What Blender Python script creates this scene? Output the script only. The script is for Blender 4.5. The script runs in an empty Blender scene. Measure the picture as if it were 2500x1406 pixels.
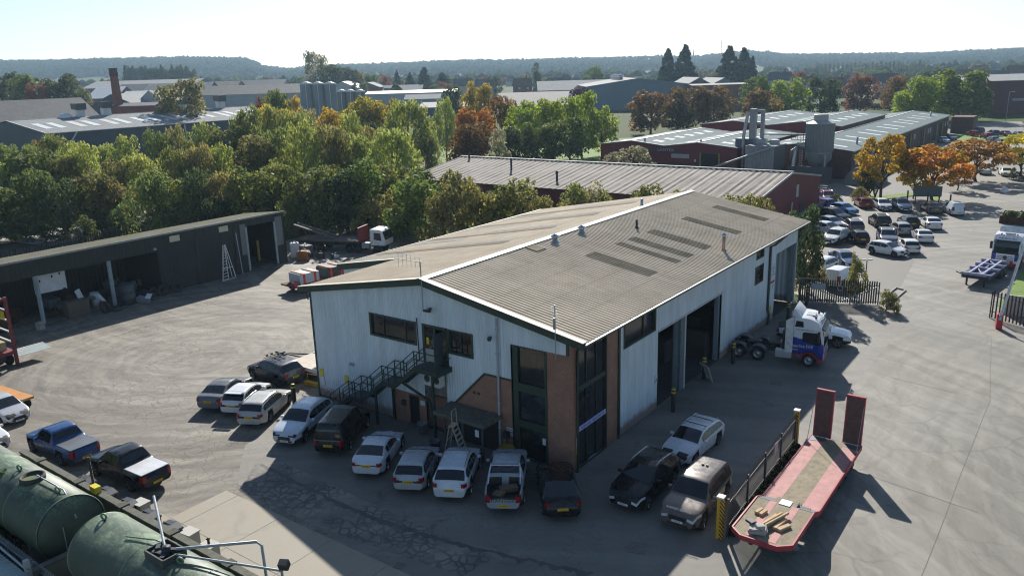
import bpy, bmesh, math, random
import numpy as np
from mathutils import Vector, Matrix
R = math.radians
random.seed(7)
rng = np.random.default_rng(7)
S = bpy.context.scene
COL = S.collection
# ------------------------------------------------------------------ camera
CAM = np.array([40.4052, -32.4834, 20.6929])
YAW, PITCH, ROLL, FPX = -0.6369, 0.2652, -0.0297, 1945.1
PPX, PPY = 1250.0, 703.0
_d = np.array([math.sin(YAW)*math.cos(PITCH), math.cos(YAW)*math.cos(PITCH), -math.sin(PITCH)])
_r = np.array([math.cos(YAW), -math.sin(YAW), 0.0])
_u = np.cross(_r, _d)
_r2 = _r*math.cos(ROLL) + _u*math.sin(ROLL)
_u2 = -_r*math.sin(ROLL) + _u*math.cos(ROLL)
cam = bpy.data.objects.new('camera', bpy.data.cameras.new('camera'))
COL.objects.link(cam)
m = Matrix.Identity(4)
for i in range(3):
    m[i][0], m[i][1], m[i][2], m[i][3] = _r2[i], _u2[i], -_d[i], CAM[i]
cam.matrix_world = m
cam.data.sensor_width = 36.0
cam.data.lens = FPX/2500.0*36.0
cam.data.clip_start = 0.5
cam.data.clip_end = 30000
S.camera = cam
# ------------------------------------------------------------------ sky and sun
SAZ, SEL = R(-34.0), R(30.5)          # azimuth from +y towards +x, elevation
W = bpy.data.worlds.new('World')
S.world = W
W.use_nodes = True
wn = W.node_tree.nodes
sky = wn.new('ShaderNodeTexSky')
sky.sky_type = 'NISHITA'
sky.sun_disc = False
sky.sun_elevation = SEL
sky.sun_rotation = SAZ
sky.air_density = 0.9
sky.dust_density = 0.3
sky.ozone_density = 1.8
wn['Background'].inputs[1].default_value = 0.074
W.node_tree.links.new(sky.outputs[0], wn['Background'].inputs[0])
sun = bpy.data.objects.new('sun', bpy.data.lights.new('sun', 'SUN'))
COL.objects.link(sun)
sun.data.energy = 5.0
sun.data.angle = R(0.53)
sun.data.color = (1.0, 0.95, 0.87)
sv = Vector((math.sin(SAZ)*math.cos(SEL), math.cos(SAZ)*math.cos(SEL), math.sin(SEL)))
sun.rotation_euler = sv.to_track_quat('Z', 'Y').to_euler()
sun.location = (0, 0, 120)
S.view_settings.view_transform = 'Standard'
S.view_settings.look = 'None'
S.view_settings.gamma = 1
S.view_settings.use_curve_mapping = False
S.view_settings.exposure = 0.66
S.cycles.max_bounces = 6
S.cycles.diffuse_bounces = 2
S.cycles.glossy_bounces = 3
S.cycles.transmission_bounces = 3
S.cycles.transparent_max_bounces = 6
S.cycles.volume_bounces = 0
S.cycles.use_denoising = True
S.cycles.filter_width = 1.15
S.cycles.use_adaptive_sampling = True
S.cycles.adaptive_threshold = 0.02

# ------------------------------------------------------------------ picture-to-place helpers (where a ground point of the photo lies)
def ray(x, y):
    return _d + _r2*(x-PPX)/FPX - _u2*(y-PPY)/FPX
def G(x, y, z=0.0):
    v = ray(x, y)
    return CAM + v*((z-CAM[2])/v[2])
def AT(x, y, depth):
    return CAM + ray(x, y)*depth
def hor(x):                                  # horizon height in photo pixels
    return 175.0 - 0.0297*(x-1234)
def sstep(a, b, x):
    t = np.clip((x-a)/(b-a), 0, 1)
    return t*t*(3-2*t)
SKY_X = [-900, 0, 100, 300, 480, 620, 660, 720, 800, 1000, 1150, 1300, 1450, 1620, 1720, 1800, 1850, 1930, 2100, 2300, 2500, 3300]
SKY_Y = [172, 165, 164, 159, 155, 157, 171, 178, 170, 164, 158, 156, 152, 148, 148, 139, 135, 142, 141, 138, 128, 125]
def T(x, y):                                 # terrain height
    x = np.asarray(x, float); y = np.asarray(y, float)
    dx, dy = x-CAM[0], y-CAM[1]
    fw = dx*math.sin(YAW) + dy*math.cos(YAW)
    la = dx*math.cos(YAW) - dy*math.sin(YAW)
    px = PPX + FPX*la/np.maximum(fw, 1)/math.cos(PITCH)
    ok = fw > 50
    px = np.where(ok, np.clip(px, -900, 3300), 1250)
    A = np.interp(px, [0, 1250, 2200], [12.0, 5.0, 0.5])
    h = A*sstep(230, 800, fw)
    sy = np.interp(px, SKY_X, SKY_Y)
    hh = CAM[2] + (hor(px)-sy)/FPX*2600
    h = h + (hh-h)*sstep(1100, 2600, fw)**1.3
    h = h - 60*sstep(2700, 4200, fw)
    return np.where(ok, h, 0.0)
def fwd(x, y):
    return (x-CAM[0])*math.sin(YAW) + (y-CAM[1])*math.cos(YAW)

# ------------------------------------------------------------------ object helpers
def prop(o, label=None, cat=None, group=None, kind=None):
    if label: o['label'] = label
    if cat: o['category'] = cat
    if group: o['group'] = group
    if kind: o['kind'] = kind
    return o
def thing(name, label, cat, loc=(0, 0, 0), rz=0.0, group=None, scale=1.0):
    o = bpy.data.objects.new(name, None)
    o.empty_display_size = 0.3
    COL.objects.link(o)
    o.location = [float(a) for a in loc]
    o.rotation_euler = (0, 0, rz)
    if np.isscalar(scale): scale = (scale,)*3
    o.scale = [float(a) for a in scale]
    return prop(o, label, cat, group)
def put(name, mesh, parent=None, loc=None, rot=None, color=None, scale=None):
    o = bpy.data.objects.new(name, mesh)
    COL.objects.link(o)
    if parent is not None: o.parent = parent
    if loc is not None: o.location = loc
    if rot is not None: o.rotation_euler = rot
    if scale is not None: o.scale = scale
    if color is not None: o.color = (*color, 1)
    return o
def copy_tree(o, parent=None):
    c = o.copy(); COL.objects.link(c)
    c.parent = parent
    for ch in o.children: copy_tree(ch, c)
    return c
class MB:
    def __init__(s):
        s.v = []; s.f = []; s.mi = []; s.sm = []
    def add(s, vs, fs, m=0, smooth=False):
        b = len(s.v)
        s.v.extend([tuple(map(float, p)) for p in vs])
        for f in fs:
            s.f.append([i+b for i in f]); s.mi.append(m); s.sm.append(smooth)
        return s
    def box(s, x0, y0, z0, x1, y1, z1, m=0, M=None):
        vs = [(x0,y0,z0),(x1,y0,z0),(x1,y1,z0),(x0,y1,z0),(x0,y0,z1),(x1,y0,z1),(x1,y1,z1),(x0,y1,z1)]
        if M is not None: vs = [M @ Vector(p) for p in vs]
        return s.add(vs, [(0,3,2,1),(4,5,6,7),(0,1,5,4),(1,2,6,5),(2,3,7,6),(3,0,4,7)], m)
    def cbox(s, c, d, rz=0.0, m=0, rx=0.0, ry=0.0):
        M = Matrix.Translation(Vector([float(a) for a in c])) @ Matrix.Rotation(rz, 4, 'Z') @ Matrix.Rotation(ry, 4, 'Y') @ Matrix.Rotation(rx, 4, 'X')
        return s.box(-d[0]/2, -d[1]/2, -d[2]/2, d[0]/2, d[1]/2, d[2]/2, m, M)
    def prism(s, poly, ax, a, b, m=0):
        n = len(poly)
        def P(p, t):
            return {'x': (t, p[0], p[1]), 'y': (p[0], t, p[1]), 'z': (p[0], p[1], t)}[ax]
        vs = [P(p, a) for p in poly] + [P(p, b) for p in poly]
        fs = [list(range(n))[::-1], list(range(n, 2*n))]
        fs += [(i, (i+1) % n, n+(i+1) % n, n+i) for i in range(n)]
        return s.add(vs, fs, m)
    def tube(s, pts, r, n=8, m=0, smooth=True):
        pts = [Vector([float(a) for a in p]) for p in pts]
        rs = r if hasattr(r, '__len__') else [r]*len(pts)
        vs = []; fs = []
        for i, p in enumerate(pts):
            t = (pts[min(i+1, len(pts)-1)]-pts[max(i-1, 0)]).normalized()
            a = t.orthogonal().normalized() if abs(t.z) > .95 else t.cross(Vector((0, 0, 1))).normalized()
            b = t.cross(a)
            for k in range(n):
                w = 2*math.pi*k/n + math.pi/n
                vs.append(p + (a*math.cos(w)+b*math.sin(w))*rs[i])
        for i in range(len(pts)-1):
            for k in range(n):
                fs.append((i*n+k, i*n+(k+1) % n, (i+1)*n+(k+1) % n, (i+1)*n+k))
        s.add(vs, fs, m, smooth)
        L = len(pts)-1
        s.add([vs[k] for k in range(n)], [list(range(n))], m)
        return s.add([vs[L*n+k] for k in range(n)], [list(range(n))[::-1]], m)
    def bar(s, a, b, w=.06, h=None, m=0):            # square bar between two points
        a = Vector([float(q) for q in a]); b = Vector([float(q) for q in b]); h = h or w
        t = (b-a).normalized()
        u = t.cross(Vector((0, 0, 1)))
        u = Vector((1, 0, 0)) if u.length < 1e-3 else u.normalized()
        v = u.cross(t)
        vs = []
        for p in (a, b):
            for su, q in ((-1,-1),(1,-1),(1,1),(-1,1)):
                vs.append(p+u*su*w/2+v*q*h/2)
        return s.add(vs, [(0,1,2,3),(7,6,5,4),(0,4,5,1),(1,5,6,2),(2,6,7,3),(3,7,4,0)], m)
    def lathe(s, prof, n=24, m=0, M=None, smooth=True):
        vs = []; fs = []
        for (r, z) in prof:
            for k in range(n):
                w = 2*math.pi*k/n
                p = Vector((r*math.cos(w), r*math.sin(w), z))
                vs.append(M @ p if M is not None else p)
        for i in range(len(prof)-1):
            for k in range(n):
                fs.append((i*n+k, i*n+(k+1) % n, (i+1)*n+(k+1) % n, (i+1)*n+k))
        return s.add(vs, fs, m, smooth)
    def grid(s, P, m=0, smooth=True):                # P[i][j] points
        ni, nj = len(P), len(P[0])
        return s.add([q for row in P for q in row],
                     [(i*nj+j, i*nj+j+1, (i+1)*nj+j+1, (i+1)*nj+j) for i in range(ni-1) for j in range(nj-1)], m, smooth)
    def mesh(s, name, mats, bevel=0.0, seg=1, sharp=None):
        me = bpy.data.meshes.new(name)
        me.from_pydata(s.v, [], s.f)
        me.polygons.foreach_set('material_index', s.mi)
        me.polygons.foreach_set('use_smooth', s.sm)
        for q in (mats if isinstance(mats, (list, tuple)) else [mats]): me.materials.append(q)
        if bevel > 0:
            bm = bmesh.new(); bm.from_mesh(me)
            bmesh.ops.remove_doubles(bm, verts=bm.verts, dist=1e-4)
            bmesh.ops.recalc_face_normals(bm, faces=bm.faces)
            es = [e for e in bm.edges if len(e.link_faces) == 2 and e.calc_face_angle(0) > R(28)]
            bmesh.ops.bevel(bm, geom=es, offset=bevel, segments=seg, affect='EDGES', profile=.6, clamp_overlap=True)
            bm.to_mesh(me); bm.free()
        me.update()
        if sharp:
            for p in me.polygons: p.use_smooth = True
            try: me.set_sharp_from_angle(angle=R(sharp))
            except Exception: pass
        return me
    def split(s, name, mats, parent=None, bevel=0.0, seg=1, sharp=None, **k):
        par = list(range(len(s.v)))
        def find(a):
            while par[a] != a: par[a] = par[par[a]]; a = par[a]
            return a
        for f in s.f:
            for q in f[1:]: par[find(q)] = find(f[0])
        comp = {}
        for i, f in enumerate(s.f): comp.setdefault(find(f[0]), []).append(i)
        out = []
        for ids in comp.values():
            m_ = MB(); mp = {}
            for i in ids:
                for q in s.f[i]:
                    if q not in mp: mp[q] = len(m_.v); m_.v.append(s.v[q])
                m_.f.append([mp[q] for q in s.f[i]]); m_.mi.append(s.mi[i]); m_.sm.append(s.sm[i])
            out.append(m_.build(name, mats, parent, bevel, seg, sharp, **k))
        return out
    def build(s, name, mats, parent=None, bevel=0.0, seg=1, sharp=None, **k):
        return put(name, s.mesh(name, mats, bevel, seg, sharp), parent, **k)

# ------------------------------------------------------------------ materials
def newmat(name):
    mt = bpy.data.materials.new(name); mt.use_nodes = True
    nt = mt.node_tree
    return mt, nt, nt.nodes['Principled BSDF']
def N(nt, t, **k):
    n = nt.nodes.new('ShaderNode'+t)
    ins = k.pop('ins', {})
    for a, b in k.items(): setattr(n, a, b)
    for a, b in ins.items():
        if hasattr(b, 'is_linked') or isinstance(b, bpy.types.NodeSocket): nt.links.new(b, n.inputs[a])
        else: n.inputs[a].default_value = b
    return n
def mixc(nt, fac, a, b, mode='MIX'):
    n = nt.nodes.new('ShaderNodeMix'); n.data_type = 'RGBA'; n.blend_type = mode
    for idx, v in ((0, fac), (6, a), (7, b)):
        if isinstance(v, bpy.types.NodeSocket): nt.links.new(v, n.inputs[idx])
        else: n.inputs[idx].default_value = (*v, 1) if isinstance(v, (tuple, list)) and len(v) == 3 else v
    return n.outputs[2]
def math_(nt, op, a, b=0.0, c=None, clamp=False):
    n = nt.nodes.new('ShaderNodeMath'); n.operation = op; n.use_clamp = clamp
    for i, v in enumerate((a, b) if c is None else (a, b, c)):
        if isinstance(v, bpy.types.NodeSocket): nt.links.new(v, n.inputs[i])
        else: n.inputs[i].default_value = v
    return n.outputs[0]
def ramp(nt, fac, stops):
    n = nt.nodes.new('ShaderNodeValToRGB')
    nt.links.new(fac, n.inputs[0])
    e = n.color_ramp.elements
    while len(e) < len(stops): e.new(0.5)
    for q, (p, c) in zip(e, stops):
        q.position = p; q.color = (*c, 1) if len(c) == 3 else c
    return n.outputs[0]
def sc(c, k): return tuple(min(1, a*k) for a in c)
def noise(nt, co, scale, detail=4, rough=.55, dist=0.0):
    return N(nt, 'TexNoise', ins={'Vector': co, 'Scale': scale, 'Detail': detail, 'Roughness': rough, 'Distortion': dist}).outputs[0]
def coords(nt, kind='Object'):
    return N(nt, 'TexCoord').outputs[kind]
def mapped(nt, co, scale=(1,1,1), rot=(0,0,0), loc=(0,0,0)):
    return N(nt, 'Mapping', ins={'Vector': co, 'Scale': scale, 'Rotation': rot, 'Location': loc}).outputs[0]
_MATS = {}
def M(name, col=(.5,.5,.5), rough=.6, metal=0.0, var=.15, scale=1.5, bump=0.0, bs=30, streak=0.0, coat=0.0, dirt=None, spec=.5):
    if name in _MATS: return _MATS[name]
    mt, nt, b = newmat(name)
    co = coords(nt)
    n1 = noise(nt, co, scale, 5)
    n2 = noise(nt, co, scale*9, 3)
    f = math_(nt, 'ADD', math_(nt, 'MULTIPLY', n1, .65), math_(nt, 'MULTIPLY', n2, .35))
    c = ramp(nt, f, [(.3, sc(col, 1-var)), (.7, sc(col, 1+var))])
    if streak:
        st = noise(nt, mapped(nt, co, (3, 3, .12)), 2.0, 5, .7)
        c = mixc(nt, math_(nt, 'MULTIPLY', ramp(nt, st, [(.5, (0,0,0)), (.75, (1,1,1))]), streak), c, dirt or sc(col, .35))
    elif dirt:
        dn = noise(nt, co, scale*2.2, 6, .65)
        c = mixc(nt, ramp(nt, dn, [(.5, (0,0,0)), (.68, (.8,.8,.8))]), c, dirt)
    nt.links.new(c, b.inputs['Base Color'])
    b.inputs['Roughness'].default_value = rough
    b.inputs['Metallic'].default_value = metal
    b.inputs['Specular IOR Level'].default_value = spec
    b.inputs['Coat Weight'].default_value = coat
    if bump:
        bn = N(nt, 'Bump', ins={'Strength': bump, 'Distance': .02, 'Height': noise(nt, co, bs, 4)})
        nt.links.new(bn.outputs[0], b.inputs['Normal'])
    _MATS[name] = mt
    return mt
def brick_mat(name, c1, c2, mortar, scale=1.0):
    mt, nt, b = newmat(name)
    co = coords(nt)
    sp = N(nt, 'SeparateXYZ', ins={0: co})
    cv = N(nt, 'CombineXYZ', ins={0: math_(nt, 'ADD', sp.outputs[0], sp.outputs[1]), 1: sp.outputs[2], 2: 0.0}).outputs[0]
    br = N(nt, 'TexBrick', ins={'Vector': cv, 'Color1': (*c1, 1), 'Color2': (*c2, 1), 'Mortar': (*mortar, 1), 'Scale': scale,
           'Mortar Size': .012, 'Brick Width': .225, 'Row Height': .075, 'Bias': -.1})
    c = mixc(nt, .55, br.outputs[0], ramp(nt, noise(nt, co, 1.2, 5), [(.3, (.45,.42,.4)), (.7, (1.0,1.0,1.0))]), 'MULTIPLY')
    nt.links.new(c, b.inputs['Base Color']); b.inputs['Roughness'].default_value = .85
    return mt
def paint_mat(name, rough=.28, metal=.25, coat=.5):
    mt, nt, b = newmat(name)
    oi = N(nt, 'ObjectInfo')
    n = noise(nt, coords(nt), 2.5, 5, .6)
    c = mixc(nt, 1.0, oi.outputs['Color'], ramp(nt, n, [(.3, (.84,.83,.81)), (.65, (1,1,1))]), 'MULTIPLY')
    nt.links.new(c, b.inputs['Base Color'])
    nt.links.new(ramp(nt, n, [(.3, (rough+.16,)*3), (.7, (rough,)*3)]), b.inputs['Roughness'])
    b.inputs['Metallic'].default_value = metal
    b.inputs['Coat Weight'].default_value = coat
    b.inputs['Coat Roughness'].default_value = .05
    b.inputs['Specular IOR Level'].default_value = .35
    return mt
def tint_mat(name, rough=.6, metal=0.0, var=.2, scale=2.0):
    mt, nt, b = newmat(name)
    oi = N(nt, 'ObjectInfo')
    c = mixc(nt, 1.0, oi.outputs['Color'], ramp(nt, noise(nt, coords(nt), scale, 5), [(.3, (1-var,)*3), (.7, (1,1,1))]), 'MULTIPLY')
    nt.links.new(c, b.inputs['Base Color']); b.inputs['Roughness'].default_value = rough; b.inputs['Metallic'].default_value = metal
    return mt
PAINT = paint_mat('car_paint', .2, .1, .3)
TINT = tint_mat('tinted_surface')
GLASS = M('dark_glass', (.012, .016, .018), .05, 0, .3, spec=.7)
GLASS2 = M('building_glass', (.02, .022, .024), .06, 0, .4, .4, spec=.75)
PLASTIC = M('black_plastic', (.018, .018, .02), .5)
RUBBER = M('tyre_rubber', (.016, .016, .017), .85)
RIM = M('alloy_rim', (.35, .36, .38), .35, .7)
CHROME = M('bright_metal', (.6, .6, .62), .22, .9)
LAMP_W = M('headlight_lens', (.55, .6, .65), .12)
LAMP_R = M('tail_lens', (.32, .012, .014), .2)
PLATE_Y = M('yellow_plate', (.75, .5, .02), .4)
PLATE_W = M('white_plate', (.75, .75, .75), .4)
INK = M('black_lettering', (.01, .01, .012), .6)
WHITE = M('white_paint', (.72, .72, .70), .45, dirt=(.45,.43,.38))
STEEL = M('galvanised_steel', (.33, .36, .38), .5, .5)
DKSTEEL = M('dark_steel', (.035, .04, .045), .55, .3)
GREENP = M('green_trim_paint', (.028, .05, .036), .5, dirt=(.06,.07,.045))
RUST = M('rusty_steel', (.10, .045, .025), .85, .2, .4)
WOOD = M('pale_timber', (.48, .34, .19), .8, 0, .3, 4)
CONC = M('concrete', (.32, .30, .26), .9, 0, .2, 1.2, .3, 40, dirt=(.2,.19,.16))

_FONT = {}
def text_mesh(s, size):
    k = (s, size)
    if k in _FONT: return _FONT[k]
    cu = bpy.data.curves.new('lettering', 'FONT')
    cu.body = s; cu.size = size; cu.align_x = 'CENTER'; cu.align_y = 'CENTER'; cu.extrude = .002; cu.resolution_u = 2
    o = bpy.data.objects.new('tmp', cu)
    me = bpy.data.meshes.new_from_object(o)
    bpy.data.objects.remove(o)
    _FONT[k] = me
    return me
def text(s, size, mat, parent, loc, right, up, name='lettering', sx=1.0):
    me = text_mesh(s, size)
    if not me.materials: me.materials.append(mat)
    elif me.materials[0] != mat:
        me = me.copy(); me.materials[0] = mat
    o = put(name, me, parent)
    r = Vector(right).normalized(); u = Vector(up).normalized(); n = r.cross(u)
    mm = Matrix((( r.x*sx, u.x, n.x, loc[0]), (r.y*sx, u.y, n.y, loc[1]), (r.z*sx, u.z, n.z, loc[2]), (0,0,0,1)))
    o.matrix_local = mm
    return o
ORD = 'first second third fourth fifth sixth seventh eighth ninth tenth eleventh twelfth thirteenth fourteenth fifteenth sixteenth seventeenth eighteenth nineteenth twentieth twenty-first twenty-second twenty-third twenty-fourth twenty-fifth twenty-sixth twenty-seventh twenty-eighth twenty-ninth thirtieth'.split()
# ------------------------------------------------------------------ ground
def ground_mat():
    mt, nt, b = newmat('open_ground')
    co = coords(nt)
    n1 = noise(nt, co, .012, 5); n2 = noise(nt, co, .35, 5, .65)
    c = ramp(nt, n1, [(.36, (.055,.062,.024)), (.5, (.075,.105,.03)), (.62, (.095,.11,.042))])
    c = mixc(nt, .6, c, ramp(nt, n2, [(.3, (.4,.4,.4)), (.7, (1,1,1))]), 'MULTIPLY')
    nt.links.new(c, b.inputs['Base Color']); b.inputs['Roughness'].default_value = .95
    b.inputs['Specular IOR Level'].default_value = .1
    return mt
rad = np.concatenate([[0, 60, 120, 180], np.geomspace(220, 9000, 46)])
ang = np.radians(np.concatenate([np.arange(-60, 60.1, 1.5), np.arange(75, 299, 15)]))
na = len(ang)
mb = MB()
vs = []
for r_ in rad[1:]:
    x = CAM[0] + r_*np.sin(ang+YAW); y = CAM[1] + r_*np.cos(ang+YAW)
    z = T(x, y)
    vs += list(zip(x, y, z))
vs.append((CAM[0], CAM[1], 0)); c0 = len(vs)-1
fs = [(c0, (k+1) % na, k) for k in range(na)]
for i in range(len(rad)-2):
    fs += [(i*na+k, i*na+(k+1) % na, (i+1)*na+(k+1) % na, (i+1)*na+k) for k in range(na)]
mb.add(vs, fs, 0, True)
prop(mb.build('ground', ground_mat()), kind='structure')

def asphalt(name, light, dark, crack=0.0, swirl=None, stain=.5, tone=1.0, brown=(.1,.085,.06), cscale=1.3):
    mt, nt, b = newmat(name)
    co = coords(nt)
    wob = N(nt, 'VectorMath', operation='ADD', ins={0: co, 1: N(nt, 'VectorMath', operation='SCALE', ins={0: N(nt, 'TexNoise', ins={'Vector': co, 'Scale': .5, 'Detail': 3}).outputs[1], 'Scale': 1.6}).outputs[0]}).outputs[0]
    n1 = noise(nt, co, .09, 6, .6, .8)
    n2 = noise(nt, co, 1.1, 6, .7)
    n3 = noise(nt, co, 22, 3, .7)
    f = math_(nt, 'ADD', math_(nt, 'ADD', math_(nt, 'MULTIPLY', n1, .5), math_(nt, 'MULTIPLY', n2, .3)), math_(nt, 'MULTIPLY', n3, .2))
    c = ramp(nt, f, [(.36, dark), (.62, light)])
    for (cx, cy, kr, amp) in (swirl or []):
        rel = N(nt, 'VectorMath', operation='SUBTRACT', ins={0: wob, 1: (cx, cy, 0)}).outputs[0]
        rel2 = N(nt, 'VectorMath', operation='MULTIPLY', ins={0: rel, 1: (1, 1, 0)}).outputs[0]
        rr = N(nt, 'VectorMath', operation='LENGTH', ins={0: rel2}).outputs['Value']
        nd = N(nt, 'SeparateXYZ', ins={0: N(nt, 'VectorMath', operation='NORMALIZE', ins={0: rel2}).outputs[0]})
        vec = N(nt, 'CombineXYZ', ins={0: math_(nt, 'MULTIPLY', rr, kr), 1: math_(nt, 'MULTIPLY', nd.outputs[0], 1.6), 2: math_(nt, 'MULTIPLY', nd.outputs[1], 1.6)}).outputs[0]
        pn = noise(nt, vec, 1.0, 7, .68)
        c = mixc(nt, amp, c, ramp(nt, pn, [(.40, sc(dark, .78)), (.5, c_mid(light, dark)), (.60, sc(light, 1.22))]))
    st = noise(nt, mapped(nt, co, loc=(31, 7, 0)), .45, 6, .75, .6)
    c = mixc(nt, math_(nt, 'MULTIPLY', ramp(nt, st, [(.58, (0,0,0)), (.72, (1,1,1))]), stain), c, sc(dark, .45))
    bn_ = noise(nt, mapped(nt, co, loc=(3, 57, 0)), .2, 5, .7)
    c = mixc(nt, math_(nt, 'MULTIPLY', ramp(nt, bn_, [(.52, (0,0,0)), (.7, (1,1,1))]), .35), c, brown)
    if crack:
        cm = ramp(nt, noise(nt, mapped(nt, co, loc=(11, 3, 0)), .12, 3), [(.46, (0,0,0)), (.56, (1,1,1))])
        for k, (s_, w_) in enumerate(((cscale, .035), (cscale*.38, .014))):
            vo = N(nt, 'TexVoronoi', feature='DISTANCE_TO_EDGE', ins={'Vector': wob, 'Scale': s_, 'Randomness': 1.0})
            ln = ramp(nt, vo.outputs['Distance'], [(0, (1,1,1)), (w_, (0,0,0))])
            fac = math_(nt, 'MULTIPLY', ln, math_(nt, 'MULTIPLY', cm, crack) if k == 0 else math_(nt, 'MULTIPLY', ramp(nt, noise(nt, mapped(nt, co, loc=(61, 33, 0)), .1, 3), [(.47, (0,0,0)), (.56, (1,1,1))]), crack*.8))
            c = mixc(nt, fac, c, sc(dark, .35))
    nt.links.new(c, b.inputs['Base Color'])
    nt.links.new(ramp(nt, f, [(.4, (.62,)*3), (.65, (.9,)*3)]), b.inputs['Roughness'])
    bp = N(nt, 'Bump', ins={'Strength': .35, 'Distance': .02, 'Height': math_(nt, 'ADD', math_(nt, 'MULTIPLY', n2, .6), math_(nt, 'MULTIPLY', n3, .4))})
    nt.links.new(bp.outputs[0], b.inputs['Normal'])
    return mt
def c_mid(a, b): return tuple((x+y)/2 for x, y in zip(a, b))
def sheet(name, pts, z, mat, kind='structure', label=None):
    mb = MB(); mb.add([(p[0], p[1], z) for p in pts], [list(range(len(pts)))])
    o = mb.build(name, mat)
    return prop(o, kind=kind, label=label)
YARD = asphalt('yard_asphalt', (.226,.204,.164), (.117,.104,.083), .8, [(-13, 1, 1.25, .85), (-27, 28, .9, .45)], .5)
FRONT = asphalt('front_asphalt', (.235,.222,.194), (.132,.124,.108), .3, [(60, -70, .5, .3)], .75)
ROADM = asphalt('concrete_road', (.238,.224,.19), (.13,.12,.10), .3, [(-6, -48, .9, .5), (80, 20, .8, .3)], .4, cscale=.25)
PARKM = asphalt('car_park_asphalt', (.185,.17,.145), (.105,.097,.081), .4, None, .5)
CONCM = asphalt('concrete_slab', (.345,.31,.245), (.23,.205,.16), .2, None, .25, brown=(.3,.22,.12), cscale=.2)
GRASSM = M('mown_grass', (.14,.22,.035), .95, 0, .3, .6, .6, 20)
SOIL = M('leaf_litter', (.05,.045,.025), .95, 0, .5, .6)
def crazed(name):
    mt, nt, b = newmat(name)
    co = coords(nt)
    wob = N(nt, 'VectorMath', operation='ADD', ins={0: co, 1: N(nt, 'VectorMath', operation='SCALE', ins={0: N(nt, 'TexNoise', ins={'Vector': co, 'Scale': .9, 'Detail': 3}).outputs[1], 'Scale': .8}).outputs[0]}).outputs[0]
    vo = N(nt, 'TexVoronoi', feature='DISTANCE_TO_EDGE', ins={'Vector': wob, 'Scale': 2.1})
    ln = ramp(nt, vo.outputs['Distance'], [(.0, (0,0,0)), (.15, (1,1,1))])
    ln = math_(nt, 'MAXIMUM', ln, ramp(nt, noise(nt, co, .45, 4), [(.38, (.15,.15,.15)), (.50, (.45,.45,.45)), (.60, (1,1,1))]))
    n2 = noise(nt, co, .5, 5)
    c = mixc(nt, ln, (.06,.058,.054), ramp(nt, n2, [(.35, (.15,.142,.128)), (.65, (.27,.252,.215))]))
    nt.links.new(c, b.inputs['Base Color']); b.inputs['Roughness'].default_value = .85
    return mt
sheet('yard', [(-34.6,-30),(22,-30),(20,-10),(24,-3),(20,0),(20,38),(-8,45),(-34,44),(-45,46),(-45,-30)], .004, YARD)
sheet('forecourt_pavement', [(2.2,-7.6),(5.6,-10.6),(18,-11.5),(30,-8.5),(29.2,12),(29.5,40),(20.0,38.2),(20.0,0.0),(0.5,0.0),(0.5,-3)], .008, FRONT)
sheet('cracked_pavement', [(4.6,-8.6),(6.0,-7.7),(15.6,-8.2),(21.2,-8.3),(20.8,-10.2),(13,-11.0),(6.4,-11.0)], .012, crazed('crazed_asphalt'))
mb = MB(); P = []
for k, (px, py) in enumerate(((640,1132),(720,1172),(800,1212),(880,1246),(960,1274),(1040,1300),(1120,1322),(1200,1343),(1290,1362),(1380,1382))):
    a = G(px, py); pass
    for j in range(9):
        t = j/9.0; qx = px+80*t; qy = py+(38-k*2.2)*t+random.uniform(-2, 2)
        a = G(qx, qy); b_ = G(qx-6, qy+random.uniform(3, 13)); P.append([(a[0], a[1], .0135), (b_[0], b_[1], .0135)])
mb.grid(P, 0, False); prop(mb.build('damp_seam', M('damp_asphalt', (.095,.089,.08), .8, 0, .4, 1.5)), kind='structure')
# concrete slabs with joints
mb = MB()
ax0, ay0 = 5.9, -11.3
for i in range(5):
    for j in range(3):
        x0 = 3.2+i*3.6; y0 = -11.35-(j+1)*3.2
        if i == 0 and j == 0: x0 += 2.6
        mb.box(x0+.02, y0+.02, -.05, 3.2+(i+1)*3.6-.02, y0+3.18, .012)
prop(mb.build('concrete_apron', CONCM), kind='structure')
# access road, right-hand side
sheet('road', [(20.5,-34),(70,-34),(70,60),(52,140),(30,190),(12,330),(-8,330),(-4,190),(-5,95),(-5,50),(20,40),(20.5,38)], .006, ROADM)
mb = MB()
for (a, b_) in (((36.6,-14),(36.9,22)), ((30.2,8.7),(38,7.2)), ((36.9,22),(35.5,36)), ((31,23),(35,22.3))):
    a = Vector((*a, .0135)); b_ = Vector((*b_, .0135))
    u = (b_-a).normalized()  .cross(Vector((0,0,1)))*.014
    n_ = 14
    pts = []
    for i in range(n_+1):
        p = a.lerp(b_, i/n_) + u*random.uniform(-2, 2)
        pts.append([p-u, p+u])
    mb.grid(pts, 0, False)
prop(mb.build('road_joints', M('joint_tar', (.15,.143,.125), .9)), kind='structure')
sheet('car_park', [(-6,47),(10,44),(20,42.5),(26.5,41),(26.9,47),(23,100),(18,112),(8,100),(8,90),(-6,90)], .010, PARKM)
sheet('far_car_park', [(9,96),(19,113),(23.5,108),(20,150),(8,205),(5,240),(2,240),(4.6,120),(6,104)], .014, PARKM)
sheet('estate_road', [(-190,300),(30,232),(30,246),(-190,316)], .02, PARKM)
sheet('grass_bank', [(-62,92),(-44,90),(-44,190),(-160,260),(-150,160)], .012, GRASSM)
sheet('grass_island', [(10.0,101.5),(13.5,103.5),(17.5,110),(19.2,110.5),(19.0,107.5),(14.5,100.0),(11,99)], .02, GRASSM)
sheet('grass_strip', [(18.7,113),(20.3,112.4),(21.6,101),(20.8,99.5)], .02, GRASSM)
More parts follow.
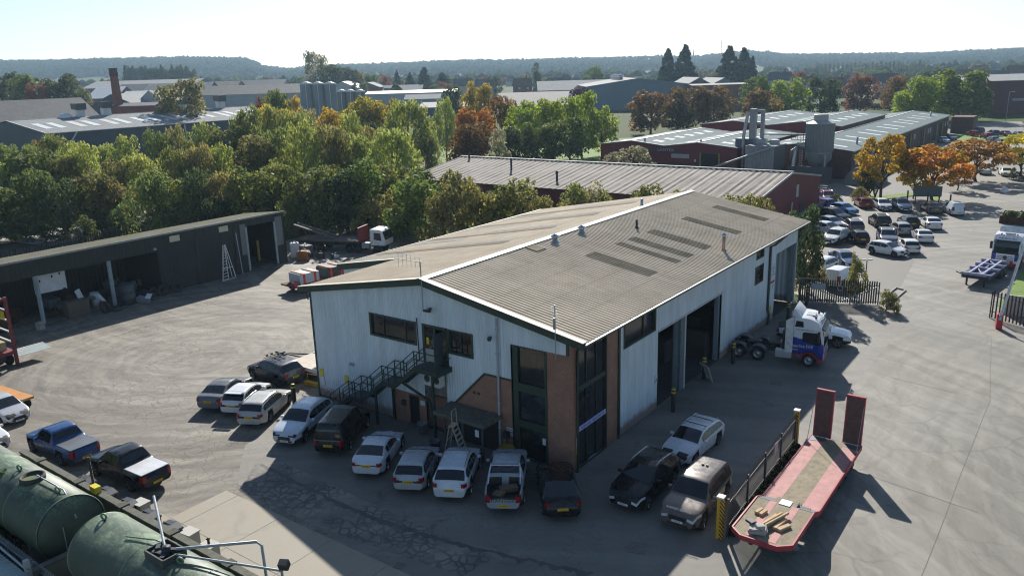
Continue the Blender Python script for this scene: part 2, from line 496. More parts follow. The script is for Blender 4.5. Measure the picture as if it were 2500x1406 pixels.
sheet('grass_lawn', [(6,232),(24,226),(27,210),(22,195),(10,205),(5.5,222)], .03, GRASSM)
sheet('roadside_grass', [(35,45),(38,44),(40,60),(36.5,75)], .02, GRASSM)
sheet('tree_belt_soil', [(-46,-30),(-46,46),(-34,60),(9,58.5),(9,60),(-48,64),(-95,120),(-160,150),(-160,-10),(-90,-40)], .003, SOIL)
# kerbs
mb = MB()
def kerb(pts, w=.14, h=.13):
    for a, b_ in zip(pts[:-1], pts[1:]):
        mb.bar((a[0], a[1], h/2), (b_[0], b_[1], h/2), w, h)
kerb([(27.2,40.6),(27.5,46.4),(26.6,46.8),(26.4,43.4)])
kerb([(20.8,99.4),(21.7,101),(20.4,112.5)])
kerb([(11,98.8),(14.6,99.8),(19.2,107.4),(19.4,110.6)])
kerb([(24.1,226.2),(27.1,210),(22,194.8),(9.9,204.8)])
prop(mb.build('kerb', CONC), kind='structure')
# drains and covers
for (px, py, s_, lab) in ((1873,1378,.5,'square iron gully grate at the edge of the cracked asphalt'), (1557,1337,.85,'square steel manhole cover in the shaded forecourt'), (1895,934,.8,'pale square access cover in front of the workshop door'), (975,1380,.45,'small drain grating at the corner of the concrete apron')):
    if px == 1873: continue
    p = G(px, py)
    mb = MB(); mb.cbox((0,0,.012), (s_,s_,.024)); 
    for k in range(5): mb.cbox((0, -s_*.36+k*s_*.18, .026), (s_*.8,.03,.01), m=1)
    o = mb.build('manhole_cover', [M('cover_iron', (.17,.16,.14), .85, 0, .3, 4), M('cover_ribs', (.13,.125,.11), .85)], loc=(p[0],p[1],.012), rot=(0,0,.35))
    prop(o, lab, 'manhole cover')
# ------------------------------------------------------------------ the workshop
W_, L_ = 20.0, 37.3
ZR, KS = 9.39, (9.39-7.46)/10.86
def roofz(x): return ZR - KS*abs(x-10)
def corr(name, parent, mat, org, ux, x0, x1, zb, zt, holes=(), pitch=.2, amp=.022, out=None, lo=0):
    """vertical ribbed cladding from x0 to x1 along ux at org; zb, zt numbers or functions; holes (xa, xb, za, zb)"""
    ux = Vector(ux); out = Vector(out) if out else ux.cross(Vector((0,0,1)))
    fb = zb if callable(zb) else (lambda x: zb); ft = zt if callable(zt) else (lambda x: zt)
    mb = MB(); org = Vector(org)
    n = max(4, int(round((x1-x0)/(pitch/4))))
    xs = np.linspace(x0, x1, n+1)
    offs = [amp*(1 if (i % 4) in (0, 1) else -1) for i in range(n+1)]
    for i in range(n):
        xm = (xs[i]+xs[i+1])/2
        iv = [(fb(xm), ft(xm))]
        for (xa, xb, za, zc) in holes:
            if xa <= xm <= xb:
                new = []
                for a, b in iv:
                    if zc <= a or za >= b: new.append((a, b)); continue
                    if za > a: new.append((a, za))
                    if zc < b: new.append((zc, b))
                iv = new
        for a, b in iv:
            if b-a < .02: continue
            A = org+ux*xs[i]+out*offs[i]; B = org+ux*xs[i+1]+out*offs[i+1]
            b0 = ft(xs[i]) if abs(b-ft(xm)) < 1e-6 else b
            b1 = ft(xs[i+1]) if abs(b-ft(xm)) < 1e-6 else b
            mb.add([A+Vector((0,0,a)), B+Vector((0,0,a)), B+Vector((0,0,b1)), A+Vector((0,0,b0))], [(0,1,2,3)])
    return mb.build(name, mat, parent)
def clad_mat(name, col, rustc=(.22,.11,.06), low=.35):
    mt, nt, b = newmat(name)
    co = coords(nt)
    st = noise(nt, mapped(nt, co, (4, 4, .1)), 1.6, 5, .7)
    st2 = noise(nt, mapped(nt, co, (1.2, 1.2, .25)), 1.0, 5, .6)
    c = ramp(nt, st2, [(.3, sc(col, .82)), (.7, sc(col, 1.08))])
    c = mixc(nt, math_(nt, 'MULTIPLY', ramp(nt, st, [(.5, (0,0,0)), (.78, (1,1,1))]), .36), c, sc(col, .45))
    z = N(nt, 'SeparateXYZ', ins={0: co}).outputs[2]
    zn = math_(nt, 'ADD', z, math_(nt, 'MULTIPLY', noise(nt, co, 2.5, 5, .7), -.9))
    c = mixc(nt, math_(nt, 'MULTIPLY', ramp(nt, zn, [(0, (1,1,1)), (low, (0,0,0))]), .75), c, rustc)
    nt.links.new(c, b.inputs['Base Color']); b.inputs['Roughness'].default_value = .5
    return mt
CLAD = clad_mat('white_cladding', (.68,.75,.79))
def roof_mat(name, light, dark, moss, across):
    mt, nt, b = newmat(name)
    co = coords(nt)
    n1 = noise(nt, co, .35, 6, .65)
    sc_ = (.18, 5, .18) if across == 'x' else (5, .18, .18)
    st = noise(nt, mapped(nt, co, sc_), 1.0, 5, .7)
    n3 = noise(nt, co, 9, 4, .7)
    f = math_(nt, 'ADD', math_(nt, 'MULTIPLY', n1, .45), math_(nt, 'ADD', math_(nt, 'MULTIPLY', st, .35), math_(nt, 'MULTIPLY', n3, .2)))
    c = ramp(nt, f, [(.36, dark), (.63, light)])
    c = mixc(nt, ramp(nt, noise(nt, mapped(nt, co, loc=(9,4,0)), .5, 6, .75), [(.52, (0,0,0)), (.72, (.6,.6,.6))]), c, moss)
    if name.startswith('weathered'):
        x = N(nt, 'SeparateXYZ', ins={0: co}).outputs[0]
        lf = math_(nt, 'FRACT', math_(nt, 'MULTIPLY', math_(nt, 'ADD', x, 40.0), .46))
        c = mixc(nt, math_(nt, 'MULTIPLY', ramp(nt, lf, [(.0, (1,1,1)), (.035, (.25,.25,.25)), (.12, (0,0,0))]), .45), c, sc(dark, .5))
    nt.links.new(c, b.inputs['Base Color']); b.inputs['Roughness'].default_value = .85; b.inputs['Specular IOR Level'].default_value = .12
    return mt
ROOFM = roof_mat('weathered_roof_sheet', (.62,.53,.405), (.42,.35,.26), (.35,.305,.20), 'x')
ROOFL = M('aged_rooflight', (.235,.205,.15), .95, 0, .3, 1.2, spec=.05)
ROOFL2 = M('pale_rooflight', (.47,.435,.37), .95, 0, .2, 1.2, spec=.05)
def rib_roof(name, parent, mat, xa, za, xb, zb, y0, y1, pitch=.30, amp=.030, axis='y', skip=()):
    """corrugated slope: ribs run from (xa,za) to (xb,zb), repeated along the building"""
    mb = MB()
    q4 = pitch/4; i0 = int(round((y0+1)/q4)); n = int(round((y1-y0)/q4))
    P = []
    for i, y in [(i0+j, (i0+j)*q4-1) for j in range(n+1)]:
        o = amp*math.sin(2*math.pi*i/4+.6)
        P.append([((xa, y, za+o), (xb, y, zb+o)) if axis == 'y' else ((y, xa, za+o), (y, xb, zb+o))][0])
    mb.grid(P, 0, False)
    return mb.build(name, mat, parent)
WS = thing('workshop', 'long white clad workshop with shallow ribbed brown roof and brick corner', 'building')
OG = .22
# front gable cladding (y = 0)
def gz(x): return roofz(x)-.14
HOL = [(5.42,9.30,5.25,6.69),(9.76,11.72,4.35,6.69),(11.72,13.56,5.23,6.67),(16.2,18.46,0,6.57),(6.95,11.42,0,2.05),(9.7,11.42,0,4.15)]
def gb(x):
    if x < 11.4: return .08
    if x < 14.31: return 2.1+(x-11.87)*(4.53-2.1)/(14.31-11.87) if x > 11.6 else 1.9
    if x < 16.2: return 4.53
    if x < 16.6: return .05
    return 6.57
corr('gable_cladding', WS, CLAD, (0,0,0), (1,0,0), .1, 19.72, gb, gz, HOL)
BRICK = brick_mat('red_brick', (.42,.17,.095), (.33,.13,.08), (.30,.25,.2))
mb = MB()
mb.prism([(11.42,0),(16.2,0),(16.2,4.5),(14.32,4.5),(11.88,2.08),(11.42,2.08)], 'y', .0, .2)
mb.box(18.46,0,0,19.99,.3,6.56); mb.box(19.72,.01,6.56,19.97,.3,7.42)
mb.box(6.97,.02,0,8.27,.2,2.04); mb.box(9.12,.02,0,9.7,.2,2.04); mb.box(8.27,.02,1.9,9.12,.2,2.04)
mb.box(9.7,.5,0,11.42,.65,2.0)
mb.box(19.7,.31,0,19.995,.58,7.3); mb.box(19.7,3.6,0,19.99,4.92,7.3)
mb.split('brick_panel', BRICK, WS)
mb = MB(); mb.box(9.7,.66,2.0,11.42,.7,4.2); mb.box(9.66,.05,0,9.70,.7,4.2); mb.box(11.42,.05,2.1,11.46,.7,4.2)
mb.split('recess_lining', M('grubby_board', (.27,.26,.23), .85, 0, .35, 2, dirt=(.05,.05,.045)), WS)
# side wall (x = 20)
SH = [(5.55,9.6,5.3,6.95),(10.02,20.25,0,5.13),(26.9,28.7,4.05,5.48),(26.95,28.65,6.05,6.75),(31.85,37.12,0,5.57)]
corr('side_cladding', WS, CLAD, (20,0,0), (0,1,0), 5.1, 37.3, .06, 7.45, SH)
corr('rear_cladding', WS, CLAD, (20,37.3,0), (-1,0,0), 0, 20, .05, lambda x: roofz(20-x)-.14, pitch=.4)
corr('rear_cladding', WS, CLAD, (0,37.3,0), (0,-1,0), 0, 37.3, .05, 7.45, pitch=.4)
# roof
r0, r1 = -OG, L_+OG
xe0, ze0 = 10-10.86, 7.46
rib_roof('roof_slope', WS, ROOFM, 10, ZR, 20.86, 7.46, r0, r1)
mb = MB()
rib_roof('roof_slope', WS, ROOFM, 10, ZR, -.86, 7.46, r0, 8.75)
xo = -7.13; zo = ZR-KS*(10-xo)
rib_roof('roof_slope', WS, ROOFM, 10, ZR, xo, zo, 8.75, r1)
# lower extension on the yard side
mb = MB()
mb.box(xo+.35,8.95,0,xo+.45,37.2,zo-.05)
mb.prism([(xo+.45,0),(0,0),(0,roofz(0)-.16),(xo+.45,zo-.1)], 'y', 8.95, 9.05)
mb.build('extension_wall', CLAD, WS)
mb = MB()
mb.prism([(xo,zo-.42),(-.86,roofz(-.86)-.42),(-.86,roofz(-.86)+.06),(xo,zo+.06)], 'y', 8.66, 8.74)
mb.box(xo-.08,8.66,zo-.3,xo,r1,zo+.03)
# main verge fascia, both slopes, and eaves gutters
for sx in (-1, 1):
    xa, xb = 10, 10+sx*10.9
    q = [(xa,ZR-.34),(xb,roofz(xb)-.34),(xb,roofz(xb)+.0),(xa,ZR+.0)]
    mb.prism(q if sx > 0 else q[::-1], 'y', -OG-.06, -OG)
    q2 = [(xa,ZR-.34),(xb,roofz(xb)-.34),(xb,roofz(xb)+.0),(xa,ZR+.0)]
    mb.prism(q2 if sx > 0 else q2[::-1], 'y', r1, r1+.06)
mb.prism([(10,ZR-.34),(-.86,7.46-.34),(-.86,7.46-.30),(10,ZR-.30)], 'y', -OG, 0.0)
mb.prism([(10,ZR-.34),(20.86,7.46-.34),(20.86,7.46-.30),(10,ZR-.30)], 'y', -OG, 0.0)
mb.split('verge_fascia', GREENP, WS)
mb = MB()
for sx in (-1, 1):
    q = [(10,ZR+.075),(10+sx*10.88,7.46+.075),(10+sx*10.88,7.46+.045),(10,ZR+.045)]
    mb.prism(q, 'y', -OG-.08, -OG+.3)
mb.prism([(xo,zo+.075),(-.86,roofz(-.86)+.075),(-.86,roofz(-.86)+.05),(xo,zo+.05)], 'y', 8.64, 8.95)
mb.split('verge_trim', M('cream_trim', (.50,.47,.36), .6, dirt=(.3,.27,.2)), WS)
mb = MB()
for (a, b) in ((10, 10.28), (10, 9.72)):
    mb.add([(a,r0-.06,ZR+.10),(b,r0-.06,ZR+.03),(b,r1,ZR+.03),(a,r1,ZR+.10)], [(0,1,2,3)])
mb.build('ridge_cap', M('ridge_white', (.62,.61,.57), .5), WS)
mb = MB()
for x in (20.86, -.94):
    y1 = r1 if x > 0 else 8.6
    mb.prism([(x,7.31),(x+.14,7.31),(x+.16,7.44),(x+.02,7.44)], 'y', r0, y1)
for k in range(13):
    y = 5.4+k*2.65
    mb.prism([(20.04,7.0),(20.04,7.3),(20.84,7.3)], 'y', y, y+.07)
mb.split('gutter', M('gutter_metal', (.10,.11,.10), .5, .3), WS)
# rooflights, right slope
for (ya, yb) in ((11.9,13.2),(15.95,16.9),(17.9,18.95),(20.8,22.1),(27.0,28.3),(33.3,34.6)):
    rib_roof('rooflight', WS, ROOFL, 13.65, ZR-KS*3.65+.012, 18.35, ZR-KS*8.35+.012, ya, yb)
for k, (ya, yb) in enumerate(((10.0,11.6),(13.4,14.8),(16.5,18.2),(19.8,21.4),(23.2,24.6),(26.6,28.2),(30.0,31.4),(33.4,35.0))):
    xa, xb = (-6.9, -1.5) if k % 2 == 0 else (-1.0, 6.3)
    rib_roof('rooflight', WS, ROOFL2, xb, roofz(xb)+.012, xa, roofz(xa)+.012, ya, yb)
for k, (ya, yb) in enumerate(((12.2,13.2),(18.6,19.5),(25.0,26.2),(31.8,33.0))):
    rib_roof('rooflight', WS, M('brown_rooflight', (.33,.28,.205), .95, 0, .2, 1.2, spec=.05), 6.6, roofz(6.6)+.016, -6.5, roofz(-6.5)+.016, ya, yb)
p = MB(); p.cbox((10.85, 10.3, roofz(10.85)+.05), (.9,1.1,.05), ry=math.atan(KS)); p.build('roof_patch', ROOFL, WS)
# floor slab and interior
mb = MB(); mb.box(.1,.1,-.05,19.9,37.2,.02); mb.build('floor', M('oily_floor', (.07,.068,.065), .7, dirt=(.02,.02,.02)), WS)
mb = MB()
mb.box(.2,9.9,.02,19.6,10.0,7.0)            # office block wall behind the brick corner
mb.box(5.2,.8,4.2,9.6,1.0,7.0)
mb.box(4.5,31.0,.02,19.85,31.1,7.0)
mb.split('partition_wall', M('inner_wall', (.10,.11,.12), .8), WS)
mb = MB()
for y in (10.15, 13.35, 13.9, 20.1, 26.5, 31.9, 37.0):
    w = .22
    mb.box(19.55,y-w/2,0,19.85,y+w/2,7.2)
mb.split('steel_frame', M('frame_paint', (.20,.25,.28), .6), WS)
mb = MB(); mb.box(19.9,13.3,0,20.02,13.98,5.1); mb.box(19.4,13.4,0,19.9,13.55,5.1)
mb.split('door_post', M('post_paint', (.13,.165,.18), .5, dirt=(.1,.1,.1)), WS)
mb = MB(); mb.box(20.02,13.9,0,20.06,14.05,5.1); mb.box(20.0,36.98,0,20.1,37.14,5.6); mb.box(19.98,10.0,5.05,20.07,20.3,5.13)
mb.split('door_edge_trim', M('pale_trim', (.5,.52,.52), .5), WS)
mb = MB(); mb.cbox((18.3,20.2,1.0),(1.6,.9,2.0)); mb.cbox((16,18,.8),(2,1.2,1.6)); mb.cbox((17,24,1.1),(1.0,3,2.2))
mb.split('workbench', M('dark_bench', (.05,.045,.045), .7), WS, bevel=.03)
# windows: frame proud of the cladding, pane, glazing bars
def window(parent, axis, pos, a0, a1, z0, z1, bars=(), hb=(), fw=.13, mat=None, frame='window', depth=.1, glass=None, out=-1):
    mb = MB()
    def bx(u0, v0, u1, v1, d0, d1, m=0):
        if axis == 'y': mb.box(u0, min(pos+out*d0,pos+out*d1), v0, u1, max(pos+out*d0,pos+out*d1), v1, m)
        else: mb.box(min(pos+out*d0,pos+out*d1), u0, v0, max(pos+out*d0,pos+out*d1), u1, v1, m)
    bx(a0-.02, z0-.02, a0+fw, z1, -.15, .05); bx(a1-fw, z0-.02, a1+.02, z1, -.15, .05)
    bx(a0+fw, z0-.02, a1-fw, z0+fw*.8, -.15, .06); bx(a0+fw, z1-fw*.6, a1-fw, z1, -.15, .045)
    for b in bars: bx(b-.035, z0+fw*.8, b+.035, z1-fw*.6, -.12, -.02)
    for h in hb: bx(a0+fw, h-.04, a1-fw, h+.04, -.12, -.015)
    o = mb.build(frame, mat or GREENP, parent)
    mb = MB(); bx(a0+fw, z0+fw*.8, a1-fw, z1-fw*.6, -.10, -.085)
    mb.build('pane', glass or GLASS2, o)
    return o
window(WS, 'y', 0, 5.42, 9.30, 5.25, 6.69, (6.55, 8.35))
window(WS, 'y', 0, 11.72, 13.56, 5.23, 6.67, (12.65,))
w = window(WS, 'y', 0, 16.2, 18.46, .05, 6.57, (), (), .1)
mb = MB(); mb.box(16.2,-.05,.05,16.62,.05,6.5); mb.box(16.62,-.03,3.97,18.36,.05,4.46); mb.box(16.62,-.03,1.88,18.36,.05,2.3)
mb.split('spandrel', GREENP, w)
w = window(WS, 'x', 20, .58, 3.6, .05, 7.25, (1.55, 2.6), (), .06, M('dark_mullion', (.03,.035,.033), .4), out=1)
mb = MB(); mb.box(19.93,.64,4.42,20.0,3.55,4.68); mb.build('spandrel', GREENP, w)
mb = MB(); mb.box(19.97,.62,2.14,20.02,3.57,2.41)
bn = mb.build('fascia_sign', M('blue_banner', (.42,.46,.72), .5, 0, .15, 3), w)
text('MAURICE HILL TRANSPORT LTD', .2, M('banner_ink', (.05,.06,.3), .6), bn, (20.03,2.1,2.275), (0,1,0), (0,0,1), sx=.86)
mb = MB(); mb.box(20.0,1.6,.05,20.03,2.5,.22); mb.build('kick_plate', CHROME, w)
window(WS, 'x', 20, 5.55, 9.6, 5.3, 6.95, (8.1,), (), .12, out=1)
window(WS, 'x', 20, 26.9, 28.7, 4.05, 5.48, (), (), .1, out=1)
window(WS, 'x', 20, 26.95, 28.65, 6.05, 6.75, (), (), .1, out=1)
# upper door with glazed side panel and lower office door
d = MB(); d.box(9.76,-.04,4.35,9.95,.1,6.69); d.box(10.62,-.04,4.35,10.78,.1,6.55); d.box(11.6,-.04,4.35,11.74,.1,6.6); d.box(9.95,-.05,6.55,11.6,.1,6.69)
df = d.build('door_frame', GREENP, WS)
mb = MB(); mb.box(9.95,.0,5.2,10.62,.02,6.55); mb.box(10.78,.22,4.35,11.6,.24,6.55); mb.build('pane', GLASS2, df)
mb = MB(); mb.box(9.95,-.02,4.35,10.62,.03,5.2); mb.build('door_panel', M('white_door', (.45,.47,.45), .5), df)
mb = MB(); mb.cbox((11.25,-.35,5.4),(.05,.75,2.05)); mb.build('open_door', M('door_slate', (.07,.085,.09), .4), WS)
mb = MB(); mb.box(8.27,.12,0,9.12,.16,1.9); mb.build('office_door', M('door_black', (.015,.017,.018), .4), WS)
# corner and edge trims
mb = MB(); mb.box(-.06,-.05,0,.1,.1,7.3); mb.box(19.72,-.05,6.58,19.86,.0,7.3); mb.box(19.97,4.92,0,20.07,5.12,7.3)
mb.prism([(11.4,2.0),(11.9,2.0),(14.33,4.44),(16.2,4.44),(16.2,4.54),(14.28,4.54),(11.84,2.1),(11.4,2.1)], 'y', -.06, 0)
mb.split('edge_trim', GREENP, WS)
# downpipes
DP = M('grey_pipe', (.36,.39,.42), .5)
mb = MB(); mb.tube([(15.35,-.1,7.9),(15.35,-.12,4.9),(15.32,-.14,.1)], .065, 10)
for z in (7.3,5.9,4.6,3.0,1.5): mb.cbox((15.34,-.11,z),(.2,.12,.07))
mb.build('downpipe', DP, WS)
mb = MB(); mb.tube([(20.9,.0,7.35),(20.5,.3,7.0),(20.09,.42,6.8),(20.09,.44,.1)], .06, 8); mb.build('downpipe', GREENP, WS)
mb = MB(); mb.tube([(20.85,31.6,7.3),(20.4,30.2,6.7),(20.12,29.95,6.55),(20.12,30.0,1.3),(20.2,30.1,.9),(20.2,30.1,.05)], .1, 8); mb.build('downpipe', M('dark_pipe', (.05,.06,.06), .5), WS)
mb = MB(); mb.tube([(-.3,-.15,7.2),(-.12,-.1,6.7)], .05, 8); mb.build('downpipe', GREENP, WS)
# signs fixed to the walls
YEL = M('yellow_sign', (.62,.5,.02), .5)
SGW = M('white_sign', (.6,.63,.66), .5, 0, .06)
def sign(parent, axis, pos, a, z, w, h, mat, txt=(), ink=None, name='sign', out=-1):
    mb = MB()
    if axis == 'y': mb.box(a-w/2, pos-.05, z-h/2, a+w/2, pos-.03, z+h/2)
    else: mb.box(pos+.03, a-w/2, z-h/2, pos+.05, a+w/2, z+h/2)
    o = mb.build(name, mat, parent)
    for (s, size, dz) in txt:
        if axis == 'y': text(s, size, ink or INK, o, (a, pos-.055, z+dz), (1,0,0), (0,0,1))
        else: text(s, size, ink or INK, o, (pos+.055, a, z+dz), (0,1,0), (0,0,1))
    return o
sign(WS, 'y', 0, .42, 1.75, .34, .5, YEL); sign(WS, 'y', 0, .45, 1.15, .42, .6, SGW)
sign(WS, 'y', 0, 2.85, 1.72, .35, .55, YEL)
sign(WS, 'y', 0, 16.0, 1.55, .5, .22, SGW, (('VISITORS', .1, 0),)); sign(WS, 'y', 0, 16.05, 1.28, .5, .2, SGW, (('PARKING', .1, 0),))
sign(WS, 'y', .02, 9.45, 1.6, .36, .3, SGW)
sign(WS, 'y', 0, 10.2, 5.7, .2, .4, YEL, name='sticker'); sign(WS, 'y', 0, 10.95, 7.1, .35, .14, SGW, name='door_light')
sign(WS, 'y', 0, 18.28, 1.4, .24, .38, SGW)
sign(WS, 'x', 20, .45, 1.65, .2, .55, SGW); sign(WS, 'x', 20, .45, 1.15, .16, .4, YEL)
sign(WS, 'x', 20, 9.75, 2.05, .35, .6, SGW, (('A', .35, -.05),))
s1 = sign(WS, 'x', 20, 31.1, 4.2, .95, 1.3, SGW, (('MAURICE', .2, .35), ('HILL', .22, .08), ('TRANSPORT', .15, -.2)), M('sign_blue', (.1,.2,.5), .5))
sign(WS, 'x', 20, 31.1, 3.38, .95, .16, M('red_sign', (.5,.04,.06), .5)); sign(WS, 'x', 20, 31.1, 2.95, .7, .55, SGW, (('T', .4, 0),))
sign(WS, 'x', 20, 30.9, 1.1, .45, .5, YEL)
# small fittings: security cameras, lights, vents
for (x, z) in ((10.72,7.75),(15.0,6.78)):
    mb = MB(); mb.tube([(x-.35,-.05,z-.12),(x-.2,-.3,z-.1),(x,-.3,z)], .03, 6); mb.cbox((x+.05,-.38,z),(.18,.4,.16), .5)
    mb.build('security_camera', DKSTEEL, WS, bevel=.02)
mb = MB(); mb.cbox((10.45,-.25,7.6),(.5,.16,.12)); mb.build('floodlight', DKSTEEL, WS, bevel=.02)
mb = MB(); mb.cbox((3.5,-.1,2.92),(.36,.14,.16)); mb.build('vent_grille', STEEL, WS, bevel=.02)
mb = MB(); mb.cbox((7.9,-.05,1.3),(.3,.16,.36)); mb.build('meter_box', DKSTEEL, WS, bevel=.02)
for x in (13.4, 13.72): 
    mb = MB(); mb.box(x,-.015,3.1,x+.2,0,3.26); mb.build('air_brick', M('dark_airbrick', (.06,.04,.03), .9), WS)
# air conditioners under the landing
for (x, w) in ((10.65,.55),(11.35,.5)):
    mb = MB(); mb.cbox((x,-.55,3.68),(w,.45,.85))
    a = mb.build('air_conditioner', M('ac_case', (.55,.56,.53), .5), WS, bevel=.02)
    mb = MB(); mb.lathe([(0,.0),(.2,.0),(.22,.02)], 20, M=Matrix.Translation((x,-.785,3.7)) @ Matrix.Rotation(R(90),4,'X')); mb.build('fan_grille', DKSTEEL, a)
# roof vents and flues standing on the roof
def flue(x, y, h, r, mat, cap, label, tilt=0):
    z = roofz(x)-.1
    mb = MB(); mb.lathe([(r,0),(r,h),(0,h)], 14); 
    if cap: mb.lathe([(r*1.9,h+.04),(r*1.9,h+.1),(.0,h+.26)], 14, 1)
    mb.lathe([(r*2.2,.05),(r*1.1,.22)], 14)
    o = mb.build('roof_flue', [mat, CHROME], WS, loc=(x,y,z)); o['label'] = label
flue(12.66,21.2,.75,.09,DKSTEEL,False,'thin black flue')
flue(19.27,22.0,1.15,.12,M('rusty_flue', (.42,.28,.2), .6, .2, .3),True,'rusty flue with white cowl')
flue(10.76,12.75,.4,.17,STEEL,True,'squat galvanised vent')
flue(10.75,16.31,.4,.17,STEEL,True,'squat galvanised vent')
flue(9.45,28.3,.75,.12,STEEL,False,'plain grey vent pipe')
# aerials fixed on the gable
mb = MB(); mb.tube([(10.2,-.3,7.55),(10.2,-.3,10.5)], .035, 6); mb.tube([(8.4,-.3,10.45),(10.4,-.3,10.45)], .02, 5)
for k in range(6): mb.tube([(8.5+k*.33,-.3,10.0+.03*k),(8.5+k*.33,-.3,10.9-.03*k)], .012, 4)
mb.build('aerial', STEEL, WS)
mb = MB(); mb.tube([(19.24,-.3,6.4),(19.24,-.3,9.3)], .03, 6)
for k in range(5): mb.tube([(19.0,-.3,8.5+k*.16),(19.48,-.3,8.5+k*.16)], .012, 4)
mb.cbox((19.2,-.3,8.3),(.1,.1,.6)); mb.build('aerial', STEEL, WS)
mb = MB(); mb.tube([(9.55,-.15,4.4),(9.5,-.15,7.0)], .04, 6); mb.build('flag_pole', DKSTEEL, WS)

# ------------------------------------------------------------------ outside staircase
ST = thing('staircase', 'dark green steel fire escape staircase climbing the white gable', 'staircase')
STM = M('stair_green', (.018,.045,.036), .5, .1, dirt=(.05,.055,.045))
TRD = M('stair_tread', (.10,.10,.095), .7, .3)
NODE = [(2.6,.05),(4.45,1.38),(5.5,1.38),(7.5,3.0),(8.5,3.0),(10.2,4.42),(11.9,4.42)]
for yy in (-1.3, -.22):
    mb = MB()
    for (a, b) in zip(NODE[:-1], NODE[1:]):
        q = [(a[0],a[1]-.24),(b[0],b[1]-.24),(b[0],b[1]+.03),(a[0],a[1]+.03)]
        mb.prism(q, 'y', yy-.03, yy+.03)
    mb.build('stringer', STM, ST)
mb = MB()
for (a, b) in zip(NODE[:-1], NODE[1:]):
    if b[1] > a[1]+.1:
        n = int((b[1]-a[1])/.2)
        for k in range(n):
            x = a[0]+(b[0]-a[0])*(k+.5)/n; z = a[1]+(b[1]-a[1])*(k+.8)/n
            mb.box(x-.13,-1.27,z-.03,x+.13,-.25,z)
    else: mb.box(a[0],-1.27,a[1]-.04,b[0],-.25,b[1])
mb.build('tread', TRD, ST)
mb = MB(); mb.box(11.9,-1.3,4.14,11.96,-.05,4.45); mb.box(10.2,-.2,4.36,11.9,-.02,4.42); mb.build('landing_edge', STM, ST)
for yy in (-1.3, -.22):
    mb = MB()
    pts = [(x, z) for x, z in NODE]
    for hgt in (.55, 1.02):
        for (a, b) in zip(pts[:-1], pts[1:]):
            if yy > -1 and a[0] > 9: continue
            mb.bar((a[0],yy,a[1]+hgt),(b[0],yy,b[1]+hgt),.045)
    for (a, b) in zip(pts[:-1], pts[1:]):
        if yy > -1 and a[0] > 9: continue
        for t in (0, .5):
            x = a[0]+(b[0]-a[0])*t; z = a[1]+(b[1]-a[1])*t
            mb.bar((x,yy,z-.1),(x,yy,z+1.02),.05)
    if yy < -1:
        for hgt in (.55,1.02): mb.bar((11.9,yy,4.42+hgt),(11.9,-.1,4.42+hgt),.045)
        mb.bar((11.9,yy,4.3),(11.9,yy,5.44),.05)
    mb.build('handrail', STM, ST)
for (x, y, z1) in ((6.7,-1.2,2.2),(11.45,-1.2,4.2),(7.1,-.12,2.6)):
    mb = MB(); mb.cbox((x,y,z1/2),(.13,.13,z1)); mb.build('post', STM, ST)
mb = MB(); mb.bar((8.9,-1.2,3.3),(10.6,-.6,2.2),.12); mb.bar((10.6,-.6,2.2),(11.4,-1.2,1.5),.12); mb.build('brace', STM, ST)
# porch canopy
CN = thing('canopy', 'flat mossy porch canopy with grey posts against the brick wall', 'canopy')
mb = MB(); mb.prism([(11.85,-1.75),(15.5,-1.75),(15.5,-.02),(11.75,-.02)], 'z', 2.1, 2.28)
mb.build('roof', M('mossy_felt', (.10,.10,.085), .9, 0, .4, 1.5, dirt=(.19,.17,.09)), CN)
for x in (12.6,13.9,15.3): 
    mb = MB(); mb.cbox((x,-1.65,1.05),(.09,.09,2.1)); mb.build('post', M('post_dark', (.06,.07,.075), .6), CN)
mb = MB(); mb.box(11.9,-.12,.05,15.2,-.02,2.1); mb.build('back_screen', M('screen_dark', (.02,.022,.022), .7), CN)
mb = MB(); mb.box(14.9,-1.79,1.55,15.15,-1.76,1.95); mb.build('notice', SGW, CN)
mb = MB(); mb.bar((12.6,-1.6,.9),(13.9,-1.6,.9),.05); mb.bar((13.9,-1.6,.5),(15.3,-1.6,.5),.05); mb.build('rail', DKSTEEL, CN)
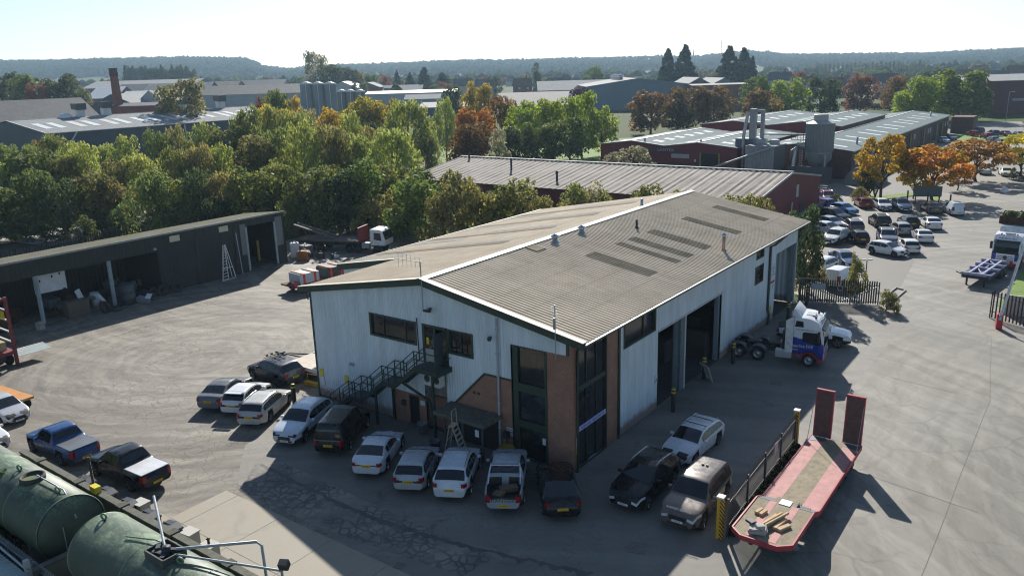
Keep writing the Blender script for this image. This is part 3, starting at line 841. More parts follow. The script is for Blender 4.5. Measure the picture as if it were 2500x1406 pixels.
# ------------------------------------------------------------------ cars
SPEC = {
 'hatch':  dict(L=4.25, W=1.78, H=1.47, gc=.17, top=[(0,.5),(.06,.66),(.5,.82),(1.12,.98),(1.95,1.40),(2.6,1.47),(3.55,1.41),(4.02,1.0),(4.18,.93),(4.25,.5)], c=1.12, f=1.95, r=3.6, b=4.02, belt=(.86,.98), xa=.82, xb=3.42, wr=.31, win=[(1.6, 2.472), (2.508, 3.322), (3.358, 3.8)], tz=(.72,.98), rails=0),
 'saloon': dict(L=4.75, W=1.84, H=1.44, gc=.15, top=[(0,.5),(.06,.64),(.6,.80),(1.4,.96),(2.25,1.37),(2.85,1.44),(3.45,1.37),(4.15,1.07),(4.68,1.04),(4.75,.6)], c=1.4, f=2.25, r=3.45, b=4.12, belt=(.86,.98), xa=.86, xb=3.72, wr=.32, win=[(1.85, 2.702), (2.738, 3.5)], tz=(.74,.93), rails=0),
 'coupe':  dict(L=4.6, W=1.8, H=1.4, gc=.15, top=[(0,.5),(.06,.64),(.6,.80),(1.35,.95),(2.2,1.34),(2.75,1.40),(3.3,1.34),(4.05,1.04),(4.52,1.0),(4.6,.55)], c=1.35, f=2.2, r=3.3, b=4.0, belt=(.86,.98), xa=.82, xb=3.58, wr=.32, win=[(1.8, 2.967), (3.003, 3.4)], tz=(.7,.9), rails=0),
 'estate': dict(L=4.78, W=1.84, H=1.47, gc=.16, top=[(0,.5),(.06,.66),(.6,.83),(1.3,.98),(2.15,1.41),(2.9,1.47),(4.1,1.41),(4.55,1.04),(4.7,.95),(4.78,.5)], c=1.3, f=2.15, r=4.15, b=4.55, belt=(.87,1.0), xa=.86, xb=3.7, wr=.32, win=[(1.8, 2.672), (2.708, 3.522), (3.558, 4.3)], tz=(.75,.95), rails=1),
 'suv':    dict(L=4.6, W=1.88, H=1.66, gc=.22, top=[(0,.6),(.06,.84),(.5,.98),(1.15,1.12),(1.95,1.59),(2.6,1.66),(3.9,1.58),(4.4,1.15),(4.52,1.08),(4.6,.6)], c=1.15, f=1.95, r=3.92, b=4.38, belt=(1.02,1.14), xa=.86, xb=3.6, wr=.36, win=[(1.65, 2.522), (2.558, 3.422), (3.458, 4.1)], tz=(.88,1.1), rails=1, clad=1),
 'suvcoupe': dict(L=4.72, W=1.9, H=1.62, gc=.2, top=[(0,.6),(.06,.8),(.6,.95),(1.3,1.08),(2.1,1.54),(2.7,1.62),(3.5,1.54),(4.4,1.16),(4.62,1.1),(4.72,.6)], c=1.3, f=2.1, r=3.45, b=4.36, belt=(1.0,1.12), xa=.84, xb=3.8, wr=.37, win=[(1.75, 2.572), (2.608, 3.467), (3.503, 3.9)], tz=(.92,1.08), rails=0, clad=1),
 'bigsuv': dict(L=5.05, W=2.0, H=1.87, gc=.25, top=[(0,.75),(.06,1.0),(.5,1.12),(1.3,1.22),(2.0,1.78),(2.6,1.87),(4.5,1.8),(4.88,1.28),(4.97,1.18),(5.05,.6)], c=1.3, f=2.0, r=4.52, b=4.86, belt=(1.12,1.18), xa=.88, xb=3.88, wr=.39, win=[(1.75, 2.677), (2.713, 3.677), (3.713, 4.6)], tz=(.8,1.1), rails=0, droof=0),
 'mpv':    dict(L=4.9, W=1.92, H=1.95, gc=.2, top=[(0,.7),(.06,.9),(.6,1.05),(1.0,1.2),(1.75,1.85),(2.5,1.95),(4.6,1.9),(4.8,1.25),(4.85,1.1),(4.9,.5)], c=1.0, f=1.75, r=4.64, b=4.79, belt=(1.1,1.16), xa=.85, xb=3.85, wr=.34, win=[(1.6, 2.532), (2.568, 3.632), (3.668, 4.55)], tz=(.7,1.05), rails=0),
 'van':    dict(L=4.35, W=1.82, H=1.82, gc=.18, top=[(0,.6),(.06,.82),(.5,.95),(.95,1.08),(1.7,1.72),(2.3,1.82),(4.2,1.79),(4.29,1.2),(4.32,1.0),(4.35,.5)], c=.95, f=1.7, r=4.21, b=4.285, belt=(1.0,1.05), xa=.8, xb=3.5, wr=.31, win=[(1.4, 2.2)], tz=(.8,1.3), rails=0, norear=1),
 'pickup': dict(L=5.3, W=1.88, H=1.82, gc=.27, top=[(0,.7),(.06,.96),(.6,1.1),(1.4,1.2),(2.1,1.75),(2.6,1.82),(3.2,1.76),(3.5,1.2),(3.6,1.14),(5.2,1.14),(5.3,.75)], c=1.4, f=2.1, r=3.22, b=3.46, belt=(1.1,1.16), xa=.9, xb=4.1, wr=.39, win=[(1.85, 2.572), (2.608, 3.2)], tz=(.72,1.08), rails=0, bed=(3.62,5.22), clad=1),
}
for k in ('pickup_open',): SPEC[k] = dict(SPEC['pickup'], tub=1)
def car_model(kind):
    sp = SPEC[kind]; L, Wd, H = sp['L'], sp['W'], sp['H']; hw = Wd/2
    tx = np.array([p[0] for p in sp['top']]); tz = np.array([p[1] for p in sp['top']])
    def top(s):
        o = np.linspace(-.13, .13, 11)
        return float(np.mean(np.interp(np.clip(s+o, 0, L), tx, tz)))
    def half(s):
        e1 = np.clip(1-s/.75, 0, 1); e2 = np.clip(1-(L-s)/.65, 0, 1)
        return hw*(1-.24*e1**2.2-.17*e2**2.0)
    def gcl(s): return sp['gc']+.10*np.clip(1-s/.5,0,1)+.14*np.clip(1-(L-s)/.5,0,1)
    def ring(s):
        w, t, g = half(s), top(s), gcl(s)
        be = min(np.interp(s, [0, L], sp['belt']), t-.05)
        tt = np.clip((t-be-.05)/(H-be-.05), 0, 1)
        wt = w*(.93-.2*tt); wb = w*.965
        mid = (g+be)/2
        return [(0,g),(.8*w,g),(.95*w,g+.08),(w*.99,g+.2),(w,mid),(w,be-.13),(w*.985,be-.03),(wb,be+.015),
                (wt,t-.07*tt-.02),(wt*.95,t-.02*tt-.008),(wt*.8,t),(wt*.62,t+.006),(wt*.4,t+.012),(wt*.2,t+.016),(0,t+.018)], wt, wb, be, tt, t
    st = sorted(set(np.round(np.concatenate([np.arange(0, L, .075), [L, .03, L-.03], [p[0] for p in sp['top']]]), 3)))
    st = [s for i, s in enumerate(st) if i == 0 or s-st[i-1] > .018]
    st[-1] = L
    X = lambda s: L/2-s
    mb = MB(); nr = None; rows = []
    tub = sp.get('tub')
    for s in st:
        rg = ring(s)[0]
        full = rg + [(-y, z) for (y, z) in rg[-2:0:-1]]
        row = []
        for (y, z) in full:
            for a in (sp['xa'], sp['xb']):
                rr = sp['wr']+.055
                if abs(y) > .6*hw and (s-a)**2+(z-sp['wr'])**2 < rr*rr: y = math.copysign(hw-.3, y)
            if tub and sp['bed'][0] < s < sp['bed'][1] and abs(y) < .84*hw and z > .9: z = .72
            row.append((X(s), y, z))
        rows.append(row); nr = len(row)
    vs = [p for r_ in rows for p in r_]
    cl = 4 if sp.get('clad') else 2
    for i in range(len(rows)-1):
        for k in range(nr):
            kk = min(k, nr-1-k)
            a, b = i*nr+k, i*nr+(k+1) % nr
            q = (a, b, (i+1)*nr+(k+1) % nr, (i+1)*nr+k)
            arch = any(abs(vs[j][1]) < hw-.2 and abs(vs[j][1]) > .3*hw and vs[j][2] < .75 for j in q) and kk > 1
            intub = tub and all(abs(vs[j][2]-.72) < .3 and vs[j][2] < 1.1 for j in q) and kk > 7 and X(vs[q[0]][0]) > 0
            mb.f.append(list(q)); mb.mi.append(1 if (kk < cl and not (kk == 3 and not sp.get('clad'))) or arch or intub else 0); mb.sm.append(True)
    mb.v = vs
    mb.f.append(list(range(nr))[::-1]); mb.mi.append(0); mb.sm.append(False)
    n0 = (len(rows)-1)*nr
    mb.f.append(list(range(n0, n0+nr))); mb.mi.append(0); mb.sm.append(False)
    parts = [('body', mb.mesh(kind+'_body', [PAINT, PLASTIC], sharp=38), None)]
    # glass
    def across(s, u):
        rg, wt, wb, be, tt, t = ring(s)
        y = u*wt*.93
        zz = np.interp(abs(y), [0, wt*.4, wt*.8, wt*.95], [t+.018, t+.012, t, t-.02*tt-.008])
        return y, float(zz)
    def screen(s0, s1, off, inset=.9):
        P = []
        for s in np.linspace(s0, s1, 9):
            P.append([(X(s)+off[0], across(s, u)[0], across(s, u)[1]+off[1]) for u in np.linspace(-1, 1, 9)])
        g = MB(); g.grid(P); return g.mesh(kind+'_screen', GLASS)
    parts.append(('windscreen', screen(sp['c']+.04, sp['f']-.0, (.012, .014)), None))
    if not sp.get('norear'): parts.append(('rear_window', screen(sp['r']+.04, sp['b']+.0, (-.016, .012)), None))
    for (a, b) in sp['win']:
        for sd in (1, -1):
            P = []
            for s in np.linspace(a, b, 10):
                rg, wt, wb, be, tt, t = ring(s)
                z0, z1 = be+.04, t-.07*tt-.05
                if z1-z0 < .03: continue
                col = []
                for z in (z0, (z0+z1)/2, z1):
                    y = np.interp(z, [be+.015, t-.07*tt-.02], [wb, wt])+.012
                    col.append((X(s), sd*y, z))
                P.append(col if sd > 0 else col[::-1])
            if len(P) > 1:
                g = MB(); g.grid(P); parts.append(('side_window', g.mesh(kind+'_side_window', GLASS), None))
    # lamps
    for sd in (1, -1):
        P = [[(X(-.012), sd*half(0)*.62, z) for z in (top(.06)-.2, top(.06)-.06)]]
        for s in np.linspace(.0, .5, 6):
            z1 = min(top(s)-.05, top(.3)-.06)
            w = half(s)
            P.append([(X(s)+.012*(1-s/.5), sd*(w+.006), z1-.15+.08*s), (X(s)+.012*(1-s/.5), sd*(w*.99+.006), z1)])
        g = MB(); g.grid(P if sd > 0 else [r_[::-1] for r_ in P]); parts.append(('headlight', g.mesh(kind+'_headlight', LAMP_W), None))
        P = [[(X(L+.012), sd*half(L)*.78, z) for z in sp['tz']]]
        for s in np.linspace(L, L-.2, 5):
            w = half(s)
            P.append([(X(s)-.012, sd*(w+.008), sp['tz'][0]+.06*(L-s)), (X(s)-.012, sd*(w*.99+.008), sp['tz'][1])])
        g = MB(); g.grid(P if sd < 0 else [r_[::-1] for r_ in P]); parts.append(('tail_light', g.mesh(kind+'_tail_light', LAMP_R), None))
        g = MB(); g.cbox((X(sp['c']+.5), sd*(hw+.1), np.interp(sp['c'], [0, L], sp['belt'])+.09), (.14, .2, .14))
        parts.append(('door_mirror', g.mesh(kind+'_mirror', [PAINT], bevel=.03, seg=2), None))
        if sp['rails']:
            pts = []
            for s in np.linspace(sp['f']+.1, sp['r']-.15, 8):
                rg, wt, wb, be, tt, t = ring(s); pts.append((X(s), sd*wt*.93, t+.045))
            g = MB(); g.tube(pts, .022, 6); parts.append(('roof_rail', g.mesh(kind+'_rail', CHROME), None))
    zg = top(.03)
    g = MB(); g.box(X(-.014), -half(0)*.55, zg-.27, X(.03), half(0)*.55, zg-.05); g.box(X(-.01), -half(0)*.7, sp['gc']+.13, X(.04), half(0)*.7, sp['gc']+.22)
    parts.append(('grille', g.mesh(kind+'_grille', PLASTIC), None))
    g = MB(); g.box(X(-.03), -.26, zg-.36, X(.02), .26, zg-.25); parts.append(('number_plate', g.mesh(kind+'_plate_f', PLATE_W), 'F'))
    zr = .72 if kind in ('mpv','suv','hatch','saloon','coupe','estate','suvcoupe','bigsuv') else .55
    g = MB(); g.box(X(L-.02), -.26, zr-.06, X(L+.03), .26, zr+.06); parts.append(('number_plate', g.mesh(kind+'_plate_r', PLATE_Y), 'R'))
    sp['plate'] = (X(-.034), zg-.305, X(L+.034), zr)
    if sp.get('bed') and not tub:
        b0, b1 = sp['bed']; z = 1.155
        g = MB(); g.box(X(b1-.02), -hw*.86, z-.03, X(b0), hw*.86, z+.012); 
        parts.append(('bed_cover', g.mesh(kind+'_cover', [tint_mat('bed_cover_'+kind, .35, .3)], bevel=.01), 'C'))
    sp['meshes'] = parts
    sp['ring'] = ring; sp['half'] = half; sp['topf'] = top
    return sp
g = MB(); g.lathe([(.0,-.1),(.25,-.105),(.31,-.1),(.33,-.06),(.335,0),(.33,.06),(.31,.1),(.25,.105),(.22,.09)], 22, M=Matrix.Rotation(R(90),4,'X'))
TYRE = g.mesh('tyre', RUBBER)
g = MB(); g.lathe([(.0,.075),(.05,.08),(.07,.06),(.2,.06),(.235,.112),(.215,.112)], 20, M=Matrix.Rotation(R(-90),4,'X'))
RIMM = None
for k in range(5):
    w = 2*math.pi*k/5
    g.bar((.05*math.cos(w), .085, .05*math.sin(w)), (.22*math.cos(w), .1, .22*math.sin(w)), .06, .02, 1)
RIMM = g.mesh('rim', [M('rim_shadow', (.03,.03,.032), .5), RIM])
def add_text(parent, s, size, mat, loc, right, up, sx=1.0): return text(s, size, mat, parent, loc, right, up, sx=sx)
def car(kind, x, y, deg, color, label, cat='car', group=None, far=False, plateF=None, plateR=None, name=None, z=.012, cover=None, scale=1.0):
    sp = SPEC[kind]
    if 'meshes' not in sp: car_model(kind)
    o = thing(name or {'pickup':'pickup_truck','pickup_open':'pickup_truck','van':'panel_van','mpv':'people_carrier'}.get(kind, 'parked_car'), label, cat, (x, y, z), R(deg), group, scale)
    for (nm, me, tag) in sp['meshes']:
        if far and nm not in ('body','windscreen','rear_window','side_window','headlight','tail_light'): continue
        c = put(nm, me, o, color=color)
        if tag == 'C': c.color = (*(cover or sc(color, .8)), 1)
        if tag == 'F' and plateF: text(plateF, .1, INK, c, (sp['plate'][0]+.002, 0, sp['plate'][1]), (0,1,0), (0,0,1), sx=.8)
        if tag == 'R' and plateR: text(plateR, .1, INK, c, (sp['plate'][2]-.002, 0, sp['plate'][3]), (0,-1,0), (0,0,1), sx=.8)
    for a in (sp['xa'], sp['xb']):
        for sd in (1, -1):
            k = sp['wr']/.335
            wh = put('wheel', TYRE, o, (sp['L']/2-a, sd*(sp['W']/2-.105), sp['wr']), scale=(k, 1, k))
            if not far: put('rim', RIMM, wh, rot=(0,0,0 if sd > 0 else math.pi))
    return o
GROW = 'cars parked along the front of the workshop'
WHT = (.74,.75,.76); ICE = (.60,.68,.76); SIL = (.42,.44,.46); GREY = (.10,.105,.115); BLK = (.012,.013,.015); BLUE = (.03,.085,.22)
c = car('suv', -4.9, .2, 179, (.055,.058,.07), 'dark grey car with black roof bars beside the workshop corner', group=GROW, plateR='GN18 XRD')
mb = MB()
for xx in (.25, -.55):
    mb.tube([(xx,-.72,1.74),(xx,.72,1.74)], .025, 6)
for yy in (-.5,-.1,.3): 
    mb.tube([(.4,yy,1.8),(-.75,yy,1.8)], .02, 6); mb.cbox((.35,yy,1.85),(.1,.14,.12)); mb.cbox((-.6,yy,1.83),(.08,.12,.1))
mb.build('roof_rack', PLASTIC, c)
car('saloon', -4.95, -3.75, 116, (.16,.165,.17), 'grey saloon car at the left end of the row by the gable', group=GROW, plateR='VJ19 CWX')
c = car('hatch', -2.95, -3.6, 116.5, WHT, 'white hatchback with roof spoiler between the grey saloon and silver estate', group=GROW, plateR='FE10 YBH')
mb = MB(); mb.cbox((-1.62,0,1.42),(.3,1.15,.05)); mb.build('spoiler', [PAINT], c, bevel=.015, color=WHT)
car('estate', -.62, -3.85, 117, (.50,.50,.47), 'silver estate car with long roof beside the white hatchback', group=GROW, plateR='OE14 OFA')
c = car('suv', 3.62, -4.3, 290, ICE, 'pale blue white SUV facing out of the row at the foot of the stairs', group=GROW, plateF='MC12 AYT')
c = car('mpv', 6.45, -3.72, 117, BLK, 'black people carrier van with chrome rear strip in the row', 'van', group=GROW, plateR='T8 MHT')
mb = MB(); mb.box(-2.49,-.75,1.02,-2.44,.75,1.09); mb.build('chrome_strip', CHROME, c)
car('coupe', 10.09, -4.38, 117, (.66,.72,.78), 'white two door coupe in the row beside the black people carrier', group=GROW, plateR='LB63 EHS')
car('hatch', 13.17, -4.6, 119, (.45,.48,.51), 'silver hatchback with red lamps up its tailgate in front of the canopy', group=GROW, plateR='GU18 SXB')
c = car('suv', 15.4, -3.93, 119, (.66,.72,.78), 'white SUV with dark rear window beside the silver pickup', group=GROW, plateR='WP19 BDO')
c = car('pickup_open', 18.04, -3.15, 122, (.36,.40,.44), 'silver pickup truck with open load bed in the front row', 'pickup truck', group=GROW, plateR='AX16 WZR')
text('RANGER', .2, INK, c, (-2.665,0,.82), (0,-1,0), (0,0,1), sx=1.5)
mb = MB()
for sd in (1,-1): mb.tube([(-.62,sd*.72,1.72),(-1.0,sd*.76,1.6),(-1.7,sd*.8,1.18)], .045, 8)
mb.tube([(-.75,-.7,1.7),(-.75,.7,1.7)], .04, 8); mb.build('sports_bar', CHROME, c)
mb = MB(); mb.cbox((-1.55,-.2,.86),(.45,.9,.24), .3); mb.cbox((-2.1,.25,.84),(.5,.5,.2), 1.1); o = mb.build('cardboard_box', M('cardboard', (.15,.10,.065), .9), bevel=.01)
o.matrix_world = Matrix.Translation((18.04,-3.15,.012)) @ Matrix.Rotation(R(122),4,'Z'); prop(o, 'brown load of boxes lying in the silver pickup bed', 'box')
c = car('suvcoupe', 20.7, -2.5, 129, BLK, 'black sporty SUV with triple tail lamps at the brick corner', group=GROW, plateR='LO22 NLY')
GSD = 'cars parked beside the palisade fence'
c = car('estate', 24.2, 6.0, 267, (.72,.76,.80), 'white estate car with two black roof bars', group=GSD, plateF='YN19 CPE')
mb = MB()
for xx in (-.1,-.95): mb.tube([(xx,-.7,1.56),(xx,.7,1.56)], .03, 6)
mb.split('roof_bar', PLASTIC, c)
c = car('suv', 24.05, .45, 270, (.010,.011,.012), 'glossy black SUV with silver roof rails facing the forecourt', group=GSD, plateF='YM22 EKL', scale=1.03)
mb = MB(); mb.box(.2,-.55,1.672,1.0-.9,.55,1.69); 
c = car('bigsuv', 26.87, .4, 272, (.15,.125,.11), 'bronze grey luxury SUV next to the palisade fence', group=GSD, plateF='WAH 24')
text('RANGE ROVER', .15, CHROME, c, (2.36,0,1.105), (0,1,0), (-.35,0,1), sx=1.2)
mb = MB(); mb.cbox((-.9,.1,1.9),(.12,.09,.06)); mb.cbox((-.9,-.12,1.9),(.12,.09,.06)); mb.build('roof_aerial', PLASTIC, c)
GLF = 'vehicles parked on the left of the yard'
car('hatch', -14.75, -13.6, 2, (.48,.50,.53), 'silver hatchback facing right at the left edge of the yard', group=GLF, plateF='YK57 LFD', scale=.95)
car('hatch', -11.5, -16.2, 2, WHT, 'white car nose showing over the tank compound wall', group=GLF)
car('pickup', -5.95, -14.05, 182, BLUE, 'metallic blue pickup truck with grey bed cover', 'pickup truck', group=GLF, plateR='MT20 XLA', cover=(.19,.20,.21))
car('pickup', .15, -13.45, 183, (.016,.018,.024), 'black pickup truck with bright silver bed cover', 'pickup truck', group=GLF, plateR='LY19 NHG', cover=(.74,.74,.74))

# car park to the right of the workshop
def bump_car(kind, a, b, view, color, label, deg=None, lenf=1.0, **k):
    A = G(*a, .28)[:2]; B = G(*b, .28)[:2]
    w = B-A; h = np.array([-w[1], w[0]]) if view == 'rear' else np.array([w[1], -w[0]])
    h = h/np.hypot(*h)
    if deg is not None: h = np.array([math.cos(R(deg)), math.sin(R(deg))])
    mid = (A+B)/2
    ctr = mid + h*SPEC[kind]['L']/2*(1 if view == 'rear' else -1)
    return car(kind, ctr[0], ctr[1], math.degrees(math.atan2(h[1], h[0])), color, label, **k)
GP = 'cars in the side car park'
RED = (.26,.018,.03)
bump_car('suv', (2015,489), (2043,498), 'front', (.20,.03,.045), 'maroon SUV nearest the maroon warehouse gable', 300, group=GP)
bump_car('hatch', (2100,505), (2135,508), 'rear', RED, 'red hatchback parked nose-in under the bare trees', 118, group=GP)
bump_car('hatch', (2148,511), (2180,512.5), 'front', (.72,.75,.78), 'white hatchback with black roof facing the car park lane', 296, group=GP)
bump_car('suv', (2195,514), (2229,516), 'front', (.34,.36,.40), 'silver grey SUV in the back row beside the notice board', 296, group=GP)
bump_car('saloon', (2268,519), (2305,520), 'rear', (.12,.12,.125), 'dark grey saloon parked beside the white van', 116, group=GP)
bump_car('van', (2323,523), (2358,526), 'rear', (.60,.66,.70), 'white panel van at the right end of the back row', 116, cat='van', group=GP)
bump_car('suv', (2142,554), (2178,556), 'rear', (.05,.055,.05), 'dark green SUV in the middle of the car park', 118, group=GP)
bump_car('hatch', (2214,553), (2247,557), 'rear', (.03,.032,.04), 'black small hatchback near the lamp shadow in the middle row', 118, group=GP)
bump_car('suv', (2075,567), (2112,570), 'rear', (.12,.12,.125), 'mid grey SUV left of the dark green SUV', 118, group=GP)
bump_car('hatch', (2089,592), (2125,596), 'rear', (.022,.02,.024), 'black hatchback parked behind the white side-on hatchback', 118, group=GP)
bump_car('suv', (2153,591), (2192,603), 'front', (.20,.22,.27), 'blue grey SUV facing the road between parked hatchbacks', 290, group=GP)
bump_car('hatch', (2196,570), (2226,574), 'rear', (.42,.45,.45), 'silver green hatchback behind the blue grey SUV', 118, group=GP)
A, B = G(2124,619)[:2], G(2186,630)[:2]; v = (B-A)/np.hypot(*(B-A)); ctr = (A+B)/2 + np.array([-v[1], v[0]])*.85
car('hatch', ctr[0], ctr[1], math.degrees(math.atan2(v[1], v[0])), WHT, 'white hatchback standing side-on across the car park lane', group=GP)
bump_car('hatch', (2209,614), (2247,620), 'rear', (.74,.73,.70), 'white small hatchback with dark tailgate glass beside the lane', 112, group=GP)
bump_car('coupe', (2241,589), (2283,593), 'rear', WHT, 'white coupe nearest the road in the car park', 112, group=GP)
bump_car('saloon', (2263,556), (2304,562), 'rear', WHT, 'white saloon with long boot behind the white coupe', 112, group=GP)
car('suv', *G(2033,540)[:2], 332, (.02,.02,.022), 'black SUV seen from its side on the left of the car park', group=GP, scale=1.08)
car('hatch', *G(2060,521)[:2], 328, (.16,.33,.60), 'light blue hatchback behind the black side-on SUV', group=GP)
car('hatch', *G(2009,507)[:2], 150, (.08,.17,.42), 'mid blue hatchback tucked beside the maroon warehouse', group=GP)
car('hatch', *G(2030,556)[:2], 330, (.36,.40,.48), 'silver blue hatchback below the black side-on SUV', group=GP)
car('hatch', *G(2020,570)[:2], 338, (.70,.73,.78), 'white hatchback half hidden by the tree at the workshop', group=GP)
car('suv', *G(2040,592)[:2], 262, (.62,.62,.60), 'pale silver SUV facing the gate behind tree branches', group=GP)
car('suv', *G(2003,668)[:2], 258, (.68,.70,.70), 'white SUV parked just behind the palisade gate', group=GP)
car('van', *G(2052,694)[:2], 80, WHT, 'white van with bright roof behind the gate shrub', cat='van', group=GP)
car('saloon', *G(2062,647)[:2], 310, (.10,.15,.26), 'dark blue saloon between the gate shrub and tree', group=GP)
car('hatch', *G(2000,492)[:2], 300, (.05,.07,.14), 'navy car at the corner of the maroon warehouse', group=GP)
# far car park
GF = 'cars in the far car park'
FAR = [(2304,352,'hatch',(.62,.68,.72),300,'pale silver car close to the loading doors'),(2322,345,'hatch',(.16,.2,.24),300,'dark blue grey car close to the loading doors'),(2374,336,'suv',RED,120,'red SUV near the far hedge'),(2388,330,'van',(.07,.09,.10),120,'dark van near the far hedge'),(2408,342,'suv',(.30,.02,.035),120,'bright red SUV under the orange tree'),(2424,335,'suv',(.04,.05,.07),120,'dark navy SUV beside the bright red SUV'),(2456,336,'hatch',(.12,.02,.025),300,'dark red hatchback behind yellow leaves'),(2488,338,'hatch',(.16,.16,.17),300,'grey car behind the yellow tree'),(2422,350,'hatch',(.20,.25,.30),120,'slate blue hatchback in the far rows'),(2446,360,'suv',(.05,.07,.09),300,'dark SUV with pale windscreen in the far rows'),(2441,378,'saloon',(.2,.24,.28),300,'grey blue saloon above the orange tree'),(2478,385,'saloon',(.62,.64,.65),210,'white saloon beside the yellow tree'),(2464,396,'hatch',(.03,.03,.04),210,'black hatchback beside the yellow tree'),(2345,366,'hatch',(.66,.67,.68),120,'white hatchback between the orange trees'),(2335,380,'hatch',(.08,.09,.22),120,'blue hatchback between the orange trees'),(2250,378,'van',(.03,.032,.035),120,'black van by the brick wall'),(2234,400,'hatch',(.62,.63,.66),300,'white hatchback behind the first autumn tree'),(2218,404,'hatch',(.3,.33,.36),300,'grey hatchback behind the first autumn tree'),(2402,428,'suv',(.60,.61,.58),285,'pale SUV behind the autumn tree trunk'),(2455,432,'saloon',(.68,.68,.66),285,'white saloon by the round shrub')]
for (px, py, kd, cl, dg, lab) in FAR:
    p = G(px, py-3); car(kd, p[0], p[1], dg, cl, lab, 'van' if kd == 'van' else 'car', GF, far=True, z=.03)
for (px, py, cl, lab) in ((2440,275,(.02,.025,.03),'dark car outside the red retail unit'),(2425,262,(.05,.1,.4),'blue car outside the red retail unit'),(2412,268,(.5,.5,.5),'silver car outside the red retail unit'),(1527,278,(.08,.09,.11),'dark car in front of the blue warehouse'),(1560,286,(.6,.6,.6),'white car in front of the blue warehouse')):
    p = G(px, py); car('hatch', p[0], p[1], 200, cl, lab, far=True, z=float(T(p[0], p[1]))+.03)

# ------------------------------------------------------------------ lorries
def wheel_set(parent, x, y, r, w=.3, dual=False, sd=1, hub=None):
    g = MB(); g.lathe([(0,-w/2),(r*.72,-w/2),(r*.93,-w/2),(r,-w*.3),(r,w*.3),(r*.93,w/2),(r*.72,w/2),(r*.6,w*.4)], 24, M=Matrix.Rotation(R(90),4,'X'))
    wh = g.build('wheel', RUBBER, parent, loc=(x, y, r))
    g = MB(); g.lathe([(0,.05),(r*.2,.06),(r*.28,-.02),(r*.5,.0),(r*.6,.09),(r*.56,.1)], 20, M=Matrix.Translation((0,sd*w*.32,0)) @ Matrix.Rotation(R(-90*sd),4,'X'))
    g.build('rim', hub or RIM, wh)
def livery():
    mt, nt, b = newmat('lorry_livery')
    co = coords(nt); sp = N(nt, 'SeparateXYZ', ins={0: co})
    z = math_(nt, 'ADD', sp.outputs[2], math_(nt, 'MULTIPLY', sp.outputs[0], .16))
    fr = math_(nt, 'MULTIPLY', math_(nt, 'GREATER_THAN', sp.outputs[0], 2.22), math_(nt, 'LESS_THAN', math_(nt, 'ABSOLUTE', sp.outputs[1]), .82))
    n = math_(nt, 'ADD', z, math_(nt, 'MULTIPLY', noise(nt, co, 1.2, 3), .5))
    c = ramp(nt, math_(nt, 'MULTIPLY', n, .25), [(.325, (.42,.03,.03)), (.335, (.02,.035,.25)), (.60, (.03,.05,.33)), (.62, (.72,.75,.78))])
    n_ = [q for q in nt.nodes if q.type == 'VALTORGB'][-1]
    c = mixc(nt, fr, c, ramp(nt, math_(nt, 'MULTIPLY', sp.outputs[2], .25), [(.22, (.45,.03,.035)), (.25, (.68,.71,.74))]))
    nt.links.new(c, b.inputs['Base Color']); b.inputs['Roughness'].default_value = .3; b.inputs['Coat Weight'].default_value = .4
    return mt
LIV = livery()
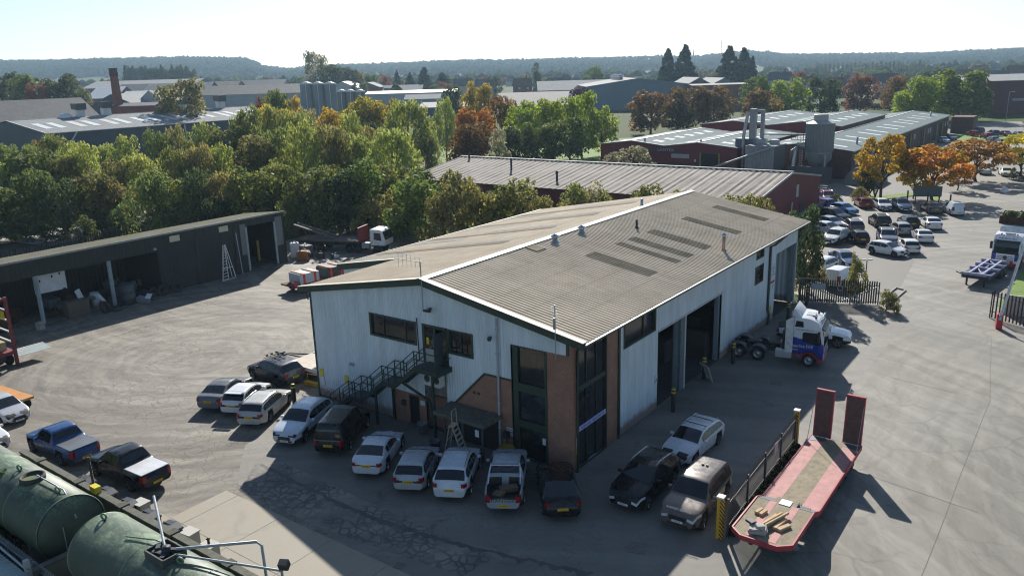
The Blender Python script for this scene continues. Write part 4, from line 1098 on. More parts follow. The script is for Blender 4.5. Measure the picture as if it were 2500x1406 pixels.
def tractor(x, y, deg, label, front=None, group=None):
    o = thing('lorry', label, 'lorry', (x, y, .012), R(deg), group)
    # cab: side outline extruded across the width, nose forward
    prof = [(.5,.8),(.84,.85),(1.05,1.05),(1.45,1.15),(1.85,1.05),(2.06,.8),(2.1,.42),(2.3,.42),(2.38,.6),(2.40,1.6),(2.33,2.3),(2.2,2.9),(1.95,3.35),(1.4,3.55),(.35,3.62),(.3,.9)]
    mb = MB(); mb.prism(prof, 'y', -1.24, 1.24); mb.build('cab', [LIV], o, bevel=.09, seg=2, sharp=40)
    mb = MB(); mb.prism([(.3,3.55),(.9,3.5),(.5,3.95),(.28,4.15),(.22,3.6)], 'y', -1.15, 1.15); mb.build('air_deflector', WHITE, o, bevel=.05, seg=2, sharp=40)
    for sd in (1, -1):
        mb = MB(); mb.prism([(-.2,.95),(.32,.95),(.32,3.55),(0,3.42),(-.2,3.25)], 'y', sd*1.2, sd*1.25); mb.build('side_fairing', WHITE, o, bevel=.015)
        mb = MB(); mb.prism([(.98,1.85),(2.1,1.66),(2.24,1.85),(2.1,2.56),(1.05,2.56),(.95,2.46)], 'y', sd*1.235, sd*1.262); mb.build('side_window', GLASS, o)
        mb = MB(); mb.prism([(.42,2.9),(1.0,2.9),(.95,3.3),(.5,3.34)], 'y', sd*1.235, sd*1.258); mb.build('side_window', GLASS, o)
        mb = MB(); mb.cbox((2.05,sd*1.42,2.35),(.16,.22,.75)); mb.bar((1.95,sd*1.2,2.65),(2.05,sd*1.42,2.65),.05); mb.build('door_mirror', PLASTIC, o, bevel=.03)
        mb = MB(); mb.box(2.36,sd*.72-.0 if sd > 0 else -1.14,.72,2.405,1.14 if sd > 0 else -.72,1.0); mb.build('headlight', LAMP_W, o, bevel=.02)
        mb = MB()
        q = [(1.45+.62*math.cos(w), .5+.62*math.sin(w)) for w in np.linspace(0, math.pi, 13)]
        q2 = [(1.45+.54*math.cos(w), .5+.54*math.sin(w)) for w in np.linspace(math.pi, 0, 13)]
        mb.prism(q+q2, 'y', sd*1.0, sd*1.285); mb.build('wheel_arch', M('arch_red', (.36,.025,.03), .4), o)
        mb = MB(); mb.box(-.85,sd*.75 if sd > 0 else -1.2,.45,.28,1.2 if sd > 0 else -.75,1.05); mb.build('fuel_tank', M('tank_aluminium', (.62,.64,.66), .35, .6), o, bevel=.05)
        for ax in (-2.05, -3.4):
            q = [(ax+.64*math.cos(w), .52+.64*math.sin(w)) for w in np.linspace(.25, math.pi-.25, 11)]
            q2 = [(ax+.6*math.cos(w), .52+.6*math.sin(w)) for w in np.linspace(math.pi-.25, .25, 11)]
            mb = MB(); mb.prism(q+q2, 'y', sd*.66, sd*1.25); mb.build('mudguard', M('mudguard', (.07,.07,.075), .6), o)
    mb = MB(); mb.prism([(2.36,1.66),(2.435,1.64),(2.37,2.3),(2.255,2.84),(2.17,2.84)], 'y', -1.1, 1.1); mb.build('windscreen', GLASS, o)
    mb = MB(); mb.prism([(2.18,2.84),(2.44,2.74),(2.44,2.81),(2.14,2.98)], 'y', -1.15, 1.15); mb.build('sun_visor', PLASTIC, o)
    mb = MB()
    for z in (.82,1.02,1.2,1.38): mb.box(2.37,-.74,z-.025,2.40,.74,z+.025)
    mb.build('grille', PLASTIC, o)
    mb = MB(); mb.lathe([(.17,0),(.2,.015),(.17,.03)], 24, M=Matrix.Translation((2.4,0,1.28)) @ Matrix.Rotation(R(90),4,'Y'))
    mb.lathe([(0,.0),(.17,.0),(.17,.01)], 24, 1, M=Matrix.Translation((2.4,0,1.28)) @ Matrix.Rotation(R(90),4,'Y'))
    for w in (90, 210, 330): mb.bar((2.425,0,1.28),(2.425,.17*math.cos(R(w)),1.28+.17*math.sin(R(w))),.04,.015)
    mb.build('badge', [CHROME, PLASTIC], o)
    mb = MB(); mb.box(2.3,-1.0,.38,2.41,1.0,.62); mb.build('bumper', M('bumper_red', (.36,.025,.03), .4), o, bevel=.03)
    mb = MB(); mb.prism([(1.0,-.4),(1.6,-.4),(1.6,.4),(1.0,.4)], 'z', 3.5, 3.6); mb.build('roof_hatch', M('hatch_grey', (.34,.35,.35), .4), o)
    mb = MB(); mb.tube([(2.05,-1.1,3.42),(2.05,1.1,3.42)], .035, 8); mb.build('light_bar', CHROME, o)
    for yy in (-.8,-.4,0,.4,.8):
        mb = MB(); mb.lathe([(0,.05),(.1,.04),(.11,0),(.06,-.08)], 12, M=Matrix.Translation((2.12,yy,3.44)) @ Matrix.Rotation(R(90),4,'Y')); mb.build('spot_lamp', LAMP_W, o)
    for yy in (-.7,.7): mb = MB(); mb.lathe([(.08,0),(.08,.1),(0,.14)], 10, M=Matrix.Translation((1.7,yy,3.46))); mb.build('beacon', LAMP_R, o)
    mb = MB()
    for sd in (.42,-.42): mb.box(-4.0,sd-.05,.62,.6,sd+.05,.95)
    for xx in (-3.9,-2.7,-1.3,-.2): mb.box(xx,-.42,.65,xx+.12,.42,.9)
    mb.box(-.6,-.9,.95,.0,.9,1.05); mb.build('chassis', DKSTEEL, o)
    mb = MB(); mb.lathe([(0,.0),(.5,.0),(.52,-.06)], 24, M=Matrix.Translation((-2.5,0,1.12)) @ Matrix.Rotation(R(-6),4,'Y')); mb.build('fifth_wheel', M('greasy_steel', (.03,.03,.03), .4, .5), o)
    mb = MB(); mb.box(-.42,-1.0,1.0,-.3,1.0,2.4); mb.build('catwalk_panel', DKSTEEL, o)
    for ax in (1.45, -2.05, -3.4):
        for sd in (1,-1): wheel_set(o, ax, sd*1.03, .5, .34 if ax > 0 else .45, sd=sd)
    for sd in (1,-1):
        text('Maurice Hill', .34, M('lorry_white_ink', (.7,.7,.72), .5), o, (.9,sd*1.262,1.52), (-sd,0,-.05*sd), (0,0,1), sx=.95)
        text('www.mauricehill.co.uk', .15, INK, o, (1.1,sd*1.262,2.72), (-sd,0,0), (0,0,1), sx=.85)
        text('TRANSPORT', .14, M('lorry_white_ink', (.7,.7,.72), .5), o, (.35,sd*1.262,1.22), (-sd,0,0), (0,0,1))
    text('MAURICE HILL', .22, M('lorry_blue_ink', (.02,.05,.25), .5), o, (2.105,0,3.14), (0,1,0), (-.5,0,.87), sx=1.1)
    text('MAURICE HILL TRANSPORT', .09, M('lorry_blue_ink', (.02,.05,.25), .5), o, (2.392,0,1.5), (0,1,0), (0,0,1))
    return o
TG = 'blue, red and white tractor units'
A, B = G(1975,895.6)[:2], G(1832.6,878.5)[:2]; v = (A-B)/np.hypot(*(A-B))
dg = math.degrees(math.atan2(v[1], v[0])); 
ctr = (G(1975,895.6)[:2]) + np.array([-v[1], v[0]])*1.15 - v*1.45
tractor(ctr[0], ctr[1], 8.0, 'six wheeled tractor unit without trailer at the workshop door, white blue and red', group=TG)
p = (G(2408,655)+G(2490,664))/2
T2DEG = 262
h2 = np.array([math.cos(R(T2DEG)), math.sin(R(T2DEG))])
cx, cy = p[0]-h2[0]*2.5, p[1]-h2[1]*2.5
tractor(cx, cy, T2DEG, 'blue red and white lorry facing the camera on the access road', group=TG)
# its trailer behind, with brown sides and greenery over the top
tr = thing('curtain_trailer', 'dark red low sided trailer behind the lorry facing the camera', 'trailer', (cx-h2[0]*6.2, cy-h2[1]*6.2, .012), R(T2DEG))
mb = MB(); mb.box(-4,-1.2,1.2,4,1.2,1.4); mb.build('deck', RUST, tr)
mb = MB(); mb.box(4,-1.2,1.2,4.1,1.2,3.0); mb.box(-4,-1.22,1.3,4,-1.16,2.0); mb.box(-4,1.16,1.3,4,1.22,2.0); mb.build('headboard', M('dark_red_steel', (.07,.025,.025), .7), tr)
for ax in (-3,-1.7):
    for sd in (1,-1): wheel_set(tr, ax, sd*1.0, .48, .4, sd=sd)
car('pickup', *( (G(1890,833)[:2]+G(2066,846)[:2])/2+np.array([.1,.6]) ), 10, (.74,.76,.78), 'white pickup truck hidden behind the tractor unit', 'pickup truck', cover=(.02,.02,.022))

# low loader trailer with raised ramps
LL = thing('low_loader', 'red low loader trailer with timber deck and two upright ramps by the palisade fence', 'trailer', (30.93, 9.6, .006), R(-90))
REDP = M('faded_red_paint', (.46,.215,.20), .75, 0, .22, 1.5, dirt=(.27,.195,.155))
REDD = M('red_edge_paint', (.34,.035,.05), .5, 0, .25, 2)
DECK = M('worn_deck', (.25,.205,.135), .85, 0, .3, 1.6, dirt=(.15,.13,.09))
PLATEM = M('chequer_plate', (.13,.15,.17), .5, .4)
# local x forward (towards -y world), from 0 at the rear to 12.2 at the front of the neck
mb = MB()
mb.box(.3,-1.28,.78,8.0,-.5,.96); mb.box(.3,.5,.78,8.0,1.28,.96); mb.split('side_deck', REDP, LL)
mb = MB(); mb.box(.3,-.5,.78,8.0,.5,.955); mb.build('timber_deck', DECK, LL)
mb = MB(); mb.prism([(8.0,.78),(8.9,1.18),(8.9,1.34),(8.0,.96)], 'y', -1.28, -.5); mb.prism([(8.0,.78),(8.9,1.18),(8.9,1.34),(8.0,.96)], 'y', .5, 1.28); mb.split('slope_plate', PLATEM, LL)
for k in range(7):
    pass
mb = MB(); mb.prism([(8.9,-1.28),(11.9,-1.28),(12.35,-.75),(12.35,.75),(11.9,1.28),(8.9,1.28),(8.9,.5),(8.35,.5),(8.35,-.5),(8.9,-.5)], 'z', 1.16, 1.33); mb.build('neck_deck', DECK, LL)
mb = MB()
for sd in (1,-1): 
    mb.box(8.9, sd*.5-.16, 1.331, 12.2, sd*.5+.16, 1.338)
mb.split('painted_strip', REDP, LL)
mb = MB()
for sd in (1,-1):
    mb.bar((8.9,sd*1.29,1.25),(11.95,sd*1.29,1.25),.07,.24); mb.bar((.2,sd*1.3,.86),(8.0,sd*1.3,.86),.06,.26); mb.bar((8.0,sd*1.3,.86),(8.9,sd*1.3,1.25),.06,.24)
    mb.bar((11.95,sd*1.29,1.25),(12.4,sd*.76,1.25),.07,.24)
mb.bar((12.38,-.76,1.25),(12.38,.76,1.25),.07,.24); mb.build('edge_rail', REDD, LL)
mb = MB()
for sd in (.45,-.45): mb.box(.3,sd-.08,.45,8.1,sd+.08,.78); mb.box(8.1,sd-.08,.78,12.0,sd+.08,1.16)
mb.box(8.3,-1.0,.9,8.6,1.0,1.16); mb.build('chassis', DKSTEEL, LL)
for ax in (1.2,2.4,3.6):
    for sd in (1,-1): wheel_set(LL, ax, sd*.95, .38, .4, sd=sd)
for sd in (1,-1):
    mb = MB(); mb.cbox((10.0,sd*.9,.58),(.14,.14,1.15)); mb.cbox((10.0,sd*.9,.03),(.3,.3,.06)); mb.build('landing_leg', STEEL, LL)
mb = MB(); mb.box(8.5,-.25,1.331,9.0,.25,1.36); mb.build('cover_plate', STEEL, LL)
for sd in (1,-1):
    rp = thing('x', None, None)
    bpy.data.objects.remove(rp)
    mb = MB(); yc = sd*.78
    Mx = Matrix.Translation((.12,yc,.92)) @ Matrix.Rotation(R(-4),4,'Y')
    mb.box(-.09,-.47,0,.09,-.41,2.65,1,Mx); mb.box(-.09,.41,0,.09,.47,2.65,1,Mx); mb.box(-.09,-.47,2.6,.09,.47,2.7,1,Mx)
    mb.box(-.06,-.41,0,.06,.41,2.6,0,Mx)
    for k in range(16): mb.box(.06,-.41,.1+k*.16,.085,.41,.14+k*.16,0,Mx)
    r_ = mb.build('ramp', [M('ramp_mesh', (.13,.075,.065), .85, 0, .35, 3), REDD], LL)
    mb = MB(); mb.tube([(.25,sd*1.25,3.2),(1.2,sd*1.27,1.0)], .015, 5); mb.cbox((1.2,sd*1.27,1.02),(.15,.1,.14)); mb.build('ramp_cable', STEEL, LL)
mb = MB(); mb.prism([(.3,-1.28),(.95,-1.28),(.75,-.5),(.3,-.5)], 'z', .962, .972); mb.prism([(.3,.5),(.75,.5),(.95,1.28),(.3,1.28)], 'z', .962, .972); mb.split('corner_plate', PLATEM, LL)
def on_low(x, y, z): 
    v = LL.matrix_basis @ Vector((x, y, z)); return v
# timber and kit lying on the neck
rs = random.Random(3)
k = 0
for (x, y, lx, ly, a, z) in ((10.6,-.1,1.1,.16,.1,1.40),(10.55,.12,1.2,.2,.15,1.40),(10.7,.36,1.0,.2,.05,1.40),(10.75,.0,1.5,.1,.18,1.53),(10.6,.2,1.6,.09,.2,1.53),(10.2,-.55,.5,.16,.1,1.40),(10.15,-.75,.5,.16,.1,1.40),(10.9,.6,.7,.2,.3,1.40)):
    p = on_low(x, y, z); mb = MB(); mb.box(-lx/2,-ly/2,-.06,lx/2,ly/2,.06)
    o = mb.build('timber_baulk', WOOD, loc=p, rot=(0,0,R(-90)-a-.12), bevel=.01)
    prop(o, ['pale timber baulk at the foot of the stack on the trailer neck','wide pale timber lying mid stack on the trailer neck','short wide timber on the far side of the stack','long thin batten on top of the timber stack','second long batten crossing on top of the timber stack','small timber block beside the trailer slope plate','smallest timber block nearest the trailer edge','dark edged timber poking from the stack'][k], 'timber', 'timbers on the trailer neck'); k += 1
mb = MB(); mb.cbox((0,0,.12),(.7,.5,.24)); mb.cbox((.1,-.1,.33),(.35,.3,.2), .4); mb.tube([(-.4,-.2,.1),(0,-.35,.3),(.4,-.1,.1),(.3,.3,.25)], .05, 6, 1); mb.cbox((-.3,.3,.3),(.3,.4,.12), .8, 1)
o = mb.build('winch_unit', [M('pale_dust', (.36,.35,.33), .8), DKSTEEL], loc=on_low(11.75,-.25,1.34), rot=(0,0,.3), bevel=.02); prop(o, 'dusty winch and hoses at the front of the red trailer', 'winch')
# skeletal container trailer in front of the second lorry
p = G(2398,690)
SK = thing('skeletal_trailer', 'blue skeletal container trailer with pale steel beams', 'trailer', (p[0], p[1]+1.4, .012), R(T2DEG))
VIO = M('lilac_steel', (.34,.35,.47), .5, 0, .2, 3); NAVY = M('navy_steel', (.02,.025,.09), .5)
mb = MB()
for sd in (.55,-.55): mb.box(-3.4,sd-.09,1.1,3.5,sd+.09,1.32)
mb.split('main_beam', VIO, SK)
mb = MB()
for x in (-3.3,-1.3,.6,3.4): mb.box(x-.09,-1.22,1.05,x+.09,1.22,1.3)
mb.split('cross_beam', VIO, SK)
mb = MB(); mb.bar((-3.2,-.5,1.2),(-1.4,.5,1.2),.08); mb.bar((.7,-.5,1.2),(3.2,.5,1.2),.08); mb.bar((-1.2,0,1.15),(.6,0,1.15),.08); mb.build('brace', VIO, SK)
mb = MB(); mb.box(-3.35,-1.18,.72,3.3,1.18,1.04); mb.build('chassis', NAVY, SK)
mb = MB(); mb.tube([(3.55,-1.6,1.25),(3.75,-.9,1.1),(3.75,.9,1.1),(3.5,1.3,1.2)], .05, 6); mb.build('front_bar', DKSTEEL, SK)
for ax in (-2.4,-1.1):
    for sd in (1,-1): wheel_set(SK, ax, sd*1.02, .5, .4, sd=sd)
for sd in (1,-1): 
    mb = MB(); mb.cbox((3.0,sd*.75,.55),(.14,.14,1.1)); mb.build('landing_leg', DKSTEEL, SK)
mb = MB(); mb.box(2.7,-.7,1.0,3.2,.5,1.12); mb.build('warning_plate', YEL, SK)
# old flatbed lorry in the shade of the trees
A, B = G(722,585,1.4)[:2], G(862,590,1.4)[:2]
FB = thing('flatbed_lorry', 'old white cabbed flatbed lorry with dark red headboard and raised rails below the trees', 'lorry', (-33.3, 32.7, 0.004), R(19))
mb = MB(); mb.box(-6,-1.25,1.3,2.6,1.25,1.5); mb.build('load_deck', M('rotten_deck', (.12,.10,.085), .9, 0, .4, 2), FB)
mb = MB(); mb.box(2.6,-1.25,1.3,2.8,1.25,3.1); mb.build('headboard', M('headboard_red', (.16,.02,.025), .6), FB)
mb = MB(); mb.prism([(4.2,1.0),(6.1,1.0),(6.15,1.7),(5.85,2.7),(5.5,2.95),(4.2,2.95)], 'y', -1.2, 1.2); mb.build('cab', WHITE, FB, bevel=.1, seg=2, sharp=40)
for sd in (1,-1):
    mb = MB(); mb.prism([(4.7,1.75),(5.7,1.6),(5.6,2.55),(4.75,2.55)], 'y', sd*1.19, sd*1.22); mb.build('side_window', GLASS, FB)
    mb = MB(); mb.bar((-1.0,sd*.5,1.6),(-6.5,sd*.5,3.1),.4,.18); mb.build('loading_rail', M('rail_grey', (.13,.115,.10), .85, .2, .4, 3), FB)
    for ax in (-4,-2.7,1.2,2.5,5.0): wheel_set(FB, ax, sd*1.0, .5, .35, sd=sd, hub=DKSTEEL)
    mb = MB(); mb.box(3.0,sd*.7 if sd > 0 else -1.2,.6,4.0,1.2 if sd > 0 else -.7,1.3); mb.build('fuel_tank', STEEL, FB, bevel=.05)
mb = MB(); mb.prism([(6.15,1.75),(6.19,1.72),(5.9,2.7),(5.86,2.68)], 'y', -1.1, 1.1); mb.build('windscreen', GLASS, FB)
mb = MB()
for sd in (.45,-.45): mb.box(-6,sd-.08,.8,5.5,sd+.08,1.3)
mb.build('chassis', DKSTEEL, FB)
# loaded trailer beyond the gable corner
p = G(800,660,.6)
TL = thing('loaded_trailer', 'dark trailer stacked with strapped tanks beyond the left eaves', 'trailer', (-22.6, 20.0, .004), R(84))
mb = MB(); mb.box(-4.2,-1.2,.7,4.2,1.2,.85); mb.build('deck', RUST, TL)
for ax in (-3,-1.8):
    for sd in (1,-1): wheel_set(TL, ax, sd*1.0, .42, .35, sd=sd, hub=DKSTEEL)
mb = MB(); mb.cbox((-3.9,-.9,.95),(.5,.5,.6)); mb.build('toolbox', REDD, TL)
STRAP = M('red_strap', (.62,.04,.03), .6)
for (x, w, cl, lab) in ((-2.2,2.3,(.46,.49,.52),'white strapped tank on the loaded trailer'),(1.0,2.2,(.05,.055,.06),'black strapped tank on the loaded trailer')):
    t = thing('strapped_tank', lab, 'tank', TL.matrix_basis @ Vector((x,0,.85)), R(84), None, (1,1,.85))
    mb = MB(); mb.cbox((0,0,.6),(w,2.0,1.2)); mb.build('body', [TINT], t, bevel=.08, seg=2, color=cl)
    for xx in (-w*.28, w*.28):
        mb = MB(); mb.box(xx-.12,-1.03,.0,xx+.12,1.03,1.23); mb.build('strap', STRAP, t)
        mb = MB(); mb.box(xx-.3,-1.0,1.235,xx-.14,1.0,1.3); mb.build('batten', WOOD, t)
# white flatbed trailer tucked behind the gable corner
TC = thing('flat_trailer', 'pale flat trailer deck jutting out behind the left corner of the gable', 'trailer', (-2.55,2.5,.004), R(0))
mb = MB(); mb.box(-2.4,-1.2,.8,2.35,1.2,.95); mb.build('deck', M('pale_deck', (.50,.44,.36), .8, 0, .2, 2), TC)
mb = MB(); mb.box(-2.42,-1.26,.72,2.36,-1.2,1.0); mb.box(-2.42,1.2,.72,2.36,1.26,1.0); mb.split('edge_rail', WHITE, TC)
mb = MB(); mb.box(-2.3,-.9,.4,2.3,.9,.8); mb.build('chassis', DKSTEEL, TC)
mb = MB(); mb.bar((-2.6,.3,.85),(-4.6,.1,.85),.1); mb.bar((-2.6,1.0,.85),(-4.6,.1,.85),.1); mb.cbox((-4.7,.1,.8),(.5,.4,.3)); mb.build('drawbar', DKSTEEL, TC)
for sd in (1,-1): wheel_set(TC, 1.2, sd*.95, .4, .3, sd=sd)
# red lorry frame at the left edge of the picture
RL = thing('rack_lorry', 'red lorry rear frame with white rails at the left edge of the yard', 'lorry', (-24.55,-9.9,.004), R(0))
DRED = M('dark_red_frame', (.17,.03,.035), .6, 0, .25, 3)
mb = MB()
for y in (-1.2,1.2): mb.cbox((0,y,2.75),(.22,.22,5.4))
mb.cbox((0,0,5.3),(.2,2.5,.2)); mb.build('rear_frame', DRED, RL)
mb = MB()
for k, z in enumerate((1.9,2.7,3.6,4.4,5.2)): mb.bar((-.1,1.2,z),(-4.5,1.2,z),.1)
mb.build('side_rail', WHITE, RL)
mb = MB(); mb.box(-8,-1.2,1.0,.1,1.2,1.25); mb.build('deck', DRED, RL)
mb = MB(); mb.box(-8,-.5,.6,0,.5,1.0); mb.build('chassis', DKSTEEL, RL)
for ax in (-.9,-2.2,-6.5):
    for sd in (1,-1): wheel_set(RL, ax, sd*1.0, .5, .4, sd=sd, hub=DKSTEEL)
mb = MB(); mb.box(-3,1.05,3.7,-.4,1.1,4.3); mb.build('hazard_board', YEL, RL)
mb = MB(); mb.box(-4,-.8,1.25,-.6,.9,1.9); mb.build('cargo', M('timber_load', (.35,.28,.16), .8, 0, .3, 3), RL)
mb = MB()
xs = np.linspace(0, 1.6, 25); mb.grid([[(x, 0, .04*math.sin(x*18)), (x, 2.4, .04*math.sin(x*18))] for x in xs], 0, False)
o = mb.build('corrugated_sheet', M('mint_sheet', (.55,.60,.55), .5), loc=(-26.0,-8.5,.9), rot=(0,.1,0)); prop(o, 'pale corrugated sheet sticking out beside the red lorry frame', 'sheet')
p = G(5,985,.8)
OT = thing('orange_trailer', 'orange flat trailer deck behind the silver hatchback', 'trailer', (p[0]-1.2, p[1]+.5, .004), R(5))
mb = MB(); mb.box(-2,-1,.75,2,1,.9); mb.build('deck', M('orange_deck', (.50,.22,.05), .7, 0, .2, 2), OT)
for sd in (1,-1): wheel_set(OT, 1.2, sd*.9, .33, .22, sd=sd)
# ------------------------------------------------------------------ other buildings of the estate
MAROON = M('maroon_cladding', (.15,.019,.03), .55, 0, .2, .4, streak=.3)
MBRICK = brick_mat('maroon_brick', (.16,.05,.04), (.12,.04,.035), (.13,.1,.09))
TEALR = roof_mat('teal_roof', (.15,.20,.205), (.115,.15,.157), (.12,.145,.14), 'x')
GREYR = roof_mat('grey_roof', (.30,.31,.31), (.22,.225,.225), (.2,.2,.18), 'x')
FIBRE = roof_mat('fibre_roof', (.42,.385,.345), (.25,.225,.20), (.22,.195,.15), 'x')
_nt = FIBRE.node_tree; _b = _nt.nodes['Principled BSDF']; _c = _b.inputs['Base Color'].links[0].from_socket
_x = N(_nt, 'SeparateXYZ', ins={0: coords(_nt)}).outputs[0]
_f = math_(_nt, 'FRACT', math_(_nt, 'MULTIPLY', math_(_nt, 'ADD', _x, 500.0), .9))
_s = math_(_nt, 'MULTIPLY', ramp(_nt, _f, [(.30, (1,1,1)), (.45, (0,0,0)), (.9, (0,0,0)), (1, (1,1,1))]), ramp(_nt, noise(_nt, coords(_nt), .25, 4), [(.35, (.35,.35,.35)), (.6, (.9,.9,.9))]))
_nt.links.new(mixc(_nt, _s, _c, (.065,.052,.042)), _b.inputs['Base Color'])
BLUEW = M('blue_grey_wall', (.055,.075,.10), .5, 0, .15, .3, streak=.25)
LIGHT = M('white_rooflight', (.70,.71,.68), .35, 0, .1)
TRIMW = M('white_roof_trim', (.62,.63,.62), .5)
def gable_block(name, label, along, a0, a1, e0, e1, ridge, ze, zr, wall, roof, z0=0.0, trim=TRIMW, over=.4, cat='building', pitch=None, group=None, bays=None, lights=None, org=None, rz=0.0, roofthk=.12):
    """gabled shed: ridge runs along 'y' or 'x' from a0 to a1; eaves at e0 and e1; ridge at 'ridge'"""
    o = thing(name, label, cat, org or (0,0,0), rz, group)
    bays = bays or [(e0, ridge, e1)]
    ax = 'y' if along == 'y' else 'x'
    mb = MB()
    poly = [(bays[0][0], z0)]
    for (p, q, r_) in bays: poly += [(p, ze), (q, zr), (r_, ze)]
    poly.append((bays[-1][2], z0))
    mb.prism(poly, ax, a0+over, a1-over); mb.build('wall', wall, o)
    for (p, q, r_) in bays:
        for (s, t) in ((p, q), (r_, q)):
            ov = .35 if (s in (bays[0][0], bays[-1][2])) else 0
            ss = s + ov*(1 if s > q else -1); zs = ze + (ze-zr)/(abs(q-s))*ov
            mb = MB()
            if pitch:
                n = int((a1-a0)/(pitch/4)); P = []
                for i, y in enumerate(np.linspace(a0, a1, n+1)):
                    d = .03*math.sin(math.pi*i/2+.6)+.1
                    P.append([(q, y, zr+d), (ss, y, zs+d)] if along == 'y' else [(y, q, zr+d), (y, ss, zs+d)])
                mb.grid(P, 0, False)
            else:
                mb.prism([(q, zr+.02), (ss, zs+.02), (ss, zs+roofthk), (q, zr+roofthk)], ax, a0, a1)
            rf = mb.build('roof', roof, o)
            if lights:
                for (la, lw, f0, f1) in lights:
                    c0 = q+(ss-q)*f0; c1 = q+(ss-q)*f1; h0 = zr+(zs-zr)*f0+roofthk+.03; h1 = zr+(zs-zr)*f1+roofthk+.03
                    mb = MB()
                    if along == 'y': mb.add([(c0,la,h0),(c1,la,h1),(c1,la+lw,h1),(c0,la+lw,h0)], [(0,1,2,3)])
                    else: mb.add([(la,c0,h0),(la,c1,h1),(la+lw,c1,h1),(la+lw,c0,h0)], [(0,1,2,3)])
                    mb.build('rooflight', LIGHT, rf)
        if trim:
            mb = MB()
            w = .22
            for a in (a0, a1):
                for (s, t) in ((p, q), (r_, q)):
                    A = (s, a, ze+roofthk+.04) if along == 'y' else (a, s, ze+roofthk+.04)
                    B = (q, a, zr+roofthk+.04) if along == 'y' else (a, q, zr+roofthk+.04)
                    mb.bar(A, B, w, .1)
            A = (q, a0, zr+roofthk+.05) if along == 'y' else (a0, q, zr+roofthk+.05); B = (q, a1, zr+roofthk+.05) if along == 'y' else (a1, q, zr+roofthk+.05)
            mb.bar(A, B, .35, .06)
            for s in (bays[0][0]-.3, bays[-1][2]+.3):
                A = (s, a0, ze-.02) if along == 'y' else (a0, s, ze-.02); B = (s, a1, ze-.02) if along == 'y' else (a1, s, ze-.02)
                mb.bar(A, B, .14, .14)
            mb.build('roof_trim', trim, o)
    return o
def pane_on(o, axis, pos, a, z, w, h, out, name='window', mat=None, fr=None):
    mb = MB()
    f = mb.box(min(pos,pos+out*.06), a-w/2, z-h/2, max(pos,pos+out*.06), a+w/2, z+h/2) if axis == 'x' else mb.box(a-w/2, min(pos,pos+out*.06), z-h/2, a+w/2, max(pos,pos+out*.06), z+h/2)
    fo = f.build(name, fr or M('window_frame_white', (.55,.56,.56), .5), o)
    mb = MB(); k = .08
    mb.box(pos+out*.05 if out > 0 else pos-.07, a-w/2+k, z-h/2+k, pos+.07 if out > 0 else pos-.05, a+w/2-k, z+h/2-k) if axis == 'x' else mb.box(a-w/2+k, pos+out*.05 if out > 0 else pos-.07, z-h/2+k, a+w/2-k, pos+.07 if out > 0 else pos-.05, z+h/2-k)
    mb.build('pane', mat or GLASS2, fo)
    return fo
PALEG = M('pale_pane', (.36,.38,.38), .3, 0, .2, 1)
# maroon warehouse behind the workshop
B2 = gable_block('warehouse', 'low maroon warehouse with long corrugated grey roof behind the workshop', 'x', -48, 8.3, 60, 87, 73.5, 4.8, 6.75, MAROON, FIBRE, pitch=.8, trim=None, over=.1)
mb = MB()
for (s, t) in ((60,73.5),(87,73.5)): mb.prism([(s,4.75),(t,6.7),(t,6.95),(s,5.0)], 'x', 8.24, 8.36)
mb.bar((-48,73.5,6.98),(8.36,73.5,6.98),.4,.1); mb.build('verge_trim', M('flaking_trim', (.42,.42,.40), .7, 0, .3, 3, dirt=(.14,.13,.12)), B2)
pane_on(B2, 'x', 8.2, 76.2, 4.1, .9, 1.6, 1, mat=PALEG)
mb = MB(); mb.box(8.2,77.6,0,8.28,79.2,2.3); mb.build('door', M('door_dark', (.03,.02,.025), .5), B2)
mb = MB(); mb.box(8.21,60.2,0,8.3,86.8,.9); mb.build('plinth', M('dirty_block', (.22,.21,.20), .9), B2)
mb = MB(); mb.tube([(8.5,73.2,.2),(8.5,73.2,3.0)], .08, 6); mb.build('downpipe', TRIMW, B2)
mb = MB(); mb.cbox((8.8,86.2,3.2),(1.2,.12,.1)); mb.cbox((8.8,86.4,3.5),(1.2,.12,.1)); mb.split('bracket', TRIMW, B2)
for x, y, h in ((-33,67.5,1.6),(-45,72.0,.9),(-22,63.5,1.2)):
    mb = MB(); z = 4.8+(y-60)*.1444; mb.lathe([(.16,0),(.16,h),(0,h)], 10); mb.lathe([(.26,h),(.26,h+.1),(0,h+.3)], 10); mb.build('flue', DKSTEEL, B2, loc=(x,y,z))
# triple gabled unit with the name on its front
BY = [(-42.8,-35.6,-28.5),(-28.5,-21.6,-13.8)]
LM = gable_block('factory_unit', 'maroon twin gabled factory unit with teal roof and name sign', 'y', 112, 147, 0, 0, 0, 5.7, 6.5, MAROON, TEALR, bays=BY, lights=[(116+5*k,1.9,.36,.64) for k in range(6)], over=.15)
LM2 = gable_block('factory_unit', 'far maroon gabled unit with teal roof behind the silver grey silo', 'y', 152, 196, 0, 0, 0, 7.0, 7.9, MAROON, TEALR, bays=[(-38,-30,-22),(-22,-14,-6)], lights=[(155+6.5*k,2.2,.36,.64) for k in range(6)], over=.15)
mb = MB(); mb.box(-42.7,112.06,0,-13.9,112.14,2.6); mb.build('brick_base', MBRICK, LM)
mb = MB(); mb.box(-36.2,111.98,4.55,-25.0,112.1,5.45)
sg = mb.build('name_sign', M('sign_maroon', (.10,.03,.045), .5), LM)
text('AL', .75, M('sign_lettering', (.42,.40,.42), .5), sg, (-32.3,111.95,5.0), (1,0,0), (0,0,1), sx=1.0)
mb = MB(); mb.box(-31.2,111.93,4.6,-25.05,111.97,5.4); nb = mb.build('name_board', M('sign_purple', (.06,.03,.05), .5), sg)
